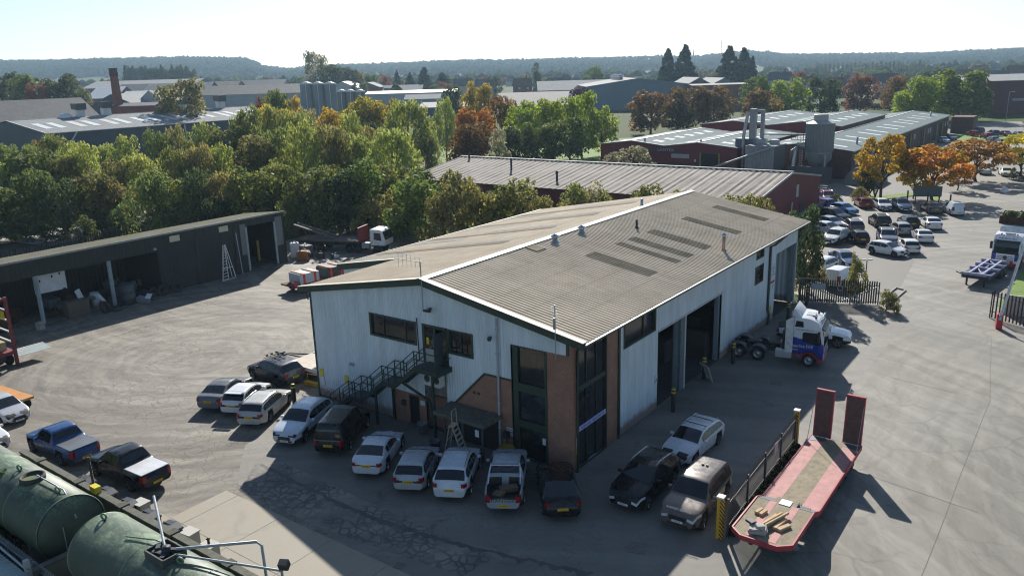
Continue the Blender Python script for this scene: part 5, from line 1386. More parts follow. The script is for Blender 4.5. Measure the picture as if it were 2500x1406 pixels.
text('LAMTEK', .75, M('sign_lettering', (.42,.40,.42), .5), nb, (-28.1,111.92,5.0), (1,0,0), (0,0,1), sx=1.3)
for k in range(3): pane_on(LM, 'y', 112.14, -26.4+k*1.25, 3.95, 1.15, .75, -1, mat=PALEG)
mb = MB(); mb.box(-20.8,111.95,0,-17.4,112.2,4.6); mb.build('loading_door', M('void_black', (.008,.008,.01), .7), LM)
mb = MB(); 
for x in (-20.95,-17.25):
    mb.box(x-.14,111.9,0,x+.14,112.12,4.7)
mb.split('door_post', M('striped_post', (.30,.26,.06), .6, 0, .6, 6), LM)
mb = MB(); mb.tube([(-22.4,112.0,.1),(-22.4,112.0,1.4)], .05, 6); mb.cbox((-22.0,111.95,3.2),(.3,.12,.5)); mb.build('lamp_bracket', TRIMW, LM)
for x, y in ((-33.5,113.6),(-21.6,113.5),(-14.6,128)):
    mb = MB(); mb.lathe([(.18,0),(.18,1.2),(0,1.2)], 10); mb.build('flue', STEEL, LM, loc=(x,y,5.9))
# long unit with the slit rooflights
B4 = gable_block('factory_unit', 'long maroon brick unit with teal roof and two rows of slit rooflights', 'y', 120, 228, -14.4, 4.4, -5, 5.0, 6.1, MBRICK, TEALR, lights=[(124+8.6*k+(k % 2)*1.5, 1.5, .28, .76) for k in range(12)], over=.2)
k = 0
for y in (123.5,127.5,136,150,153.5,178,196,199,222,226): pane_on(B4, 'x', 4.45, y, 3.0, 1.7, 1.2, 1, mat=PALEG)
for y in (140,158,171,188,206,215): 
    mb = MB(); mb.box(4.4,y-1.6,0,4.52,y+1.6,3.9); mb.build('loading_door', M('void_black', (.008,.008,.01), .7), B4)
    mb = MB(); mb.box(4.5,y+1.6,0,4.7,y+2.0,4.0); mb.build('door_post', M('yellow_post', (.38,.30,.10), .6), B4)
for x, y in ((2.6,131),(1.5,216),(-11,148)):
    mb = MB(); mb.lathe([(.2,0),(.2,1.6),(0,1.6)], 10); mb.build('flue', STEEL, B4, loc=(x,y,5.1))
mb = MB(); mb.box(5.0,228.2,0,10.5,236,4.6); o = mb.build('brick_annex', MBRICK); prop(o, 'flat roofed maroon brick annex at the far end of the long unit', 'building')
# silo and dust plant
SI = thing('dust_silo', 'tall ribbed grey silo with conical bottom and pipes beside the long unit', 'silo', (-.6,117.2,0))
SIM = M('silo_grey', (.16,.19,.205), .5, .2, .15, .3, streak=.3)
nn = 64; mb = MB()
prof = lambda k: 2.42+.04*(1 if k % 2 else -1)
mb.add([(prof(k)*math.cos(2*math.pi*k/nn), prof(k)*math.sin(2*math.pi*k/nn), z) for z in (5.2,10.1) for k in range(nn)], [(k,(k+1)%nn,nn+(k+1)%nn,nn+k) for k in range(nn)])
mb.build('barrel', SIM, SI)
mb = MB(); mb.lathe([(2.5,10.1),(2.5,10.2),(1.25,10.6),(1.25,11.7),(1.15,11.75),(0,11.75)], 40, smooth=False); mb.build('cap', M('silo_top', (.33,.35,.35), .5), SI)
mb = MB(); mb.lathe([(2.3,5.25),(2.3,3.9),(1.1,2.2),(.9,2.2),(.6,1.0)], 40); mb.build('hopper', M('hopper_grey', (.20,.235,.24), .5, .1), SI)
for a in range(4):
    w = R(45+90*a); mb = MB(); mb.bar((2.3*math.cos(w),2.3*math.sin(w),0),(2.2*math.cos(w),2.2*math.sin(w),4.2),.2); mb.build('leg', DKSTEEL, SI)
mb = MB(); mb.tube([(-2.2,-1.2,6.2),(-3.2,-1.6,6.3),(-3.9,-1.8,5.4),(-3.9,-1.8,2.8),(-3.3,-1.6,1.4)], .55, 12); mb.build('duct', M('shiny_duct', (.36,.36,.36), .3, .7), SI)
mb = MB(); mb.tube([(.6,-2.4,5.0),(1.6,-2.5,5.0),(1.8,-2.4,4.5),(1.8,-2.3,1.2)], .18, 8); mb.build('pipe', STEEL, SI)
mb = MB()
for sx in (-2.3,-1.8): mb.bar((sx-.4,-2.2,0),(sx-.4,-2.2,8.2),.06)
for k in range(26): mb.bar((-2.7,-2.2,.3+k*.3),(-2.2,-2.2,.3+k*.3),.04)
mb.build('ladder', STEEL, SI)
mb = MB(); mb.box(-4.6,-1.4,7.2,-2.4,1.0,7.3)
for (x,y) in ((-4.6,-1.4),(-3.5,-1.4),(-2.5,-1.4),(-4.6,1.0)): mb.bar((x,y,7.2),(x,y,8.5),.06)
mb.bar((-4.6,-1.4,8.45),(-2.5,-1.4,8.45),.06); mb.bar((-4.6,-1.4,7.9),(-2.5,-1.4,7.9),.06); mb.build('platform', DKSTEEL, SI)
mb = MB(); mb.box(-4.6,113.0,0,3.0,113.2,2.9); o = mb.build('mesh_fence', M('plant_fence', (.06,.075,.08), .6)); prop(o, 'dark sheeted fence in front of the silo base', 'fence')
HB = thing('plant_house', 'pale ribbed plant house with roof machinery left of the silo', 'building', (-8.4,112,0))
corr('wall', HB, M('plant_cladding', (.27,.31,.315), .5, .1, .15, .4, streak=.3), (-3.2,-1.8,0), (1,0,0), 0, 5.2, 0, 6.4, pitch=.5, amp=.05)
mb = MB(); mb.box(-3.2,-1.7,0,2.0,4.6,6.3); mb.build('core', M('plant_side', (.10,.12,.13), .6), HB)
mb = MB(); mb.box(-3.3,-1.9,6.3,2.1,4.7,6.5); mb.build('roof', GREYR, HB)
mb = MB(); mb.cbox((-1.6,2.0,7.0),(1.8,1.2,1.0)); mb.build('roof_fan', STEEL, HB, bevel=.05)
mb = MB(); mb.cbox((.6,2.6,6.9),(1.4,1.6,.8)); mb.build('roof_fan', STEEL, HB, bevel=.05)
mb = MB(); mb.tube([(2.1,-2.1,6.5),(-8.2,-4.2,2.6)], .2, 8); mb.build('conveyor', STEEL, HB)
mb = MB(); mb.box(-6.6,2.0,0,-3.3,4.6,7.4); mb.build('filter_house', M('filter_blue', (.085,.115,.15), .55, 0, .15, .4), HB)
mb = MB(); mb.tube([(-4.9,1.6,1.2),(-4.9,1.6,8.0),(-4.6,2.6,12.2)], .3, 10); mb.build('flue', M('stained_flue', (.36,.36,.37), .4, .4, .3, 1, dirt=(.35,.16,.07)), HB)
mb = MB(); mb.box(-4.2,2.4,7.4,-3.1,3.4,12.8); mb.box(-2.2,2.6,7.4,-1.6,3.2,12.6); mb.bar((-3.2,3,12.4),(-1.7,3,12.4),.5); mb.bar((-3.2,3,10.2),(-1.7,3,10.2),.3); mb.build('stack_tower', M('tower_steel', (.27,.30,.31), .5, .2), HB)
mb = MB(); mb.tube([(-1.8,3,8.2),(10.0,5.2,8.2)], .16, 6); mb.build('roof_pipe', STEEL, HB)
mb = MB()
n = 16
P = [[(3.0*math.cos(w)+dx, y, 3.1*math.sin(w)+.0) for (y, dx) in ((0,0),(6,0))] for w in np.linspace(0, math.pi, n)]
mb.grid(P); mb.add([p[0] for p in P], [list(range(n))]); o = mb.build('store_tent', M('tent_grey', (.17,.19,.195), .7, 0, .2, .5), loc=(7.8,114,0)); prop(o, 'rounded grey storage tent behind the first autumn tree', 'tent')

# dark blue grey shed on the left with white rooflights and cowls
B5 = gable_block('warehouse', 'dark blue grey shed with light ribbed roof and white rooflight pairs at the left', 'y', 67, 151, -228, -184, -206, 8.4, 11.3, BLUEW, GREYR, over=.3, pitch=1.2,
   lights=[(70+9.4*k+d, 2.0, .32, .72) for k in range(9) for d in (0, 3.8)])
for k, (y, lab, h) in enumerate(((87.5,'big cowl',4.2),(95.5,'cowl',4.4),(124,'cowl',4.2),(135.5,'cowl',4.6))):
    mb = MB(); mb.box(-207.4,y-1.1,11,-205.2,y+1.1,11+h*.62); mb.build('vent_base', M('vent_white', (.52,.56,.6), .5), B5)
    mb = MB(); mb.prism([(-207.9,11+h*.62),(-204.7,11+h*.55),(-204.6,11+h),(-208,11+h)], 'y', y-1.5, y+1.5); mb.build('vent_cowl', M('cowl_dark', (.05,.055,.06), .6), B5)
for y in (83,128,117):
    mb = MB(); mb.lathe([(2.0,0),(2.0,.4),(1.2,1.2),(0,1.3)], 14); mb.build('roof_vent', TRIMW, B5, loc=(-206,y,11.3))
mb = MB(); mb.tube([(-183.6,75.0,8.3),(-183.8,73.6,6.4),(-183.8,73.6,0)], .22, 6); mb.tube([(-183.7,107,8.0),(-183.7,107.5,0)], .2, 6); mb.build('downpipe', TRIMW, B5)
mb = MB(); mb.box(-184,131,5.2,-182.6,133,7.4); mb.build('wall_unit', TRIMW, B5)
# a box trailer and low roof seen through the birches
p = G(185,395); o = thing('box_trailer', 'white box trailer glimpsed between the birches and the blue shed', 'trailer', (p[0],p[1],0), R(95))
mb = MB(); mb.box(-5,-1.25,1,5,1.25,4); mb.build('box', WHITE, o, bevel=.04)
for ax in (-3.5,-2.2):
    for sd in (1,-1): wheel_set(o, ax, sd*1, .5, .4, sd=sd)
p = G(35,420); gable_block('lean_shed', 'small ribbed roof shed at the far left edge behind the trees', 'y', -8, 8, -5, 5, 0, 3.6, 4.4, BLUEW, GREYR, org=(p[0],p[1],0), pitch=1.2)
# rows of sheds farther off: placed by their own distance, sized from what the photo shows
def far_shed(name, label, pxl, pxr, ytop, ybase, depth, wall, roof, ang=None, deep=30, rise=.14, cat='building', trim=None, lights=None, group=None, along='w'):
    A = AT(pxl, ytop, depth); B = AT(pxr, ytop, depth)
    mid = (A+B)/2; w = float(np.hypot(*(B-A)[:2]))
    g = float(T(mid[0], mid[1]))
    top = mid[2]-g
    base = (B-A)[:2]; rz = math.atan2(base[1], base[0]) if ang is None else ang
    n = np.array([-math.sin(rz), math.cos(rz)])
    cx, cy = mid[0]+n[0]*deep*.5, mid[1]+n[1]*deep*.5
    ze = max(2.2, top*(1-rise))
    if along == 'w':
        return gable_block(name, label, 'x', -w/2, w/2, -deep/2, deep/2, 0, ze, top, wall, roof, z0=-2, org=(cx,cy,g), rz=rz, trim=trim, lights=lights, cat=cat, group=group)
    return gable_block(name, label, 'y', -deep/2, deep/2, -w/2, w/2, 0, ze, top, wall, roof, z0=-2, org=(cx,cy,g), rz=rz, trim=trim, lights=lights, cat=cat, group=group)
SLATE = M('slate_roof', (.075,.075,.085), .7, 0, .25, .5)
DKROOF = M('dark_felt_roof', (.09,.09,.09), .8, 0, .3, .3, dirt=(.14,.135,.12))
PALEW = M('pale_block_wall', (.33,.36,.38), .7, 0, .15, .2, streak=.3)
REDB = M('far_red_brick', (.19,.075,.055), .85, 0, .25, .5)
far_shed('old_shed', 'old dark slate roofed shed rising behind the blue grey shed', -160, 262, 248, 300, 250, REDB, DKROOF, ang=R(92)-.08, deep=40, rise=.62)
far_shed('shed', 'grey gabled shed by the brick chimney', 205, 335, 231, 262, 330, BLUEW, GREYR, deep=25, rise=.35, along='d')
far_shed('shed', 'white gable ended shed right of the chimney', 330, 395, 222, 262, 345, PALEW, GREYR, deep=25, rise=.3, along='d')
o = far_shed('brick_office', 'red brick office with white windows and a red sign by the chimney', 262, 378, 253, 290, 300, REDB, SLATE, deep=12, rise=.08)
for k in range(6):
    x = -8+k*3.0; pane_on(o, 'y', -6.0, x, 6.2, 1.3, 1.8, -1, mat=PALEG)
far_shed('shed', 'long low shed with pale grey roof farthest left', 195, 470, 197, 225, 560, BLUEW, GREYR, deep=45, rise=.3)
far_shed('shed', 'shed with bright white roof beside the chimney', 205, 280, 214, 232, 470, REDB, TRIMW, deep=30, rise=.45)
far_shed('shed', 'shed with dark panelled roof behind the chimney', 268, 345, 207, 228, 490, BLUEW, SLATE, deep=30, rise=.4)
far_shed('shed', 'broad shed with silver roof right of the chimney', 335, 500, 204, 228, 480, BLUEW, GREYR, deep=32, rise=.45)
far_shed('shed', 'shed with olive grey roof near the willow', 490, 570, 200, 224, 500, BLUEW, FIBRE, deep=30, rise=.4)
far_shed('shed', 'thin pale roofed shed in front of the chimney rows', 290, 470, 222, 240, 420, PALEW, TRIMW, deep=16, rise=.2)
far_shed('shed', 'long grey white shed with dark roof left of the silos', 470, 742, 209, 268, 420, PALEW, DKROOF, deep=26, rise=.3)
far_shed('shed', 'low grey roofed shed in front of the long white shed', 545, 640, 246, 270, 330, BLUEW, GREYR, deep=18, rise=.45)
far_shed('shed', 'distant dark gabled shed above the long white shed', 575, 690, 196, 214, 620, BLUEW, SLATE, deep=25, rise=.4)
far_shed('shed', 'white roofed shed behind the silo cluster', 800, 872, 200, 232, 500, PALEW, TRIMW, deep=35, rise=.3, along='d')
far_shed('shed', 'brown brick shed right of the silos', 868, 925, 202, 232, 520, REDB, GREYR, deep=25, rise=.25, along='d')
far_shed('shed', 'row shed with low pitched brown roof', 920, 1030, 209, 228, 530, REDB, GREYR, deep=20, rise=.35)
far_shed('shed', 'long white clad shed in the middle distance', 890, 1115, 222, 258, 430, PALEW, TRIMW, deep=18, rise=.12)
far_shed('shed', 'pale blue walled shed among the scrap yards', 985, 1075, 232, 262, 380, M('pale_blue_wall', (.16,.27,.34), .6), GREYR, deep=14, rise=.2)
far_shed('shed', 'flat grey shed among the scrap yards', 1020, 1195, 252, 284, 330, BLUEW, DKROOF, deep=30, rise=.2)
far_shed('shed', 'grey roofed shed with white cowls before the blue warehouse', 1215, 1420, 228, 262, 330, BLUEW, DKROOF, deep=34, rise=.45)
far_shed('shed', 'teal walled shed left of the blue warehouse', 1312, 1500, 198, 238, 430, M('teal_wall', (.10,.19,.21), .6), GREYR, deep=30, rise=.35)
BW = far_shed('warehouse', 'large pale blue warehouse with wide grey gabled roof and four cowls', 1432, 1682, 192, 280, 385, M('steel_blue_wall', (.115,.17,.215), .6, 0, .12, .2), GREYR, deep=60, rise=.22, along='d')
for k in range(4):
    mb = MB(); mb.lathe([(1.3,0),(1.3,1.4),(1.9,1.5),(1.9,2.2),(0,3.0)], 12); mb.build('roof_cowl', CHROME, BW, loc=(-6.0,-12+k*9,14.0))
far_shed('shed', 'dark gabled shed right of the blue warehouse', 1676, 1740, 190, 250, 400, SLATE, GREYR, deep=40, rise=.25, along='d')
far_shed('shed', 'blue gabled shed with white verge near the conifers', 1738, 1800, 191, 250, 400, M('steel_blue_wall', (.115,.17,.215), .6), GREYR, deep=40, rise=.22, along='d')
o = far_shed('brick_office', 'two storey red brick office with white windows behind the brown trees', 1690, 1850, 205, 275, 370, REDB, DKROOF, deep=18, rise=.04)
for k in range(7):
    for z in (4.0, 10.2): pane_on(o, 'y', -8.6, -13+k*4.2, z, 2.0, 1.9, -1, mat=PALEG)
RT = far_shed('retail_unit', 'large dark red retail unit with pale grey roof at the right edge', 2372, 2640, 184, 290, 290, M('retail_red', (.10,.025,.035), .6, 0, .15, .2), GREYR, deep=45, rise=.13)
mb = MB(); mb.box(-9,-22.4,4.4,16,-22.1,6.4); sg = mb.build('shop_sign', M('shop_blue', (.03,.12,.38), .5), RT)
mb = MB(); mb.box(-4,-22.5,4.9,3,-22.41,5.8); mb.build('sign_board', M('shop_white', (.55,.6,.66), .5), sg)
mb = MB(); mb.box(-9,-22.3,0,16,-22.1,4.3); mb.build('shopfront', GLASS2, RT)
for k in range(3): pane_on(RT, 'y', -22.1, 0+k*6.5, 8.5, 3.6, 1.8, -1)
mb = MB()
for k in range(24): mb.bar((-4+k*.5,-33,0),(-4+k*.5,-33,2.4),.06)
mb.bar((-4,-33,2.3),(8,-33,2.3),.06); o = mb.build('railing', STEEL); o.matrix_world = RT.matrix_basis.copy(); prop(o, 'grey steel railing in front of the retail unit', 'fence')
mb = MB(); mb.box(-6,-6.3,3.4,6,-6.1,4.6); sg = mb.build('name_sign', M('office_sign', (.6,.5,.5), .5), o) if False else None
# brick chimney
A = AT(275,167,300); g = float(T(A[0],A[1])); h = A[2]-g
CH = thing('brick_chimney', 'tall tapering red brick factory chimney at the left', 'chimney', (A[0],A[1],g))
mb = MB(); mb.lathe([(2.3,-2),(1.42,h-3)], 8, smooth=False); mb.build('shaft', REDB, CH)
mb = MB(); mb.lathe([(1.5,h-3),(1.55,h-2.8),(1.5,h),(0,h)], 8, smooth=False); mb.build('crown_band', M('soot_brick', (.09,.045,.04), .9), CH)
# tall silos
def silo(px, ytop, depth, rad_, mat, label, group, loop=True):
    A = AT(px, ytop, depth); g = float(T(A[0],A[1])); h = A[2]-g
    o = thing('storage_silo', label, 'silo', (A[0],A[1],g), 0, group)
    mb = MB(); mb.lathe([(rad_,-2),(rad_,h)], 28); mb.build('barrel', mat, o)
    mb = MB(); mb.lathe([(rad_+.1,h-.1),(rad_+.1,h+.2),(.5,h+1.0),(0,h+1.0)], 28); mb.build('roof', TRIMW, o)
    if loop:
        mb = MB(); mb.tube([(.6*math.cos(w)*1.5, 0, h+.6+2.2*math.sin(w)) for w in np.linspace(0, math.pi, 9)], .1, 5); mb.build('pipe_loop', STEEL, o)
    mb = MB(); mb.box(-.05+rad_*.7,-rad_*.75,0,rad_*.7+.2,-rad_*.73,h); mb.build('ladder', TRIMW, o)
SG = 'grey storage silos'
SILG = M('silo_wall', (.23,.255,.275), .6, .1, .15, .3, streak=.35)
SILD = M('silo_dark', (.15,.17,.18), .6, .1, .2, .3, streak=.4)
for k, (px, lab) in enumerate(((747,'left of the three tall grey silos'),(776,'middle of the three tall grey silos'),(805,'right of the three tall grey silos'))): silo(px, 206, 340, 2.65, SILG, lab, SG)
for k, (px, lab) in enumerate(((833,'left of the three shorter dark silos'),(855,'middle of the three shorter dark silos'),(879,'right of the three shorter dark silos'))): silo(px, 224, 360, 2.1, SILD, lab, SG, k < 2)
# houses beyond the estate
HR = [M('house_tile_brown', (.12,.075,.06), .8, 0, .25, .4), M('house_tile_grey', (.10,.10,.11), .8, 0, .25, .4)]
HWL = [REDB, M('render_cream', (.45,.42,.36), .8), PALEW]
def house(px, ytop, depth, wpx, k, label):
    A = AT(px, ytop, depth); g = float(T(A[0],A[1])); h = max(6.0, min(A[2]-g, 11))
    w = wpx/FPX*depth; r = random.Random(px)
    o = thing('house', label, 'house', (A[0],A[1],A[2]-h), -YAW+r.uniform(-.6,.6), 'houses beyond the estate')
    mb = MB(); mb.prism([(-w*.32,-4),(w*.32,-4),(w*.32,h*.62),(0,h*.96),(-w*.32,h*.62)], 'x', -w/2, w/2); mb.build('wall', HWL[k % 3], o)
    mb = MB(); mb.prism([(-w*.38,h*.58),(0,h),(w*.38,h*.58),(w*.38,h*.55),(0,h*.95),(-w*.38,h*.55)], 'x', -w*.54, w*.54); mb.build('roof', HR[k % 2], o)
    mb = MB(); mb.box(w*.2,-.5,h*.8,w*.2+.9,.5,h*1.16); mb.build('chimney', REDB, o)
    for xx in (-.25,.25):
        for z in (.18,.44):
            pane_on(o, 'y', -w*.32, xx*w, h*z, 1.4, 1.3, -1, mat=PALEG)
HS = [(1275,192,520,42,0,'brick house left of the poplar'),(1365,190,540,60,1,'long brown roofed house behind the teal shed'),(1455,192,560,60,0,'dark roofed house behind the blue warehouse'),(1520,192,570,50,0,'red roofed house with chimneys beside conifers'),(1130,192,520,44,1,'grey gabled house behind the yellow green tree'),(1185,194,540,46,1,'grey house beside the hedge trees'),(1905,176,480,50,1,'dark hipped house left of the dark round tree'),(1975,186,470,40,2,'house with sunlit roof behind the street lamp'),(2040,190,470,56,0,'brown brick house behind the round dark tree'),(2160,180,440,56,1,'house with bright hip roof between brown trees'),(2215,192,450,40,0,'brick house behind the brown tree'),(2350,170,560,44,0,'brick house above the retail roof'),(2395,160,640,36,2,'pale house above the retail roof'),(2440,172,520,40,1,'gabled brick house by the retail unit'),(2485,160,560,40,2,'pale house at the right edge'),(1700,200,620,30,2,'small pale house under the mast'),(1740,182,760,26,2,'distant white gabled house'),(420,178,1000,30,2,'distant white house left of the woods'),(1640,204,600,30,0,'brick house between conifers')]
for k, a in enumerate(HS): house(*a)
# far bright roofs on the hillside
for k, (px, py, dp) in enumerate(((960,160,1700),(1010,164,1600),(1065,157,2000),(1130,156,2100),(1190,160,2000),(1215,164,1800),(1255,163,1700),(1290,153,2100),(1430,144,2200),(1584,145,2200),(1690,166,1400),(1760,152,2000),(2430,134,2000),(1620,170,1500),(480,172,1700),(560,171,1700),(610,172,1600),(640,173,1600))):
    A = AT(px, py, dp); mb = MB(); w = 9; g = float(T(A[0],A[1]))
    mb.prism([(-w*.6,-6),(w*.6,-6),(w*.6,5),(0,8),(-w*.6,5)], 'x', -w, w)
    o = mb.build('hillside_house', HWL[1+k % 2], loc=(A[0],A[1],g), rot=(0,0,-YAW+random.uniform(-.5,.5))); prop(o, 'tiny pale house among the trees of the far hillside', 'house', 'houses on the far hillside')
    mb = MB(); mb.prism([(-w*.7,4.8),(0,8.3),(w*.7,4.8),(0,8.1)], 'x', -w*1.1, w*1.1); mb.build('roof', TRIMW if k % 3 == 0 else HR[1], o)
rh = random.Random(77)
for k in range(130):
    dp = rh.uniform(520, 1500); px = rh.uniform(430 if dp > 700 else 800, 2560)
    A = AT(px, hor(px), dp); g = float(T(A[0],A[1])); w = rh.uniform(4, 7)
    mb = MB(); mb.prism([(-w*.6,-5),(w*.6,-5),(w*.6,5),(0,8),(-w*.6,5)], 'x', -w, w)
    o = mb.build('town_house', HWL[k % 3], loc=(A[0],A[1],g), rot=(0,0,-YAW+rh.uniform(-.8,.8))); prop(o, 'small house half hidden among the trees of the town', 'house', 'houses of the town')
    mb = MB(); mb.prism([(-w*.7,4.8),(0,8.3),(w*.7,4.8),(0,8.1)], 'x', -w*1.1, w*1.1); mb.build('roof', HR[k % 2] if k % 4 else GREYR, o)
# radio mast and church spire on the skyline
A = AT(1761,134,2300); g = float(T(A[0],A[1])); B = AT(1761,92,2300)
mb = MB(); h = B[2]-g
for a in range(3):
    w = a*2.094; mb.tube([(1.6*math.cos(w),1.6*math.sin(w),0),(.6*math.cos(w),.6*math.sin(w),h)], .3, 4)
for k in range(12): 
    z = h*k/12; q = 1.6-z/h; mb.tube([(q,0,z),(-q*.5,q*.86,z+h/24),(-q*.5,-q*.86,z+h/12)], .2, 3)
for z in (.55,.72,.8): mb.cbox((0,0,h*z),(4.2,4.2,1.2))
o = mb.build('radio_mast', STEEL, loc=(A[0],A[1],g)); prop(o, 'thin lattice radio mast on the skyline', 'mast')
A = AT(1693,128,2300); g = float(T(A[0],A[1])); mb = MB(); mb.lathe([(3,0),(2.6,A[2]-g-6),(0,A[2]-g+10)], 6, smooth=False)
o = mb.build('church_spire', SLATE, loc=(A[0],A[1],g)); prop(o, 'tiny dark church spire on the skyline between conifers', 'spire')
# street lamps
for k, (px, pt, pb, lab) in enumerate(((2455,225,300,'street lamp by the retail unit'),(1968,185,235,'street lamp in front of the houses'),(1448,225,268,'lamp post before the blue warehouse'),(1647,206,250,'lamp post near the brown trees'),(1152,238,270,'lamp post beside the yellow green tree'),(1523,262,290,'short globe lamp by the blue warehouse'),(1824,190,225,'lamp post by the brick office'),(2112,632,690,'double headed camera post beside the gate shrub'))):
    p = G(px, pb); d = fwd(p[0], p[1]); A = AT(px, pt, d/math.cos(PITCH)*.97 if False else float((G(px,pb)-CAM) @ _d)); h = A[2]
    o = thing('lamp_post', lab, 'lamp post', (p[0],p[1],0), -YAW)
    mb = MB(); mb.tube([(0,0,0),(0,0,h)], [max(.05,h*.009)]*2, 6); mb.build('pole', STEEL if k < 7 else DKSTEEL, o)
    mb = MB()
    if k == 7: mb.cbox((-.3,0,h+.05),(.4,.16,.14)); mb.cbox((.3,0,h+.05),(.4,.16,.14))
    else: mb.bar((0,0,h),(h*.12,0,h+.15),.1); mb.cbox((h*.14,0,h+.15),(.8,.3,.18))
    mb.build('lamp_head', TRIMW, o)
# ------------------------------------------------------------------ trees
def leaf_mat():
    mt = bpy.data.materials.new('foliage'); mt.use_nodes = True
    nt = mt.node_tree; nt.nodes.clear()
    out = N(nt, 'OutputMaterial')
    oi = N(nt, 'ObjectInfo'); at = N(nt, 'Attribute', attribute_type='OBJECT', attribute_name='second_tint')
    geo = N(nt, 'NewGeometry'); rnd = geo.outputs['Random Per Island']
    n = noise(nt, coords(nt), 3.2, 3)
    f = math_(nt, 'ADD', math_(nt, 'MULTIPLY', ramp(nt, n, [(.36, (0,0,0)), (.64, (1,1,1))]), .75), math_(nt, 'MULTIPLY', rnd, .35), clamp=True)
    c = mixc(nt, f, oi.outputs['Color'], at.outputs['Color'])
    w = math_(nt, 'FRACT', math_(nt, 'MULTIPLY', rnd, 17.31))
    c = mixc(nt, 1.0, c, ramp(nt, w, [(0, (.62,.62,.62)), (1, (1.0,1.0,1.0))]), 'MULTIPLY')
    d = N(nt, 'BsdfDiffuse', ins={'Color': c}); t = N(nt, 'BsdfTranslucent', ins={'Color': c})
    mx = N(nt, 'MixShader', ins={0: .52, 1: d.outputs[0], 2: t.outputs[0]})
    gl = N(nt, 'BsdfGlossy', ins={'Color': (.5,.5,.5,1), 'Roughness': .5})
    m2 = N(nt, 'MixShader', ins={0: .045, 1: mx.outputs[0], 2: gl.outputs[0]})
    nt.links.new(m2.outputs[0], out.inputs[0])
    return mt
LEAF = leaf_mat()
BARK = M('bark', (.06,.05,.04), .9, 0, .3, 3)
BARKB = M('birch_bark', (.26,.25,.23), .85, 0, .4, 3, dirt=(.04,.04,.04))
def leaves(blobs, per, lw, lh, droop, rs, inner=.55):
    V = []
    for (cx, cy, cz, rx, rz_) in blobs:
        n = int(per*(rx/.15)**1.5)+8
        d = rs.normal(size=(n, 3)); d /= np.linalg.norm(d, axis=1)[:, None]
        d[:, 2] = np.where(d[:, 2] < -.45, -d[:, 2], d[:, 2])
        rr = inner+(1.08-inner)*rs.random(n)**.55
        p = np.array([cx, cy, cz])+d*rr[:, None]*np.array([rx, rx, rz_])
        nrm = d*.8+rs.normal(size=(n, 3))*.55+np.array([0, 0, .25]); nrm /= np.linalg.norm(nrm, axis=1)[:, None]
        if droop:
            nrm[:, 2] *= .3; nrm /= np.linalg.norm(nrm, axis=1)[:, None]
            v = np.tile(np.array([0, 0, 1.0]), (n, 1))+rs.normal(size=(n, 3))*.3
        else: v = rs.normal(size=(n, 3))
        u = np.cross(nrm, v); u /= np.linalg.norm(u, axis=1)[:, None]
        v = np.cross(u, nrm)
        s = (.65+.7*rs.random(n))[:, None]
        a = u*lw*s; b = v*lh*s
        V.append(np.stack([p-a*.55-b*.5, p+a*.55-b*.35, p+a*.4+b*.5, p-a*.35+b*.6], 1))
    V = np.concatenate(V).reshape(-1, 3)
    return V
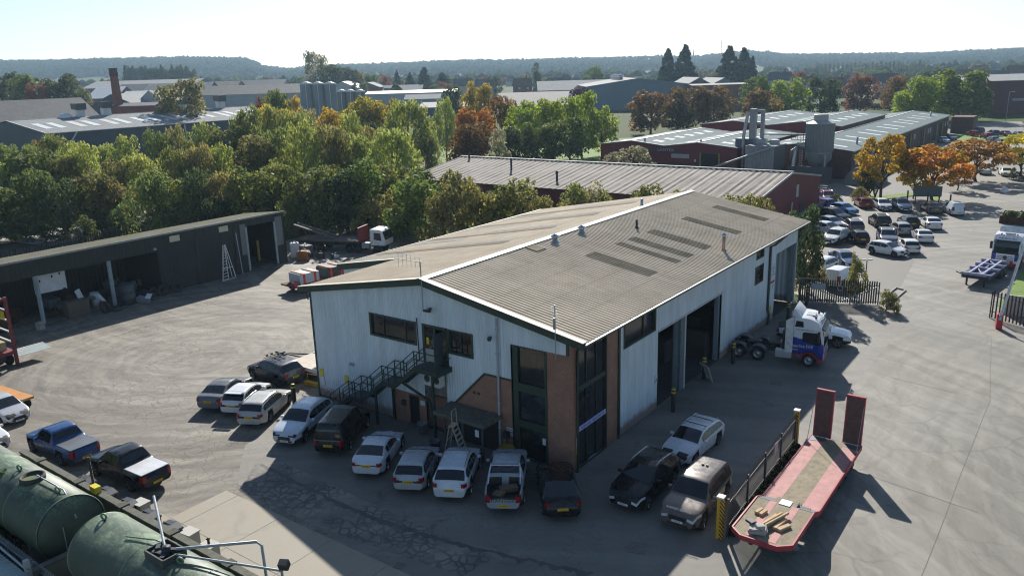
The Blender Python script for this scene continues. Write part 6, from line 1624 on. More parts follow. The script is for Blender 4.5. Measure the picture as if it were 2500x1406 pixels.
def crown_mesh(kind, seed, per=1.0):
    rs = np.random.default_rng(seed); B = []; lw, lh, droop = .034, .034, False
    if kind == 'birch':
        lw, lh, droop = .017, .036, True
        for k in range(34):
            t = rs.random()**.85; z = .10+.82*t
            R_ = .44*(1-t)**.42*(.7+.3*min(1, t*4))+.04
            a = rs.random()*6.28; q = R_*rs.random()**.5
            r = .085+.06*(1-t)+.05*rs.random()
            B.append((q*math.cos(a), q*math.sin(a), z, r*.9, r*1.75))
        n = 160
    elif kind == 'round':
        for k in range(58):
            t = rs.random(); z = .12+.78*t; R_ = .43*math.sqrt(max(.03, 1-((z-.48)/.52)**2))
            a = rs.random()*6.28; q = R_*rs.random()**.35
            r = .085+.08*rs.random(); B.append((q*math.cos(a), q*math.sin(a), z, r, r*.95))
        n = 85
    elif kind == 'open':
        for k in range(36):
            t = rs.random(); z = .27+.64*t; R_ = .46*math.sqrt(max(.04, 1-((z-.52)/.5)**2))
            a = k*2.4+rs.random(); q = R_*(.55+.45*rs.random())
            r = .085+.06*rs.random(); B.append((q*math.cos(a), q*math.sin(a), z, r, r*.8))
        n = 130; lw = lh = .034
    elif kind == 'bush':
        for k in range(34):
            t = rs.random(); z = .06+.8*t; R_ = .5*math.sqrt(max(.05, 1-(t*.95)**2))
            a = rs.random()*6.28; q = R_*rs.random()**.5
            r = .10+.06*rs.random(); B.append((q*math.cos(a), q*math.sin(a), z, r, r))
        n = 80
    elif kind == 'conifer':
        lw, lh = .03, .05
        for k in range(210):
            t = rs.random()**1.25; z = .05+.93*t; R_ = .46*(1-t)**.82+.012
            a = rs.random()*6.28; q = R_*(.45+.55*rs.random())
            r = .036+.06*(1-t); B.append((q*math.cos(a), q*math.sin(a), z-.03*q, r*1.25, r*.55))
        n = 65
    elif kind == 'poplar':
        lw, lh, droop = .02, .045, False
        for k in range(30):
            t = rs.random(); z = .08+.88*t; R_ = .36*math.sin(math.pi*min(1, .15+t*.85))**.7
            a = rs.random()*6.28; q = R_*rs.random()**.6*.6
            r = .10*(1-.6*t)+.05; B.append((q*math.cos(a), q*math.sin(a), z, r*1.3, r*.8))
        n = 75
    V = leaves(B, n*per, lw/per**.4, lh/per**.4, droop, rs)
    k = len(V)//4
    me = bpy.data.meshes.new(kind+'_crown')
    me.vertices.add(4*k); me.vertices.foreach_set('co', V.ravel())
    me.loops.add(4*k); me.loops.foreach_set('vertex_index', np.arange(4*k))
    me.polygons.add(k); me.polygons.foreach_set('loop_start', np.arange(k)*4); me.polygons.foreach_set('loop_total', np.full(k, 4))
    me.update(calc_edges=True); me.validate()
    me.materials.append(LEAF)
    # trunk and limbs
    g = MB(); top = {'conifer': .9, 'birch': .85, 'poplar': .8}.get(kind, .62)
    wob = [(0,0,0)]+[(.012*rs.normal(), .012*rs.normal(), top*t) for t in (.2,.4,.6,.8,1)]
    g.tube(wob, [.026,.021,.018,.015,.011,.004], 7)
    for (x, y, z, r, q) in B[::3 if kind != 'conifer' else 9]:
        z0 = max(.1, z*.55-.05*rs.random())
        g.tube([(0,0,z0), (x*.45, y*.45, z0+(z-z0)*.6), (x, y, z)], [.011,.008,.003], 5)
    return me, g.mesh(kind+'_trunk', BARKB if kind == 'birch' else BARK)
PROTO = {}
def proto(kind, k):
    if (kind, k) not in PROTO: PROTO[(kind, k)] = crown_mesh(kind, 100+k*7+len(kind)*31, 1.0)
    return PROTO[(kind, k)]
TC_ = {'birch': ((.095,.12,.028),(.20,.20,.045)), 'birchdark': ((.055,.075,.022),(.12,.13,.032)), 'olive': ((.09,.09,.03),(.16,.14,.045)), 'dark': ((.028,.042,.016),(.055,.07,.024)),
  'green': ((.05,.08,.018),(.12,.15,.028)), 'bright': ((.095,.155,.018),(.25,.29,.03)), 'yellow': ((.10,.11,.02),(.36,.26,.02)), 'gold': ((.20,.15,.02),(.46,.27,.02)), 'orange': ((.11,.065,.02),(.30,.12,.02)),
  'brown': ((.055,.042,.017),(.17,.095,.025)), 'redbrown': ((.10,.045,.028),(.19,.075,.04)), 'purple': ((.03,.014,.02),(.055,.02,.028)), 'conifer': ((.014,.024,.02),(.03,.045,.032)), 'willow': ((.16,.155,.085),(.27,.25,.15)), 'maple': ((.13,.125,.02),(.46,.29,.02)), 'russet': ((.20,.11,.03),(.42,.21,.055)), 'mixed': ((.15,.14,.02),(.52,.19,.02)), 'bushg': ((.085,.095,.028),(.22,.20,.055)), 'haze': ((.035,.05,.022),(.07,.085,.032)), 'lime': ((.16,.17,.02),(.50,.40,.02))}
def tree(px, depth, ytop, wpx, kind, tint, label, group=None, name=None, hmin=None, proto_k=None, rot=None):
    if px < 1000 and 94 <= depth <= 102 and kind == 'bush': depth += 8
    A = AT(px, ytop, depth)
    g = float(T(A[0], A[1])); h = A[2]-g
    if hmin: h = max(h, hmin)
    w = wpx/FPX*depth
    wn_ = {'birch': .78, 'round': .98, 'open': 1.0, 'bush': 1.12, 'conifer': .92, 'poplar': .75}[kind]
    r = random.Random(int(px*7+depth))
    o = thing(name or {'birch':'birch_tree','round':'broadleaf_tree','open':'maple_tree','bush':'bush','conifer':'conifer_tree','poplar':'poplar_tree'}[kind], label, 'bush' if kind == 'bush' else 'tree', (A[0],A[1],g-.05), r.uniform(0, 6.28), group, (w/wn_, w/wn_, h))
    cm, tm = proto(kind, r.randrange(3) if proto_k is None else proto_k)
    a, b = TC_[tint]; j = r.uniform(1.7, 2.3)*(1.4 if kind == 'birch' else 1.05); j2 = r.uniform(.92, 1.08)
    c = put('crown', cm, o, color=(a[0]*j*j2, a[1]*j, a[2]*j))
    c['second_tint'] = (b[0]*j*j2, b[1]*j, b[2]*j)
    put('trunk', tm, o)
    return o
# birch belt behind the open shed, three rows
def belt(row, step, depth, tops, wid, kinds, tints, x0, x1, seed, where):
    rs = random.Random(seed); xs = [p[0] for p in tops]; ys = [p[1] for p in tops]
    px = x0; k = 0
    while px <= x1:
        kd = kinds[rs.randrange(len(kinds))]; tn = tints[rs.randrange(len(tints))]
        yt = float(np.interp(px, xs, ys))+rs.uniform(-22, 20); dpt = depth+rs.uniform(-4, 4)+(3 if px > 620 and depth < 125 else 0)
        nm = {'birch':'birch','round':'broadleaf tree','bush':'bush'}[kd]
        ad = {'birch':'green','birchdark':'dusky green','olive':'olive','dark':'dark','green':'mid green','bushg':'yellowish','brown':'brownish','yellow':'yellowing'}[tn]
        tree(px, dpt, yt, wid*rs.uniform(.8, 1.2), kd, tn, f'{ad} {nm}, {ORD[k]} from the left in the {where}', 'trees of the birch belt')
        px += step*rs.uniform(.8, 1.2); k += 1
belt('c', 62, 150, [(-60,350),(0,352),(100,352),(200,355),(260,348),(330,335),(400,338),(460,316),(520,325),(560,296),(640,290),(700,300),(780,300),(850,330),(960,330)], 104, ['birch','birch','birch','round'], ['birch','birch','olive','birchdark'], -60, 960, 5, 'back row of birches')
belt('b', 68, 127, [(-60,400),(0,392),(100,380),(200,380),(300,400),(420,380),(520,380),(640,340),(740,330),(820,315),(900,345),(1000,345)], 118, ['birch','birch','birch','round'], ['birch','birch','birchdark','olive','birchdark'], -60, 1010, 11, 'middle row of birches')
belt('a', 66, 110, [(-60,440),(100,430),(250,440),(400,430),(520,420),(620,420),(720,410),(800,400),(900,390),(1000,425)], 128, ['birch','birch','round','bush'], ['birchdark','dark','birch','birchdark','olive'], -60, 1010, 17, 'front row of birches')
belt('u', 44, 101, [(-60,540),(100,530),(400,500),(560,480),(700,440),(850,450),(1000,460)], 78, ['bush','bush'], ['dark','birchdark','dark','bushg'], -60, 700, 23, 'undergrowth behind the shed')
# bushes along the back of the yard and behind the workshop
for k, (px, dp, yt, w, tn) in enumerate(((735,98,400,100,'birchdark'),(790,99,395,100,'birchdark'),(840,97,400,95,'dark'),(885,99,372,120,'green'),(915,95,470,90,'bushg'),(985,96,415,95,'bushg'),(1025,99,405,130,'green'),(1075,94,440,95,'olive'),(1115,97,412,95,'bushg'),(1165,95,425,100,'bushg'),(1215,98,440,110,'green'),(1265,95,428,120,'bushg'),(1310,97,470,90,'bushg'),(1400,93,442,95,'bushg'),(1445,95,430,90,'willow'),(1490,93,455,80,'bushg'),(1580,92,447,100,'bushg'),(1640,93,455,70,'bushg'),(1800,90,466,90,'bushg'),(1850,88,470,85,'bushg'),(1885,86,495,60,'olive'))):
    tree(px, dp, yt, w*1.5, 'bush', tn, f'{ {"dark":"dark","birchdark":"dusky","green":"mid green","bushg":"yellow green","olive":"olive","willow":"greyish"}[tn]} bush, {ORD[k]} from the left in the hedge behind the workshop', 'bushes behind the yard and workshop')
# single trees of the middle ground
MID = [
 (95,160,346,95,'round','redbrown','reddish tree among the birches before the blue grey shed'),
 (440,255,196,135,'round','olive','big olive willow left of the blue grey shed cowls'),
 (145,330,184,105,'round','dark','dark round tree left of the brick chimney'),(58,345,184,95,'round','green','round tree at the far left above the slate shed'),(15,350,180,70,'round','dark','dark tree at the far left edge'),(85,320,203,55,'round','redbrown','small brownish tree between two dark trees at the left'),(200,340,215,40,'round','olive','small olive tree beside the dark round tree'),
 (672,200,222,78,'round','green','dark green tree left of the tall silos'),(640,205,240,52,'round','redbrown','red brown tree left of the tall silos'),(710,215,237,48,'round','gold','thin yellow tree in front of the tall silos'),
 (672,172,258,98,'round','yellow','yellow crowned tree below the tall silos'),(795,185,264,75,'round','gold','orange yellow tree at the foot of the silos'),(745,178,276,95,'birch','olive','olive birch at the foot of the silos'),
 (880,205,238,140,'round','yellow','large golden topped tree right of the silos'),(940,200,246,90,'round','yellow','golden tree behind the large golden topped tree'),(855,160,285,90,'birch','birch','pale birch before the golden trees'),(905,172,300,90,'round','dark','dark green tree under the golden crown'),
 (990,158,262,135,'birch','birch','broad weeping birch in the middle of the belt'),(1040,155,330,80,'birch','birchdark','dusky birch right of the broad weeping birch'),(1085,190,250,80,'birch','birch','light green birch behind the broad weeping birch'),
 (1158,175,262,105,'round','orange','orange topped tree in the middle of the belt'),(1150,165,300,120,'round','brown','brown tree below the orange topped tree'),(1165,245,202,85,'round','yellow','yellow green tree above the orange topped tree'),(1222,205,236,90,'round','brown','gold brown tree beside the orange topped tree'),(1102,300,210,48,'round','dark','small dark tree among the far sheds'),(1215,160,310,70,'bush','willow','grey green shrub below the gold brown tree'),
 (1280,185,250,100,'round','bright','leftmost of the bright green trees'),(1345,190,240,110,'round','bright','broad bright green tree in the group of limes'),(1420,190,226,85,'round','bright','tallest bright green tree with pointed top'),(1470,192,262,85,'round','bright','rightmost of the bright green trees'),(1390,178,285,110,'round','green','darker green tree below the tallest bright tree'),(1310,176,300,110,'round','green','dark lower tree in the bright green group'),(1240,170,310,80,'round','dark','very dark tree left of the bright green group'),
 (1415,290,212,56,'round','purple','dark purple tree before the blue warehouse'),(1645,300,215,34,'round','purple','small purple tree by the blue warehouse'),
 (1590,250,223,122,'round','brown','large brown orange tree left of the teal roofs'),(1682,258,211,110,'round','brown','brown orange tree behind the teal roofs'),(1745,262,213,100,'round','brown','rusty tree right of the brown orange pair'),(1655,255,250,80,'round','dark','dark tree between the brown orange trees'),
 (1862,255,216,100,'round','brown','rust topped round tree behind the stack tower'),(1848,300,186,80,'round','green','green tree behind the rust topped tree'),(1925,280,193,105,'round','bright','bright green tree behind the grey silo'),(2012,285,189,95,'round','dark','dark round tree behind the grey silo'),(2108,310,182,92,'round','redbrown','red brown round tree above the long unit'),(2192,315,184,68,'round','brown','orange brown tree next to the big green tree'),
 (2262,265,184,125,'round','bright','left half of the big green tree pair by the lawn'),(2352,268,170,150,'round','green','tallest big green tree by the lawn'),(2215,262,225,80,'round','bright','low green tree at the end of the long unit'),(2395,266,215,60,'round','green','right flank tree of the big green pair'),
 (1545,150,354,120,'bush','willow','silvery willow bush before the maroon name sign'),(1500,152,370,90,'bush','willow','smaller silvery willow bush on the left of the other'),
 (1632,470,120,72,'conifer','conifer','left conifer of the pair above the blue warehouse'),(1674,470,110,84,'conifer','conifer','right conifer of the pair above the blue warehouse'),(1782,470,113,90,'conifer','conifer','tall left conifer of the dark trio'),(1818,475,117,84,'conifer','conifer','middle conifer of the dark trio'),(1838,470,138,44,'conifer','conifer','small right conifer of the dark trio'),
 (765,560,127,66,'round','willow','tall pale poplar standing above the silos'),(805,520,158,80,'round','dark','dark broad tree right of the tall poplar'),(845,530,165,60,'round','dark','dark tree beside the broad one'),(870,540,172,40,'round','olive','olive tree right of the dark pair'),
 (968,560,172,30,'conifer','conifer','leftmost dark conifer of the clump above the white shed'),(1000,560,178,40,'conifer','conifer','second conifer of the clump above the white shed'),(1035,555,164,60,'conifer','conifer','tallest conifer of the clump above the white shed'),(1080,560,178,70,'conifer','conifer','broad conifer at the right of the clump'),(1310,540,150,36,'poplar','dark','dark slender poplar beside the houses'),
 (905,560,180,40,'round','green','green tree among the houses right of the silos'),(940,570,184,30,'round','redbrown','red brown tree among the houses right of the silos'),(1450,560,162,52,'round','green','tree between the houses behind the blue warehouse'),
 (2165,122,320,140,'open','maple','first autumn maple with green and gold leaves by the car park'),(2290,119,346,170,'open','mixed','orange and green autumn maple by the notice board'),(2240,121,380,80,'open','maple','low yellow maple side tree by the notice board'),(2395,136,332,160,'open','russet','russet autumn maple leaning over the far car park'),(2345,128,400,70,'open','orange','fiery orange young maple before the russet one'),(2505,140,315,115,'open','lime','bright yellow tree at the right edge'),
 (2120,123,410,44,'open','dark','thin half bare tree beside the first maple'),
 (1966,72,505,98,'round','dark','leafy tree at the far corner of the workshop'),(1985,72.5,565,80,'bush','olive','leafy bush below the tree at the workshop corner'),(2100,70,630,66,'bush','bushg','rounded shrub behind the palisade gate'),(2088,70.5,606,20,'bush','bushg','tall thin sprig beside the gate shrub'),(2168,67.5,703,60,'bush','bushg','low yellow green bush at the gate post'),(2188,67,718,34,'bush','olive','small weedy bush beside the kerb'),
 (2490,137,418,40,'bush','dark','clipped dark round shrub at the right edge'),(2478,138,408,24,'bush','olive','small shrub behind the clipped round shrub'),
 (2105,119,455,60,'bush','olive','sparse bush beside the red hatchback'),(2040,118,470,44,'bush','dark','low bush beside the maroon SUV'),
]
for a in MID: tree(*a)
# hedge by the lawn
mb = MB(); A = G(2060,262); B = G(2180,272)
V = leaves([(x, y, z, 1.4, 1.2) for x in np.linspace(A[0],B[0],16) for (y, z) in ((A[1]+(B[1]-A[1])*(x-A[0])/(B[0]-A[0]), 1.2),)], 2.2, .8, .8, False, np.random.default_rng(5))
k = len(V)//4; mb.v = [tuple(p) for p in V]; mb.f = [[4*i,4*i+1,4*i+2,4*i+3] for i in range(k)]; mb.mi = [0]*k; mb.sm = [False]*k
o = mb.build('hedge', LEAF, color=(.02,.035,.015)); o['second_tint'] = (.03,.05,.02); prop(o, 'long clipped dark hedge beside the estate road', 'hedge')
# trees of the town, fading with distance
TG1 = 'hazy trees of the town'
rs = random.Random(41)
for k in range(150):
    dp = rs.uniform(430, 1150); px = rs.uniform(-60, 2560)
    hh = rs.uniform(8, 15)
    if dp < 640 and px < 760: continue
    x, y = AT(px, hor(px), dp)[:2]; z = float(T(x, y))+hh
    yt = hor(px)-(z-CAM[2])/dp*FPX
    tn = rs.choice(['haze','haze','green','dark','olive','haze','redbrown','birchdark'])
    tree(px, dp, yt, rs.uniform(.75, 1.15)*hh/dp*FPX, 'round', tn, 'hazy tree among the roofs of the town beyond the estate', TG1)
for k in range(26):
    px = 2005+k*10.5; dp = 900
    tree(px, dp, 152-.03*(px-2140)+rs.uniform(-3,3), 13, 'poplar', 'haze', 'slim poplar in the regular row below the hills', 'poplars in a row below the hills')
for k in range(18):
    px = 300+k*10+rs.uniform(-4,4); dp = 760
    tree(px, dp, 165+rs.uniform(-8,8), 26, 'conifer' if k % 3 == 0 else 'round', 'dark', 'dark tree in the plantation behind the grey sheds', 'plantation behind the grey sheds')
# bare shrub and brambles by the fence
def bare(px, py, h, label):
    p = G(px, py); mb = MB(); r = random.Random(px)
    for k in range(16):
        a = r.uniform(0, 6.28); q = r.uniform(.2, .55)*h
        mb.tube([(0,0,0),(q*.4*math.cos(a),q*.4*math.sin(a),h*.5),(q*math.cos(a+.3),q*math.sin(a+.3),h*r.uniform(.7,1))], [.05,.03,.008], 4)
    o = mb.build('bare_shrub', BARK, loc=(p[0],p[1],0)); prop(o, label, 'bush')
bare(2122,478,5.0,'leafless thin tree beside the first maple'); bare(2112,482,3.2,'spiky leafless shrub by the red hatchback'); bare(2136,484,3.0,'leafless shrub between red and white hatchbacks')
# ------------------------------------------------------------------ far woods on the hills: one mass
WOODM = tint_mat('far_foliage', .95, 0, .35, .02); WOODM.node_tree.nodes['Principled BSDF'].inputs['Specular IOR Level'].default_value = 0
ico = bmesh.new(); bmesh.ops.create_icosphere(ico, subdivisions=1, radius=1.0)
bv = np.array([v.co[:] for v in ico.verts]); bf = np.array([[v.index for v in f.verts] for f in ico.faces]); ico.free()
rs2 = np.random.default_rng(12)
def woods(name, n, d0, d1, p0, p1, hs, label, tint, clump=None):
    dp = np.sqrt(rs2.uniform(d0**2, d1**2, n)); px = rs2.uniform(p0, p1, n)
    dirs = np.stack([_r2*(q-PPX)/FPX for q in px])+_d
    P = CAM[:2]+dirs[:, :2]*dp[:, None]
    if clump:
        keep = np.array([math.sin(x*.006+y*.011)+math.sin(y*.007-x*.004)+.4*math.sin(x*.031) for x, y in P]) > clump
        P = P[keep]
    z = T(P[:, 0], P[:, 1]); n = len(P)
    h = rs2.uniform(*hs, n)
    jit = 1+.16*rs2.normal(size=(n, len(bv)))
    V = bv[None]*jit[..., None]*np.stack([h*.55, h*.55, h*.62], 1)[:, None, :]
    V = V+np.stack([P[:, 0], P[:, 1], z+h*.45], 1)[:, None, :]
    Fc = bf[None]+(np.arange(n)*len(bv))[:, None, None]
    me = bpy.data.meshes.new(name); V = V.reshape(-1, 3); Fc = Fc.reshape(-1, 3); k = len(Fc)
    me.vertices.add(len(V)); me.vertices.foreach_set('co', V.ravel()); me.loops.add(3*k); me.loops.foreach_set('vertex_index', Fc.ravel())
    me.polygons.add(k); me.polygons.foreach_set('loop_start', np.arange(k)*3); me.polygons.foreach_set('loop_total', np.full(k, 3))
    me.update(calc_edges=True); me.validate(); me.materials.append(WOODM)
    o = put(name, me, color=tint[0]); o['second_tint'] = tint[1]
    return prop(o, label, kind='stuff')
woods('hill_woods', 9000, 1800, 2900, -120, 2620, (8, 14), 'unbroken far woodland covering the hills', TC_['haze'])
woods('ridge_woods', 4500, 1850, 2700, -120, 690, (11, 16), 'dense conifer forest on the left ridge', ((.03,.045,.025),(.03,.04,.03)))
woods('town_trees', 1900, 900, 1850, -120, 2620, (7, 15), 'trees filling the valley between far houses', TC_['haze'], -.5)
woods('valley_trees', 420, 560, 1000, 600, 2620, (6, 11), 'low trees and garden hedges around the town', TC_['green'], -.2)
# ------------------------------------------------------------------ open fronted shed on the left
SH_ = thing('open_shed', 'long black open fronted shed full of scrap with mossy flat roof', 'building', (-34.5,0,0))
BLKC = M('black_cladding', (.033,.038,.035), .8, 0, .25, .5, streak=.2)
SROOF = M('mossy_shed_roof', (.115,.11,.085), .95, 0, .35, .35, dirt=(.12,.125,.05), spec=.1)
mb = MB(); mb.prism([(.25,6.02),(-7,5.2),(-7,5.05),(.25,5.87)], 'y', -40, 24.95); mb.build('roof', SROOF, SH_)
mb = MB(); mb.box(.25,-40,5.9,.33,25.0,6.08); mb.build('roof_edge', M('edge_light', (.25,.26,.24), .6), SH_)
corr('fascia', SH_, BLKC, (0,-40,0), (0,1,0), 0, 49.4, 4.35, 5.9, pitch=.4, out=(1,0,0))
corr('front_wall', SH_, BLKC, (0,9.4,0), (0,1,0), 0, 10.3, 0, 5.9, pitch=.4, out=(1,0,0))
corr('fascia', SH_, BLKC, (0,19.7,0), (0,1,0), 0, 4.0, 5.05, 5.9, pitch=.4, out=(1,0,0))
corr('front_wall', SH_, BLKC, (0,23.6,0), (0,1,0), 0, 1.3, 0, 5.9, pitch=.4, out=(1,0,0))
corr('end_wall', SH_, BLKC, (.1,24.9,0), (-1,0,0), 0, 7, 0, lambda x: 5.9-x*.113, pitch=.4)
corr('rear_wall', SH_, M('rear_dark', (.03,.033,.032), .8), (-6.9,-40,0), (0,1,0), 0, 64.9, 0, 5.05, ((58.6,60.2,2.6,4.3),(61.0,64.2,2.6,4.5)), pitch=.4, out=(1,0,0))
mb = MB(); mb.box(-6.95,18.5,2.5,-6.9,24.4,4.6); mb.build('translucent_panel', M('cream_sheet', (.55,.50,.36), .6), SH_)
mb = MB(); mb.box(-6.8,9.3,0,-.1,9.45,5.05); mb.box(-6.8,19.5,0,-.1,19.65,5.05); mb.split('dividing_wall', M('rear_dark', (.03,.033,.032), .8), SH_)
COLM = M('pale_blue_column', (.30,.37,.39), .6, 0, .2, 2)
for y in (-2.3, 4.3, -9.0, -15.6):
    mb = MB(); mb.box(-.1,y-.16,0,.1,y+.16,4.4); mb.box(-.2,y-.05,0,.2,y+.05,4.4); mb.build('column', COLM, SH_)
for y in (11.3, 17.0): 
    mb = MB(); mb.box(.04,y-.55,5.0,.1,y+.55,5.6); mb.build('window', M('cream_sheet', (.55,.50,.36), .6), SH_)
mb = MB(); mb.box(.04,19.0,2.0,.1,19.7,5.4); mb.build('side_panel', M('pale_strip', (.16,.17,.165), .7), SH_)
mb = MB(); mb.box(.05,23.65,2.2,.11,24.6,5.5); mb.build('side_panel', M('pale_strip', (.16,.17,.165), .7), SH_)
for y in (19.75,23.55):
    mb = MB(); mb.box(.0,y-.1,.1,.14,y+.1,5.0); mb.build('door_post', COLM, SH_)
for y in (13.6,18.3): 
    mb = MB(); mb.box(.06,y-.15,0,.16,y+.15,5.0); mb.build('wall_strip', M('rust_strip', (.05,.04,.035), .8), SH_)
mb = MB(); mb.cbox((.3,8.9,4.7),(.3,.25,.2)); mb.build('floodlight', STEEL, SH_)
# yellow posts standing inside the door opening
for y in (20.2,23.2):
    mb = MB(); mb.box(-3,y-.1,.2,-2.8,y+.1,2.6); mb.build('door_guard', M('yellow_guard', (.55,.42,.08), .6), SH_)
JUNK = 'scrap stored in the open shed'
def blk(name, label, cat, x, y, z, dims, mat, rz=0, rx=0, ry=0, group=JUNK, bevel=.02):
    mb = MB(); mb.cbox((0,0,0), dims); o = mb.build(name, mat, loc=(x,y,z), rot=(rx,ry,rz), bevel=bevel); return prop(o, label, cat, group)
PANELM = M('white_cab_panel', (.55,.60,.62), .5, 0, .15, 1)
o = blk('cab_panel', 'big white lorry cab panel hanging behind the first pale column', 'panel', -35.6,-.7,3.45,(.12,2.8,2.0),PANELM)
mb = MB()
for y in (-.9,.2,.9): mb.cbox((.08,y,.35+.2*y),(.05,.12,.22))
for y in (-1.2,1.1): mb.cbox((.08,y,-.95),(.05,.25,.1))
mb.build('fixing_hole', INK, o)
TY = thing('tyre', None, None); bpy.data.objects.remove(TY)
g = MB(); g.lathe([(.26,-.14),(.5,-.15),(.54,-.08),(.54,.08),(.5,.15),(.26,.14),(.26,-.14)], 24); TYM = g.mesh('loose_tyre', M('dusty_tyre', (.035,.034,.033), .9, 0, .3, 3))
def tyre(x, y, z, rot, label, s=1.0):
    o = put('tyre', TYM, loc=(x,y,z), rot=rot, scale=(s,s,s)); return prop(o, label, 'tyre', 'loose tyres about the yard')
tyre(-33.9,8.0,.5,(0,R(75),.2),'tyre leaning at the end of the scrap bays'); tyre(-33.7,8.75,.55,(0,R(80),.1),'upright tyre with white rim next to the leaning one',1.05); tyre(-33.9,9.7,.5,(0,R(70),.1),'third tyre against the black wall'); tyre(-33.8,10.5,.5,(0,R(68),.15),'last tyre in the row on the black wall')
tyre(-33.0,2.6,.5,(0,R(60),.5),'big tyre in front of the scrap heap',1.15); tyre(-32.7,3.5,.2,(.1,0,0),'tyre lying flat by the second column',1.1)
tyre(-.35,5.2,.56,(0,R(90),.7),'black tyre beside the left corner of the gable',1.0); tyre(.0,6.1,.85,(0,R(90),.5),'second black tyre stacked at the gable corner',1.0); tyre(-.5,5.6,.2,(0,0,0),'tyre lying flat at the gable corner')
def barrel(x, y, label, mat, h=1.2, r=.5, group=JUNK):
    mb = MB(); mb.lathe([(0,0),(r,0),(r,.3*h),(r*1.04,.33*h),(r,.36*h),(r,.64*h),(r*1.04,.67*h),(r,.7*h),(r,h),(r*.92,h),(r*.9,h-.05),(0,h-.05)], 22)
    o = mb.build('barrel', mat, loc=(x,y,0)); return prop(o, label, 'barrel', group)
barrel(-33.9,5.4,'tall dark drum right of the second column',M('drum_dark', (.06,.07,.075), .5),2.0,.65)
barrel(-36.2,3.3,'white plastic drum lying deep in the second bay',PANELM,1.3,.4)
rs = random.Random(9)
MT = [DKSTEEL, M('scrap_brown', (.06,.045,.035), .8), M('scrap_grey', (.11,.115,.12), .6, .2), RUST]
DS = ['dark','brown','grey','rusty']; SHP = ['flat','squat','long','tall','angled']
names = ['scrap_box','scrap_panel','pallet_stack']
k = 0
for bay in range(3):
    for q in range(13):
        y = [-8.2,-1.7,5.0][bay]+rs.uniform(.2,4.8 if bay < 2 else 3.6); x = -34.9-rs.uniform(.2,4.0); m_ = rs.randrange(4)
        d = (rs.uniform(.3,1.4), rs.uniform(.3,1.5), rs.uniform(.2,1.1))
        blk('scrap_piece', f'{DS[m_]} scrap piece, {ORD[q]} in the {["left","middle","right"][bay]} bay of the black shed', 'scrap', x, y, d[2]/2+rs.uniform(0,.9), d, MT[m_], rs.uniform(0,3), rs.uniform(-.3,.3), rs.uniform(-.3,.3))
blk('white_plank', 'pale plank leaning in the middle of the scrap', 'plank', -34.6,1.3,1.5,(.1,.5,1.9),PANELM,.1,.4,.2); blk('white_plank', 'thin white board leaning by the big tyre', 'plank', -33.6,2.7,1.2,(.06,.35,1.3),PANELM,.4,.7,.1)
blk('side_board', 'timber sided pen beside the first column', 'pen', -34.2,.6,.75,(1.0,2.0,1.5),M('pen_board', (.10,.085,.065), .85),0)
blk('bumper_panel', 'crumpled pale bumper lying outside the right bay', 'panel', -32.9,6.3,.3,(1.2,.6,.5),M('crumpled_grey', (.20,.21,.22), .5),.4,.2,.2)
blk('white_offcut', 'bright white offcut on the crumpled bumper', 'panel', -32.6,6.7,.62,(.5,.9,.06),PANELM,.8,.3,.2)
blk('sheet_board', 'flat grey board lying on the ground by the first column', 'board', -32.0,-2.9,.06,(1.5,1.2,.06),M('board_grey', (.17,.17,.16), .8),.5)
blk('stone_block', 'pale block standing by the first column', 'block', -32.6,-3.4,.4,(.55,.6,.75),CONC,.4,bevel=.06)
# machinery heap between the shed and the flatbed lorry
for k, (x, y, d, m_, lab) in enumerate(((-33.6,26.6,(1.4,1.0,1.1),M('engine_orange', (.35,.13,.03), .6, .2, .4, 3, dirt=(.05,.04,.035)),'rusty orange engine block beyond the shed end'),(-34.8,28.0,(1.2,1.6,1.4),MT[2],'grey engine parts behind the orange engine block'),(-35.6,27.0,(1.0,1.0,1.8),PANELM,'white scrap panel beside the shed end'),(-32.6,28.3,(.9,.7,.6),MT[1],'brown scrap lump under the flatbed lorry'),(-31.0,29.2,(.8,.5,.4),PANELM,'pale scrap near the flatbed lorry wheels'))):
    o = blk('engine_scrap', lab, 'scrap', x, y, d[2]/2, d, m_, .5+k, group=None, bevel=.12)
    mb = MB(); mb.lathe([(0,0),(.3,0),(.32,.1),(.1,.2)], 12, M=Matrix.Translation((d[0]/2,0,.1)) @ Matrix.Rotation(R(90),4,'Y')); mb.tube([(-.4,-.3,d[2]/2),(0,.1,d[2]/2+.25),(.4,.2,d[2]/2)], .06, 6); mb.build('pulley', DKSTEEL, o)
# white A-shaped frame ladder leaning on the black wall
o = thing('frame_ladder', 'white A shaped access ladder standing at the black shed wall', 'ladder', (-33.7,16.2,0))
mb = MB()
for yy in (-.75,-.1): mb.bar((.5,yy*1.1-.0,0),(-.2,yy*.25+.35,3.7),.07)
for yy in (.95,): mb.bar((.3,yy,0),(-.25,.45,3.7),.07); mb.bar((-.4,yy,0),(-.3,.4,3.6),.06)
mb.build('stile', WHITE, o)
mb = MB()
for q in range(11):
    t = (q+.5)/12; mb.bar((.5-.7*t,-.82+1.0*t*.98,3.7*t),(.5-.7*t,-.11+.43*t,3.7*t),.05)
mb.bar((.42,-.6,1.3),(.2,.8,1.3),.06); mb.bar((.5,-.8,.06),(.3,.95,.06),.06); mb.build('rung', WHITE, o)
mb = MB(); mb.bar((-34.2,18.6,0),(-34.35,18.4,4.6),.09); o = mb.build('leaning_pole', COLM); prop(o, 'pale pole leaning on the black shed wall', 'pole')

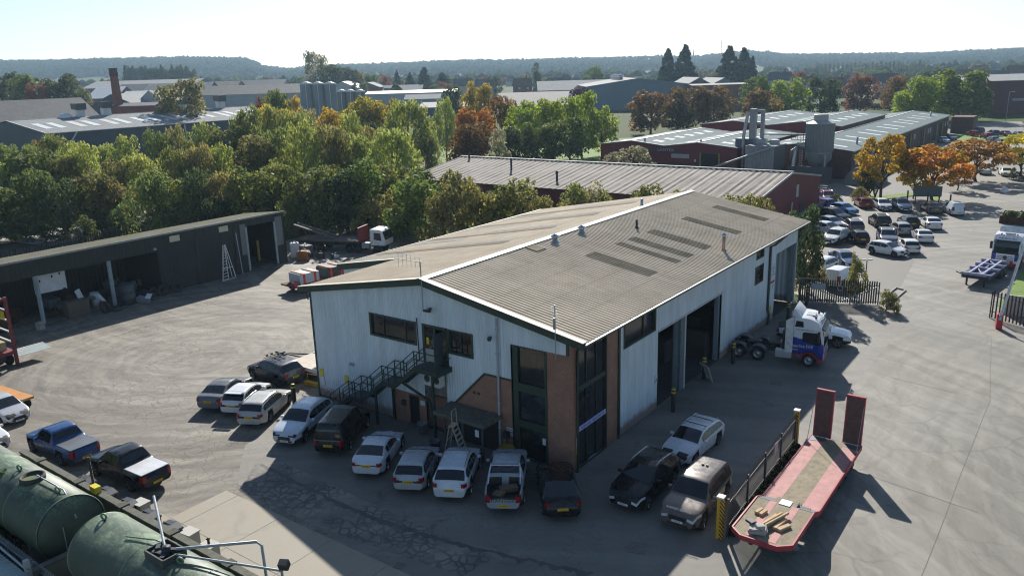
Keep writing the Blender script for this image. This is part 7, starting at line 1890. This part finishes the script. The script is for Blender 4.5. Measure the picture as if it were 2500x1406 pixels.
# ------------------------------------------------------------------ palisade fences
def palisade(name, label, pts, h, mat, step=.155, w=.075, rails=(.25,.85), cat='fence', post=2.75, spear=True, postlab=None):
    o = thing(name, label, cat, (pts[0][0],pts[0][1],0))
    P = [Vector((p[0]-pts[0][0], p[1]-pts[0][1], 0)) for p in pts]
    pal = MB(); rl = MB(); n = 0
    for a, b in zip(P[:-1], P[1:]):
        L = (b-a).length; t = (b-a).normalized(); u = Vector((-t.y, t.x, 0))
        for k in range(int(L/step)):
            c = a+t*(k+.5)*step; hh = h
            v = [c-t*w/2+u*.03, c+t*w/2+u*.03, c+t*w/2+u*.03+Vector((0,0,hh-.1)), c+u*.03+Vector((0,0,hh)), c-t*w/2+u*.03+Vector((0,0,hh-.1))]
            v = [p+Vector((0,0,.06)) for p in v]
            bk = [p+u*.012 for p in v]
            pal.add(v+bk, [(0,1,2,3,4),(9,8,7,6,5)]+[(i,i+5,(i+1)%5+5,(i+1)%5) for i in range(5)])
        for r_ in rails: rl.bar(a+Vector((0,0,h*r_)), b+Vector((0,0,h*r_)), .05)
        m_ = max(1, int(round(L/post)))
        for k in range(m_+1):
            c = a.lerp(b, k/m_)
            q = MB(); q.cbox((c.x,c.y,h*.49),(.09,.09,h*.98)); q.build('post', mat, o)
    pal.build('pales', mat, o); rl.build('rail', mat, o)
    return o
PALM = M('palisade_grey', (.09,.10,.105), .5, .3, .2, 2)
PALD = M('palisade_dark', (.04,.042,.045), .6, .2, .2, 2)
F0, F1 = (28.98,-1.15), (28.75,9.35)
fe = palisade('palisade_fence', 'grey palisade fence between the parked cars and the red trailer', [F0,F1], 1.95, PALM, .15, .085)
mb = MB(); mb.box(-.13,6.6,1.2,-.1,7.1,1.8); mb.build('notice', M('pink_notice', (.55,.42,.44), .6), fe)
HAZ = None
def hazard_post(x, y, h, label):
    mt = bpy.data.materials.get('hazard_stripe')
    if not mt:
        mt, nt, b = newmat('hazard_stripe'); sp = N(nt, 'SeparateXYZ', ins={0: coords(nt)})
        f = math_(nt, 'FRACT', math_(nt, 'MULTIPLY', math_(nt, 'ADD', sp.outputs[2], math_(nt, 'ADD', sp.outputs[0], sp.outputs[1])), 5.0))
        yl = math_(nt, 'MULTIPLY', math_(nt, 'GREATER_THAN', f, .55), math_(nt, 'GREATER_THAN', sp.outputs[0], .0))
        nt.links.new(mixc(nt, yl, (.60,.36,.02), (.02,.02,.02)), b.inputs['Base Color']); b.inputs['Roughness'].default_value = .6
    mb = MB(); mb.box(-.14,-.14,0,.14,.14,h); o = mb.build('gate_post', mt, loc=(x,y,0), bevel=.01); prop(o, label, 'post')
    mb = MB(); mb.box(-.16,-.16,h,.16,.16,h+.08); mb.build('cap', WHITE, o)
hazard_post(28.75,-1.45,2.05,'yellow and black striped gate post at the near end of the fence'); hazard_post(28.7,9.65,2.05,'yellow and black striped gate post at the far end of the fence')
mb = MB(); V = leaves([(29.1-.01*k, -.8+k*.75, .16, .22, .22) for k in range(14)], 160, .12, .16, False, np.random.default_rng(8)); k = len(V)//4
mb.v = [tuple(p) for p in V]; mb.f = [[4*i,4*i+1,4*i+2,4*i+3] for i in range(k)]; mb.mi = [0]*k; mb.sm = [False]*k
o = mb.build('weeds', LEAF, color=(.05,.055,.02)); o['second_tint'] = (.07,.075,.025); prop(o, 'strip of weeds along the foot of the palisade fence', kind='stuff')
# sliding gate at the far corner of the workshop
gt = palisade('palisade_gate', 'dark palisade gate with diagonal braces at the far corner of the workshop', [(20.3,37.9),(26.4,40.35)], 2.1, PALD, .19, .125, (.12,.82), 'gate', 6.6)
mb = MB(); mb.bar((.6,.1,1.7),(3.4,1.25,.3),.06); mb.bar((3.4,1.25,.3),(5.9,2.3,1.6),.06); mb.build('brace', STEEL, gt)
mb = MB(); mb.lathe([(.19,-.02),(.26,-.02),(.26,.02),(.19,.02),(.19,-.02)], 22, M=Matrix.Translation((3.2,1.05,1.45)) @ Matrix.Rotation(R(90),4,'X')); mb.build('round_sign', M('sign_ring', (.5,.3,.3), .5), gt)
mb = MB(); mb.bar((4.7,1.5,0),(4.3,1.75,1.0),.07); mb.bar((4.0,1.3,0),(4.3,1.75,1.0),.07); mb.bar((5.0,2.0,0),(4.3,1.75,1.0),.06); mb.build('gate_prop', STEEL, gt)
mb = MB(); mb.cbox((1.5,.5,1.5),(1.2,.03,.5), .38); mb.build('panel', M('gate_panel', (.33,.38,.42), .6), gt)
mb = MB(); mb.tube([(20.02,37.15,2.2),(20.4,37.6,2.3),(21.5,38.3,2.2)], .03, 5); o = mb.build('gate_rope', STEEL); prop(o, 'thin grey bar joining the workshop corner and gate', 'bar')
# right hand fence, barrier, wall
palisade('palisade_fence', 'dark rust brown palisade fence behind the red barrier', [(34.85,41.0),(37.6,39.4),(44,37)], 2.3, M('rusty_palisade', (.075,.05,.045), .7, .2, .3, 2), .3, .13)
mb = MB(); mb.box(35.6,42.6,0,40,42.75,1.7); o = mb.build('concrete_panel', M('pale_panel', (.50,.48,.43), .8), rot=(0,0,0)); prop(o, 'pale concrete panel wall behind the rusty fence', 'wall')
ba = thing('barrier', 'red barrier box with its long white arm raised by the right fence', 'barrier', (35.75,38.2,0), .3)
mb = MB(); mb.box(-.22,-.2,0,.22,.2,1.25); mb.build('box', M('barrier_red', (.50,.025,.04), .4), ba, bevel=.03)
mb = MB(); mb.bar((-.05,-.26,.8),(1.55,1.3,8.2),.16,.14); mb.build('arm', WHITE, ba)
mb = MB(); mb.cbox((-.02,-.26,1.0),(.22,.1,.45), 0); mb.build('arm_mount', STEEL, ba, bevel=.02)
# fence behind the shed, seen between trunks
a0, a1 = G(-60,632,2.2)[:2], G(705,468,2.2)[:2]
palisade('palisade_fence', 'old dark palisade fence behind the open shed under the birches', [tuple(a0),tuple((a0+a1)/2),tuple(a1)], 2.3, PALD, .34, .17)
mb = MB(); p0, p1 = G(0,590), G(700,455); mb.add([(p0[0]-2,p0[1],.04),(p0[0]+10,p0[1]+2,.04),(p1[0]+8,p1[1]+2,.04),(p1[0]-2,p1[1],.04)], [(0,1,2,3)]); o = mb.build('pale_path', M('pale_path', (.42,.42,.41), .9)); prop(o, kind='structure')

# ------------------------------------------------------------------ bollards, bins, pots and small things
def bollard(x, y, h, label):
    mt = bpy.data.materials.get('bollard_band')
    if not mt:
        mt, nt, b = newmat('bollard_band'); z = N(nt, 'SeparateXYZ', ins={0: coords(nt)}).outputs[2]
        f = math_(nt, 'FRACT', math_(nt, 'MULTIPLY', z, 4.4)); yl = math_(nt, 'MULTIPLY', math_(nt, 'GREATER_THAN', f, .5), math_(nt, 'GREATER_THAN', z, 1.15))
        nt.links.new(mixc(nt, yl, (.02,.02,.02), (.55,.36,.02)), b.inputs['Base Color']); b.inputs['Roughness'].default_value = .5
    mb = MB(); mb.lathe([(.14,0),(.14,h-.08),(.11,h),(0,h)], 16); o = mb.build('bollard', mt, loc=(x,y,0)); prop(o, label, 'bollard', 'black and yellow bollards')
bollard(21.07,10.1,1.55,'bollard nearest the brick corner outside the workshop doors'); bollard(20.5,16.2,1.55,'bollard by the white pallet between the two workshop doors'); bollard(21.1,20.0,1.6,'bollard beside the rear wheels of the tractor unit'); bollard(21.3,31.7,1.6,'bollard beside the far workshop door'); bollard(21.2,37.2,1.5,'bollard in front of the dark palisade gate'); bollard(-.05,-2.1,1.5,'bollard behind the grey SUV at the left gable corner')
o = thing('pallet', 'pale plastic pallet leaning on a bollard outside the workshop', 'pallet', (20.75,16.0,0), .9)
mb = MB()
for k in range(5): mb.cbox((0,-.5+k*.25,.62),(.05,.17,1.2), 0, ry=R(-18))
mb.build('slat', M('pallet_cream', (.42,.41,.35), .7), o)
mb = MB()
for z in (.15,.62,1.08): mb.cbox((.2-.33*z+.0-.03,0,z),(.06,1.2,.1), 0, ry=R(-18))
mb.build('crossbar', M('pallet_cream', (.42,.41,.35), .7), o)
tp = [(0,0),(.24,0),(.32,.62),(.35,.64),(.33,.68),(.27,.66),(.26,.5),(0,.5)]
mb = MB(); mb.lathe(tp, 20); o = mb.build('planter', M('pot_grey', (.20,.20,.20), .8), loc=(9.9,-.62,0)); prop(o, 'grey round planter beside the office door', 'planter')
mb = MB(); mb.lathe(tp, 20); o = mb.build('planter', M('pot_dark', (.09,.09,.10), .7), loc=(12.1,-2.0,0)); prop(o, 'dark round bin at the canopy post', 'bin')
mb = MB(); mb.prism([(-.45,0),(.45,0),(.5,.5),(.42,.72),(-.42,.72),(-.5,.5)], 'y', -.32, .32); o = mb.build('grit_bin', M('grit_yellow', (.30,.20,.035), .7, 0, .25, 3, dirt=(.15,.1,.03)), loc=(16.2,-.75,0), rot=(0,0,.3), bevel=.05); prop(o, 'dirty yellow grit bin against the brick wall', 'grit bin')
mb = MB(); mb.prism([(-.48,.72),(.48,.72),(.3,.9),(-.3,.9)], 'y', -.34, .34); l = mb.build('lid', M('grit_yellow', (.30,.20,.035), .7), o, bevel=.04)
mb = MB(); mb.tube([(15.95,-.3,0),(15.95,-.3,1.2)], .05, 8); mb.cbox((15.95,-.36,1.35),(.32,.28,.36)); o = mb.build('letter_box', DKSTEEL); prop(o, 'black box on a post above the yellow grit bin', 'box')
# step ladder in front of the canopy
sl = thing('step_ladder', 'worn aluminium platform step ladder standing in front of the canopy', 'ladder', (13.95,-2.35,0), .25)
ALU = M('dull_aluminium', (.42,.38,.31), .5, .3)
mb = MB()
for y in (-.28,.28): mb.bar((.75,y*1.25,0),(.0,y,2.2),.06); mb.tube([(0,y,2.2),(-.02,y,3.1)], .025, 6); mb.bar((-.65,y*1.25,0),(-.2,y,2.2),.05)
mb.tube([(-.02,-.28,3.1),(-.02,.28,3.1)], .025, 6); mb.build('stile', ALU, sl)
mb = MB()
for k in range(8): t = (k+.5)/8.5; mb.cbox((.75-.75*t,0,2.2*t),(.14,.62-.1*t,.03))
mb.bar((-.5,-.33,.7),(-.5,.33,.7),.04); mb.bar((-.36,-.3,1.4),(-.36,.3,1.4),.04); mb.build('step', ALU, sl)
mb = MB(); mb.box(-.25,-.3,2.2,.1,.3,2.24); mb.build('platform', ALU, sl)
# yellow guard rail at the gable corner
mb = MB(); mb.tube([(-1.9,.6,0),(-1.9,.6,.95),(-.4,.75,1.0)], .04, 6); mb.cbox((-1.4,.9,.15),(2.0,.25,.25), .15)
o = mb.build('guard_rail', M('rail_yellow', (.50,.30,.04), .6)); prop(o, 'yellow guard rail and kerb beam at the left corner of the gable', 'rail')

# ------------------------------------------------------------------ fuel tank compound at the lower left
TKG = M('tank_green', (.15,.23,.145), .55, 0, .18, .8, streak=.5, dirt=(.035,.045,.03))
def tank_mat():
    mt, nt, b = newmat('weathered_tank')
    co = coords(nt); n1 = noise(nt, co, 1.2, 6, .7, .5); n2 = noise(nt, mapped(nt, co, (1.6,.5,.5)), 2.5, 6, .75)
    c = ramp(nt, n1, [(.40, (.055,.088,.055)), (.58, (.165,.235,.145))])
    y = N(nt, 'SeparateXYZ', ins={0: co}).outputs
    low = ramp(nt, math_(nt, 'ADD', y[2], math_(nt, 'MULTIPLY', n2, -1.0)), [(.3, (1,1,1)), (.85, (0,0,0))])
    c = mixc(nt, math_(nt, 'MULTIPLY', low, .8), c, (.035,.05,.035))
    fl = ramp(nt, noise(nt, mapped(nt, co, (1,2.5,2.5), loc=(5,2,1)), 3.0, 6, .8), [(.47, (0,0,0)), (.53, (1,1,1))])
    c = mixc(nt, math_(nt, 'MULTIPLY', fl, .65), c, (.05,.06,.045))
    nt.links.new(c, b.inputs['Base Color']); b.inputs['Roughness'].default_value = .55
    return mt
TKW = tank_mat()
ZT = 2.55; RT_ = 1.42
def tank(x0, x1, y, label, dome1=True):
    o = thing('storage_tank', label, 'tank', (x0,y,ZT), 0, 'green fuel tanks'); L = x1-x0
    prof = [(0,-.38),(RT_*.5,-.3),(RT_*.85,-.12),(RT_,.02),(RT_,L-.02),(RT_*.85,L+.12),(RT_*.5,L+.3),(0,L+.38)]
    mb = MB(); mb.lathe(prof, 48, M=Matrix.Rotation(R(90),4,'Y')); mb.build('shell', TKW, o)
    mb = MB()
    for xx in (.0, L*.34, L*.67, L):
        mb.lathe([(RT_+.004,xx-.03),(RT_+.018,xx),(RT_+.004,xx+.03)], 48, M=Matrix.Rotation(R(90),4,'Y'))
    mb.build('weld_band', TKG, o)
    for xx in (.5, L*.55, L-.7):
        mb = MB(); mb.lathe([(.09,-.03),(.15,-.03),(.15,.03),(.09,.03),(.09,-.03)], 14, M=Matrix.Translation((xx,0,RT_+.13)) @ Matrix.Rotation(R(90),4,'X') @ Matrix.Rotation(R(20),4,'Y')); mb.build('lifting_eye', TKG, o)
    for xx in (L*.2, L*.8):
        mb = MB(); mb.prism([(-1.0,-2.5),(1.0,-2.5),(1.1,-.8),(-1.1,-.8)], 'x', xx-.15, xx+.15); mb.build('saddle', CONC, o)
    return o
# tank axis positions from the silhouette of each tank
q2a = PLZ = None
def top_on(px, py, z): return G(px, py, z)
pA = top_on(180,1211,ZT+RT_*.8); pB = top_on(268,1238,ZT+RT_*.8)
YT = float((pA[1]+pB[1])/2)-RT_*.45
xe = float(pA[0])+.35; xs2 = float(pB[0])+.35
t1 = tank(xe-9.5, xe, YT, 'green tank at the left with round manhole lid')
t2 = tank(xs2+.4, xs2+11.0, YT, 'long weathered green tank at the bottom with open hatch tray')
mb = MB(); mb.lathe([(.42,0),(.52,0),(.52,.2),(.42,.2),(.42,.05),(0,.05)], 26, M=Matrix.Translation((9.5-2.9,-.05,RT_-.02))); mb.build('manhole_ring', M('rust_ring', (.05,.045,.035), .8), t1)
mb = MB(); mb.lathe([(0,.06),(.41,.06)], 26, M=Matrix.Translation((9.5-2.9,-.05,RT_-.0))); mb.build('manhole_lid', M('lid_moss', (.10,.13,.06), .9, 0, .4, 5), t1)
mb = MB(); mb.tube([(9.5-2.8,.1,RT_+.15),(9.5-.5,.15,RT_+.12),(9.5-.1,.1,RT_-.1),(9.5+.38,.1,.5)], .035, 6); mb.tube([(9.5+.42,-.5,.4),(9.5+.45,-.5,-1.0)], .02, 5); mb.build('vent_pipe', STEEL, t1)
L2 = 10.6
mb = MB()
for (a, b) in (((4.3,-.45),(5.5,-.45)),((4.3,.45),(5.5,.45)),((4.3,-.45),(4.3,.45)),((5.5,-.45),(5.5,.45))): mb.bar((a[0],a[1],RT_+.1),(b[0],b[1],RT_+.1),.06,.3)
mb.build('hatch_tray', M('tray_steel', (.08,.085,.08), .7, .3), t2)
mb = MB(); r = random.Random(4)
for k in range(9): mb.cbox((4.5+r.random()*.8,-.3+r.random()*.6,RT_+.1+r.random()*.15),(.3,.16,.14), r.random()*3)
mb.lathe([(.16,RT_),(.16,RT_+.4),(0,RT_+.42)], 12, M=Matrix.Translation((5.0,.0,0))); mb.build('valve_gear', DKSTEEL, t2)
mb = MB(); mb.tube([(2.5,-.2,RT_+.05),(3.8,.25,RT_+.12),(4.3,.3,RT_+.12)], .03, 5); mb.build('dip_pipe', TKG, t2)
mb = MB(); mb.tube([(4.7,.1,RT_+.2),(2.7,1.0,RT_+1.25)], .05, 8); mb.build('lift_pipe', WHITE, t2)
mb = MB(); mb.tube([(5.3,.2,RT_+.3),(7.6,2.0,RT_+.45),(7.75,2.1,RT_+.3),(7.8,2.15,-ZT+.1)], .055, 8); mb.tube([(5.4,.05,RT_+.2),(9.5,1.6,RT_+.2)], .045, 8); mb.build('delivery_pipe', STEEL, t2)
mb = MB(); mb.tube([(9.5,1.6,-ZT),(9.5,1.6,RT_+.25)], .05, 8); mb.build('lamp_pole', STEEL, t2)
mb = MB(); mb.cbox((9.6,1.65,RT_+.45),(.35,.3,.32), .5, rx=.4); mb.build('floodlight', DKSTEEL, t2, bevel=.03)
# bund walls
YB = YT+RT_+.85
BW_ = M('mossy_bund', (.075,.075,.06), .95, 0, .35, 2, dirt=(.13,.13,.07))
def wall(name, label, x0, y0, x1, y1, h, th=.22, mat=None, piers=0):
    o = thing(name, label, 'wall', (x0,y0,0), math.atan2(y1-y0, x1-x0)); L = math.hypot(x1-x0, y1-y0)
    mb = MB(); mb.box(0,-th/2,0,L,th/2,h); mb.build('wall', mat or BW_, o)
    mb = MB(); mb.box(-.03,-th/2-.05,h,L+.03,th/2+.05,h+.09); mb.build('coping', M('mossy_coping', (.12,.12,.095), .95, 0, .35, 4), o)
    for k in range(piers):
        mb = MB(); x = L*(k+.5)/piers; mb.box(x-.2,-th/2-.12,0,x+.2,th/2+.12,h+.14); mb.build('pier', BW_, o)
    return o
wall('bund_wall', 'long mossy bund wall between the green tanks and the black bins', xe-10, YB, xs2+11.5, YB, 2.35, piers=6)
wall('bund_wall', 'mossy bund wall on the near side of the green tanks', xe-10, YT-RT_-1.0, xs2+11.5, YT-RT_-1.0, 1.7)
wall('bund_wall', 'short cross wall between the two green tanks', xe+.85, YT-RT_-.9, xe+.85, YB-.1, 1.9, mat=M('cross_wall', (.14,.15,.12), .9))
mb = MB(); mb.tube([(xe-1.5,YT-RT_-.9,2.4),(xe+1.2,YT-RT_-.9,2.2)], .05, 6); mb.box(xe+.9,YT-RT_-.95,0,xe+1.1,YT-RT_-.75,2.6); o = mb.build('pipe_support', STEEL); prop(o, 'grey pipe on a post between the two tanks', 'pipe')
# wheeled bins behind the wall
for k in range(5):
    x = float(G(165+58*k, 1190+26*k, 1.3)[0]); y = YB+.85
    o = thing('wheeled_bin', ['leftmost black wheeled bin behind the bund wall','second black wheeled bin from the left behind the bund wall','middle black wheeled bin of the five behind the bund wall','fourth black wheeled bin behind the bund wall','rightmost bin with a blue body behind the bund wall'][k], 'bin', (x,y,0), R(4), 'large wheeled bins behind the bund wall')
    mb = MB(); mb.prism([(-.45,.15),(.45,.15),(.52,1.2),(-.52,1.2)], 'y', -.62, .62); mb.build('body', M('bin_blue', (.02,.05,.14), .6) if k == 4 else PLASTIC, o, bevel=.04)
    mb = MB(); mb.prism([(-.56,1.2),(.56,1.2),(.52,1.28),(.1,1.42),(-.5,1.36)], 'y', -.66, .66); mb.build('lid', M('bin_lid', (.04,.043,.05), .42), o, bevel=.03)
    mb = MB(); mb.box(-.45,-.03,1.40,.1,.03,1.44); mb.box(-.45,-.35,1.39,.1,-.3,1.43); mb.box(-.45,.3,1.39,.1,.35,1.43); mb.build('lid_rib', PLASTIC, o)
    for sx in (-.35,.35):
        for sy in (-.5,.5): mb = MB(); mb.lathe([(0,-.03),(.09,-.03),(.09,.03),(0,.03)], 10, M=Matrix.Translation((sx,sy,.1)) @ Matrix.Rotation(R(90),4,'X')); mb.build('castor', RUBBER, o)
for k, (px, py, h, lab) in enumerate(((352,1283,1.25,'pale steel cabinet at the corner of the black pickup'),(470,1350,1.1,'pale cabinet behind the long green tank'),(517,1376,.95,'low pale cabinet with a filler cap beside the green tank'))):
    p = G(px, py); mb = MB(); mb.box(-.35,-.28,0,.35,.28,h); o = mb.build('steel_cabinet', M('cabinet_cream', (.36,.345,.29), .5, 0, .1, 2, dirt=(.3,.27,.2)), loc=(p[0],p[1],.012), rot=(0,0,.1), bevel=.02); prop(o, lab, 'cabinet')
    mb = MB(); mb.box(-.38,-.31,h,.38,.31,h+.05); mb.build('lid', M('cabinet_lid', (.42,.41,.37), .6), o)
    if k == 2: mb = MB(); mb.lathe([(.06,h+.05),(.06,h+.3),(.1,h+.3),(0,h+.36)], 10); mb.build('filler_cap', DKSTEEL, o)
mb = MB(); p = G(330,1290); mb.tube([(p[0]-.9,YB+.1,2.3),(p[0]-.95,YB+.1,4.0)], .06, 6); o = mb.build('wall_post', DKSTEEL); prop(o, 'dark steel post standing on the bund wall', 'post')
mb = MB(); mb.box(p[0]-.7,YB-.2,2.45,p[0]-.2,YB+.1,2.75); o = mb.build('notice_plate', YEL); prop(o, 'small yellow plate on the bund wall', 'sign')
# galvanised fence, ribbed roof and shrub in the bottom left corner
a0, a1 = G(-40,1282,2.0)[:2], G(150,1425,2.0)[:2]
palisade('palisade_fence', 'pale galvanised palisade fence in the bottom left corner', [tuple(a0),tuple(a1)], 2.1, STEEL, .16, .085)
pr = G(-30,1330,1.9)
mb = MB(); n = 60; v = (a1-a0)/np.hypot(*(a1-a0)); u = np.array([v[1],-v[0]])
P = []
for i in range(n*4+1):
    s = i/4*.25; o_ = .04*math.sin(i*math.pi/2+.6); b0 = a0-v*2+v*s+u*.5
    P.append([(b0[0],b0[1],2.0+o_),(b0[0]+u[0]*4,b0[1]+u[1]*4,2.25+o_)])
mb.grid(P, 0, False); o = mb.build('ribbed_roof', M('mint_roof', (.34,.42,.40), .5)); prop(o, 'pale green ribbed roof in the bottom left corner', 'roof')
mb = MB(); mb.box(-.1,-.1,0,.1,.1,2.0); o = None
p = G(8,1235,2.5); 
o = thing('bush', 'bright green bush spilling over the tanks at the left edge', 'bush', (p[0]-.5,p[1],0), 0, None, (2.6,2.6,4.2))
cm, tm = proto('bush', 1); c = put('crown', cm, o, color=(.07,.10,.02)); c['second_tint'] = (.13,.17,.03); put('trunk', tm, o)
# notice board and low post fence in front of the autumn maples
p = G(2262,500); o = thing('notice_board', 'grey notice board on posts under the orange maple', 'sign', (p[0],p[1],0), R(25))
mb = MB(); mb.box(-1.9,-.06,1.2,1.9,.06,2.7); mb.build('board', M('board_dull', (.10,.11,.10), .7), o)
for x in (-1.6,1.6): mb = MB(); mb.box(x-.06,-.05,0,x+.06,.05,1.2); mb.build('post', DKSTEEL, o)
for k, (px, py) in enumerate(((2150,491),(2214,497),(2263,503),(2318,508))):
    p = G(px, py); mb = MB(); mb.lathe([(.12,0),(.11,1.9),(0,2.0)], 8); o = mb.build('timber_post', M('post_timber', (.09,.06,.04), .9), loc=(p[0],p[1],0)); prop(o, ['dark post behind the red hatchback','dark post behind the white hatchback with black roof','rusty post beside the notice board','dark post behind the grey saloon'][k], 'post', 'posts along the car park edge')
mb = MB(); p = G(2452,470); mb.lathe([(.5,0),(.55,.4),(.3,.8),(0,.85)], 12); o = mb.build('white_boulder', WHITE, loc=(p[0],p[1],0)); prop(o, 'small white boulder on the grass island', 'boulder')
for k, (px,py) in enumerate(((2465,545),(2490,548))):
    p = G(px, py); mb = MB(); mb.cbox((0,0,.5),(2.4,1.0,1.0)); o = mb.build('planter_box', RUST, loc=(p[0],p[1],0), rot=(0,0,.1)); prop(o, ['rusty planter box with weeds behind the second lorry','second rusty planter box at the right edge'][k], 'planter')
    V = leaves([(0,0,1.1,.9,.5)], 8, .3, .3, False, np.random.default_rng(k)); q = len(V)//4; mb = MB(); mb.v = [tuple(a) for a in V]; mb.f = [[4*i,4*i+1,4*i+2,4*i+3] for i in range(q)]; mb.mi=[0]*q; mb.sm=[False]*q
    c = mb.build('plants', LEAF, o, color=(.08,.11,.03)); c['second_tint'] = (.14,.17,.05)
# ------------------------------------------------------------------ the hazy air
mb = MB(); mb.box(-3600,-700,-62,1800,4600,175)
mt = bpy.data.materials.new('haze_air'); mt.use_nodes = True; nt = mt.node_tree; nt.nodes.clear()
out = N(nt, 'OutputMaterial')
pv = N(nt, 'VolumePrincipled', ins={'Color': (.55,.79,1.0,1), 'Density': .00014, 'Anisotropy': .3})
nt.links.new(pv.outputs[0], out.inputs['Volume'])
hz = prop(mb.build('haze', mt), kind='stuff')
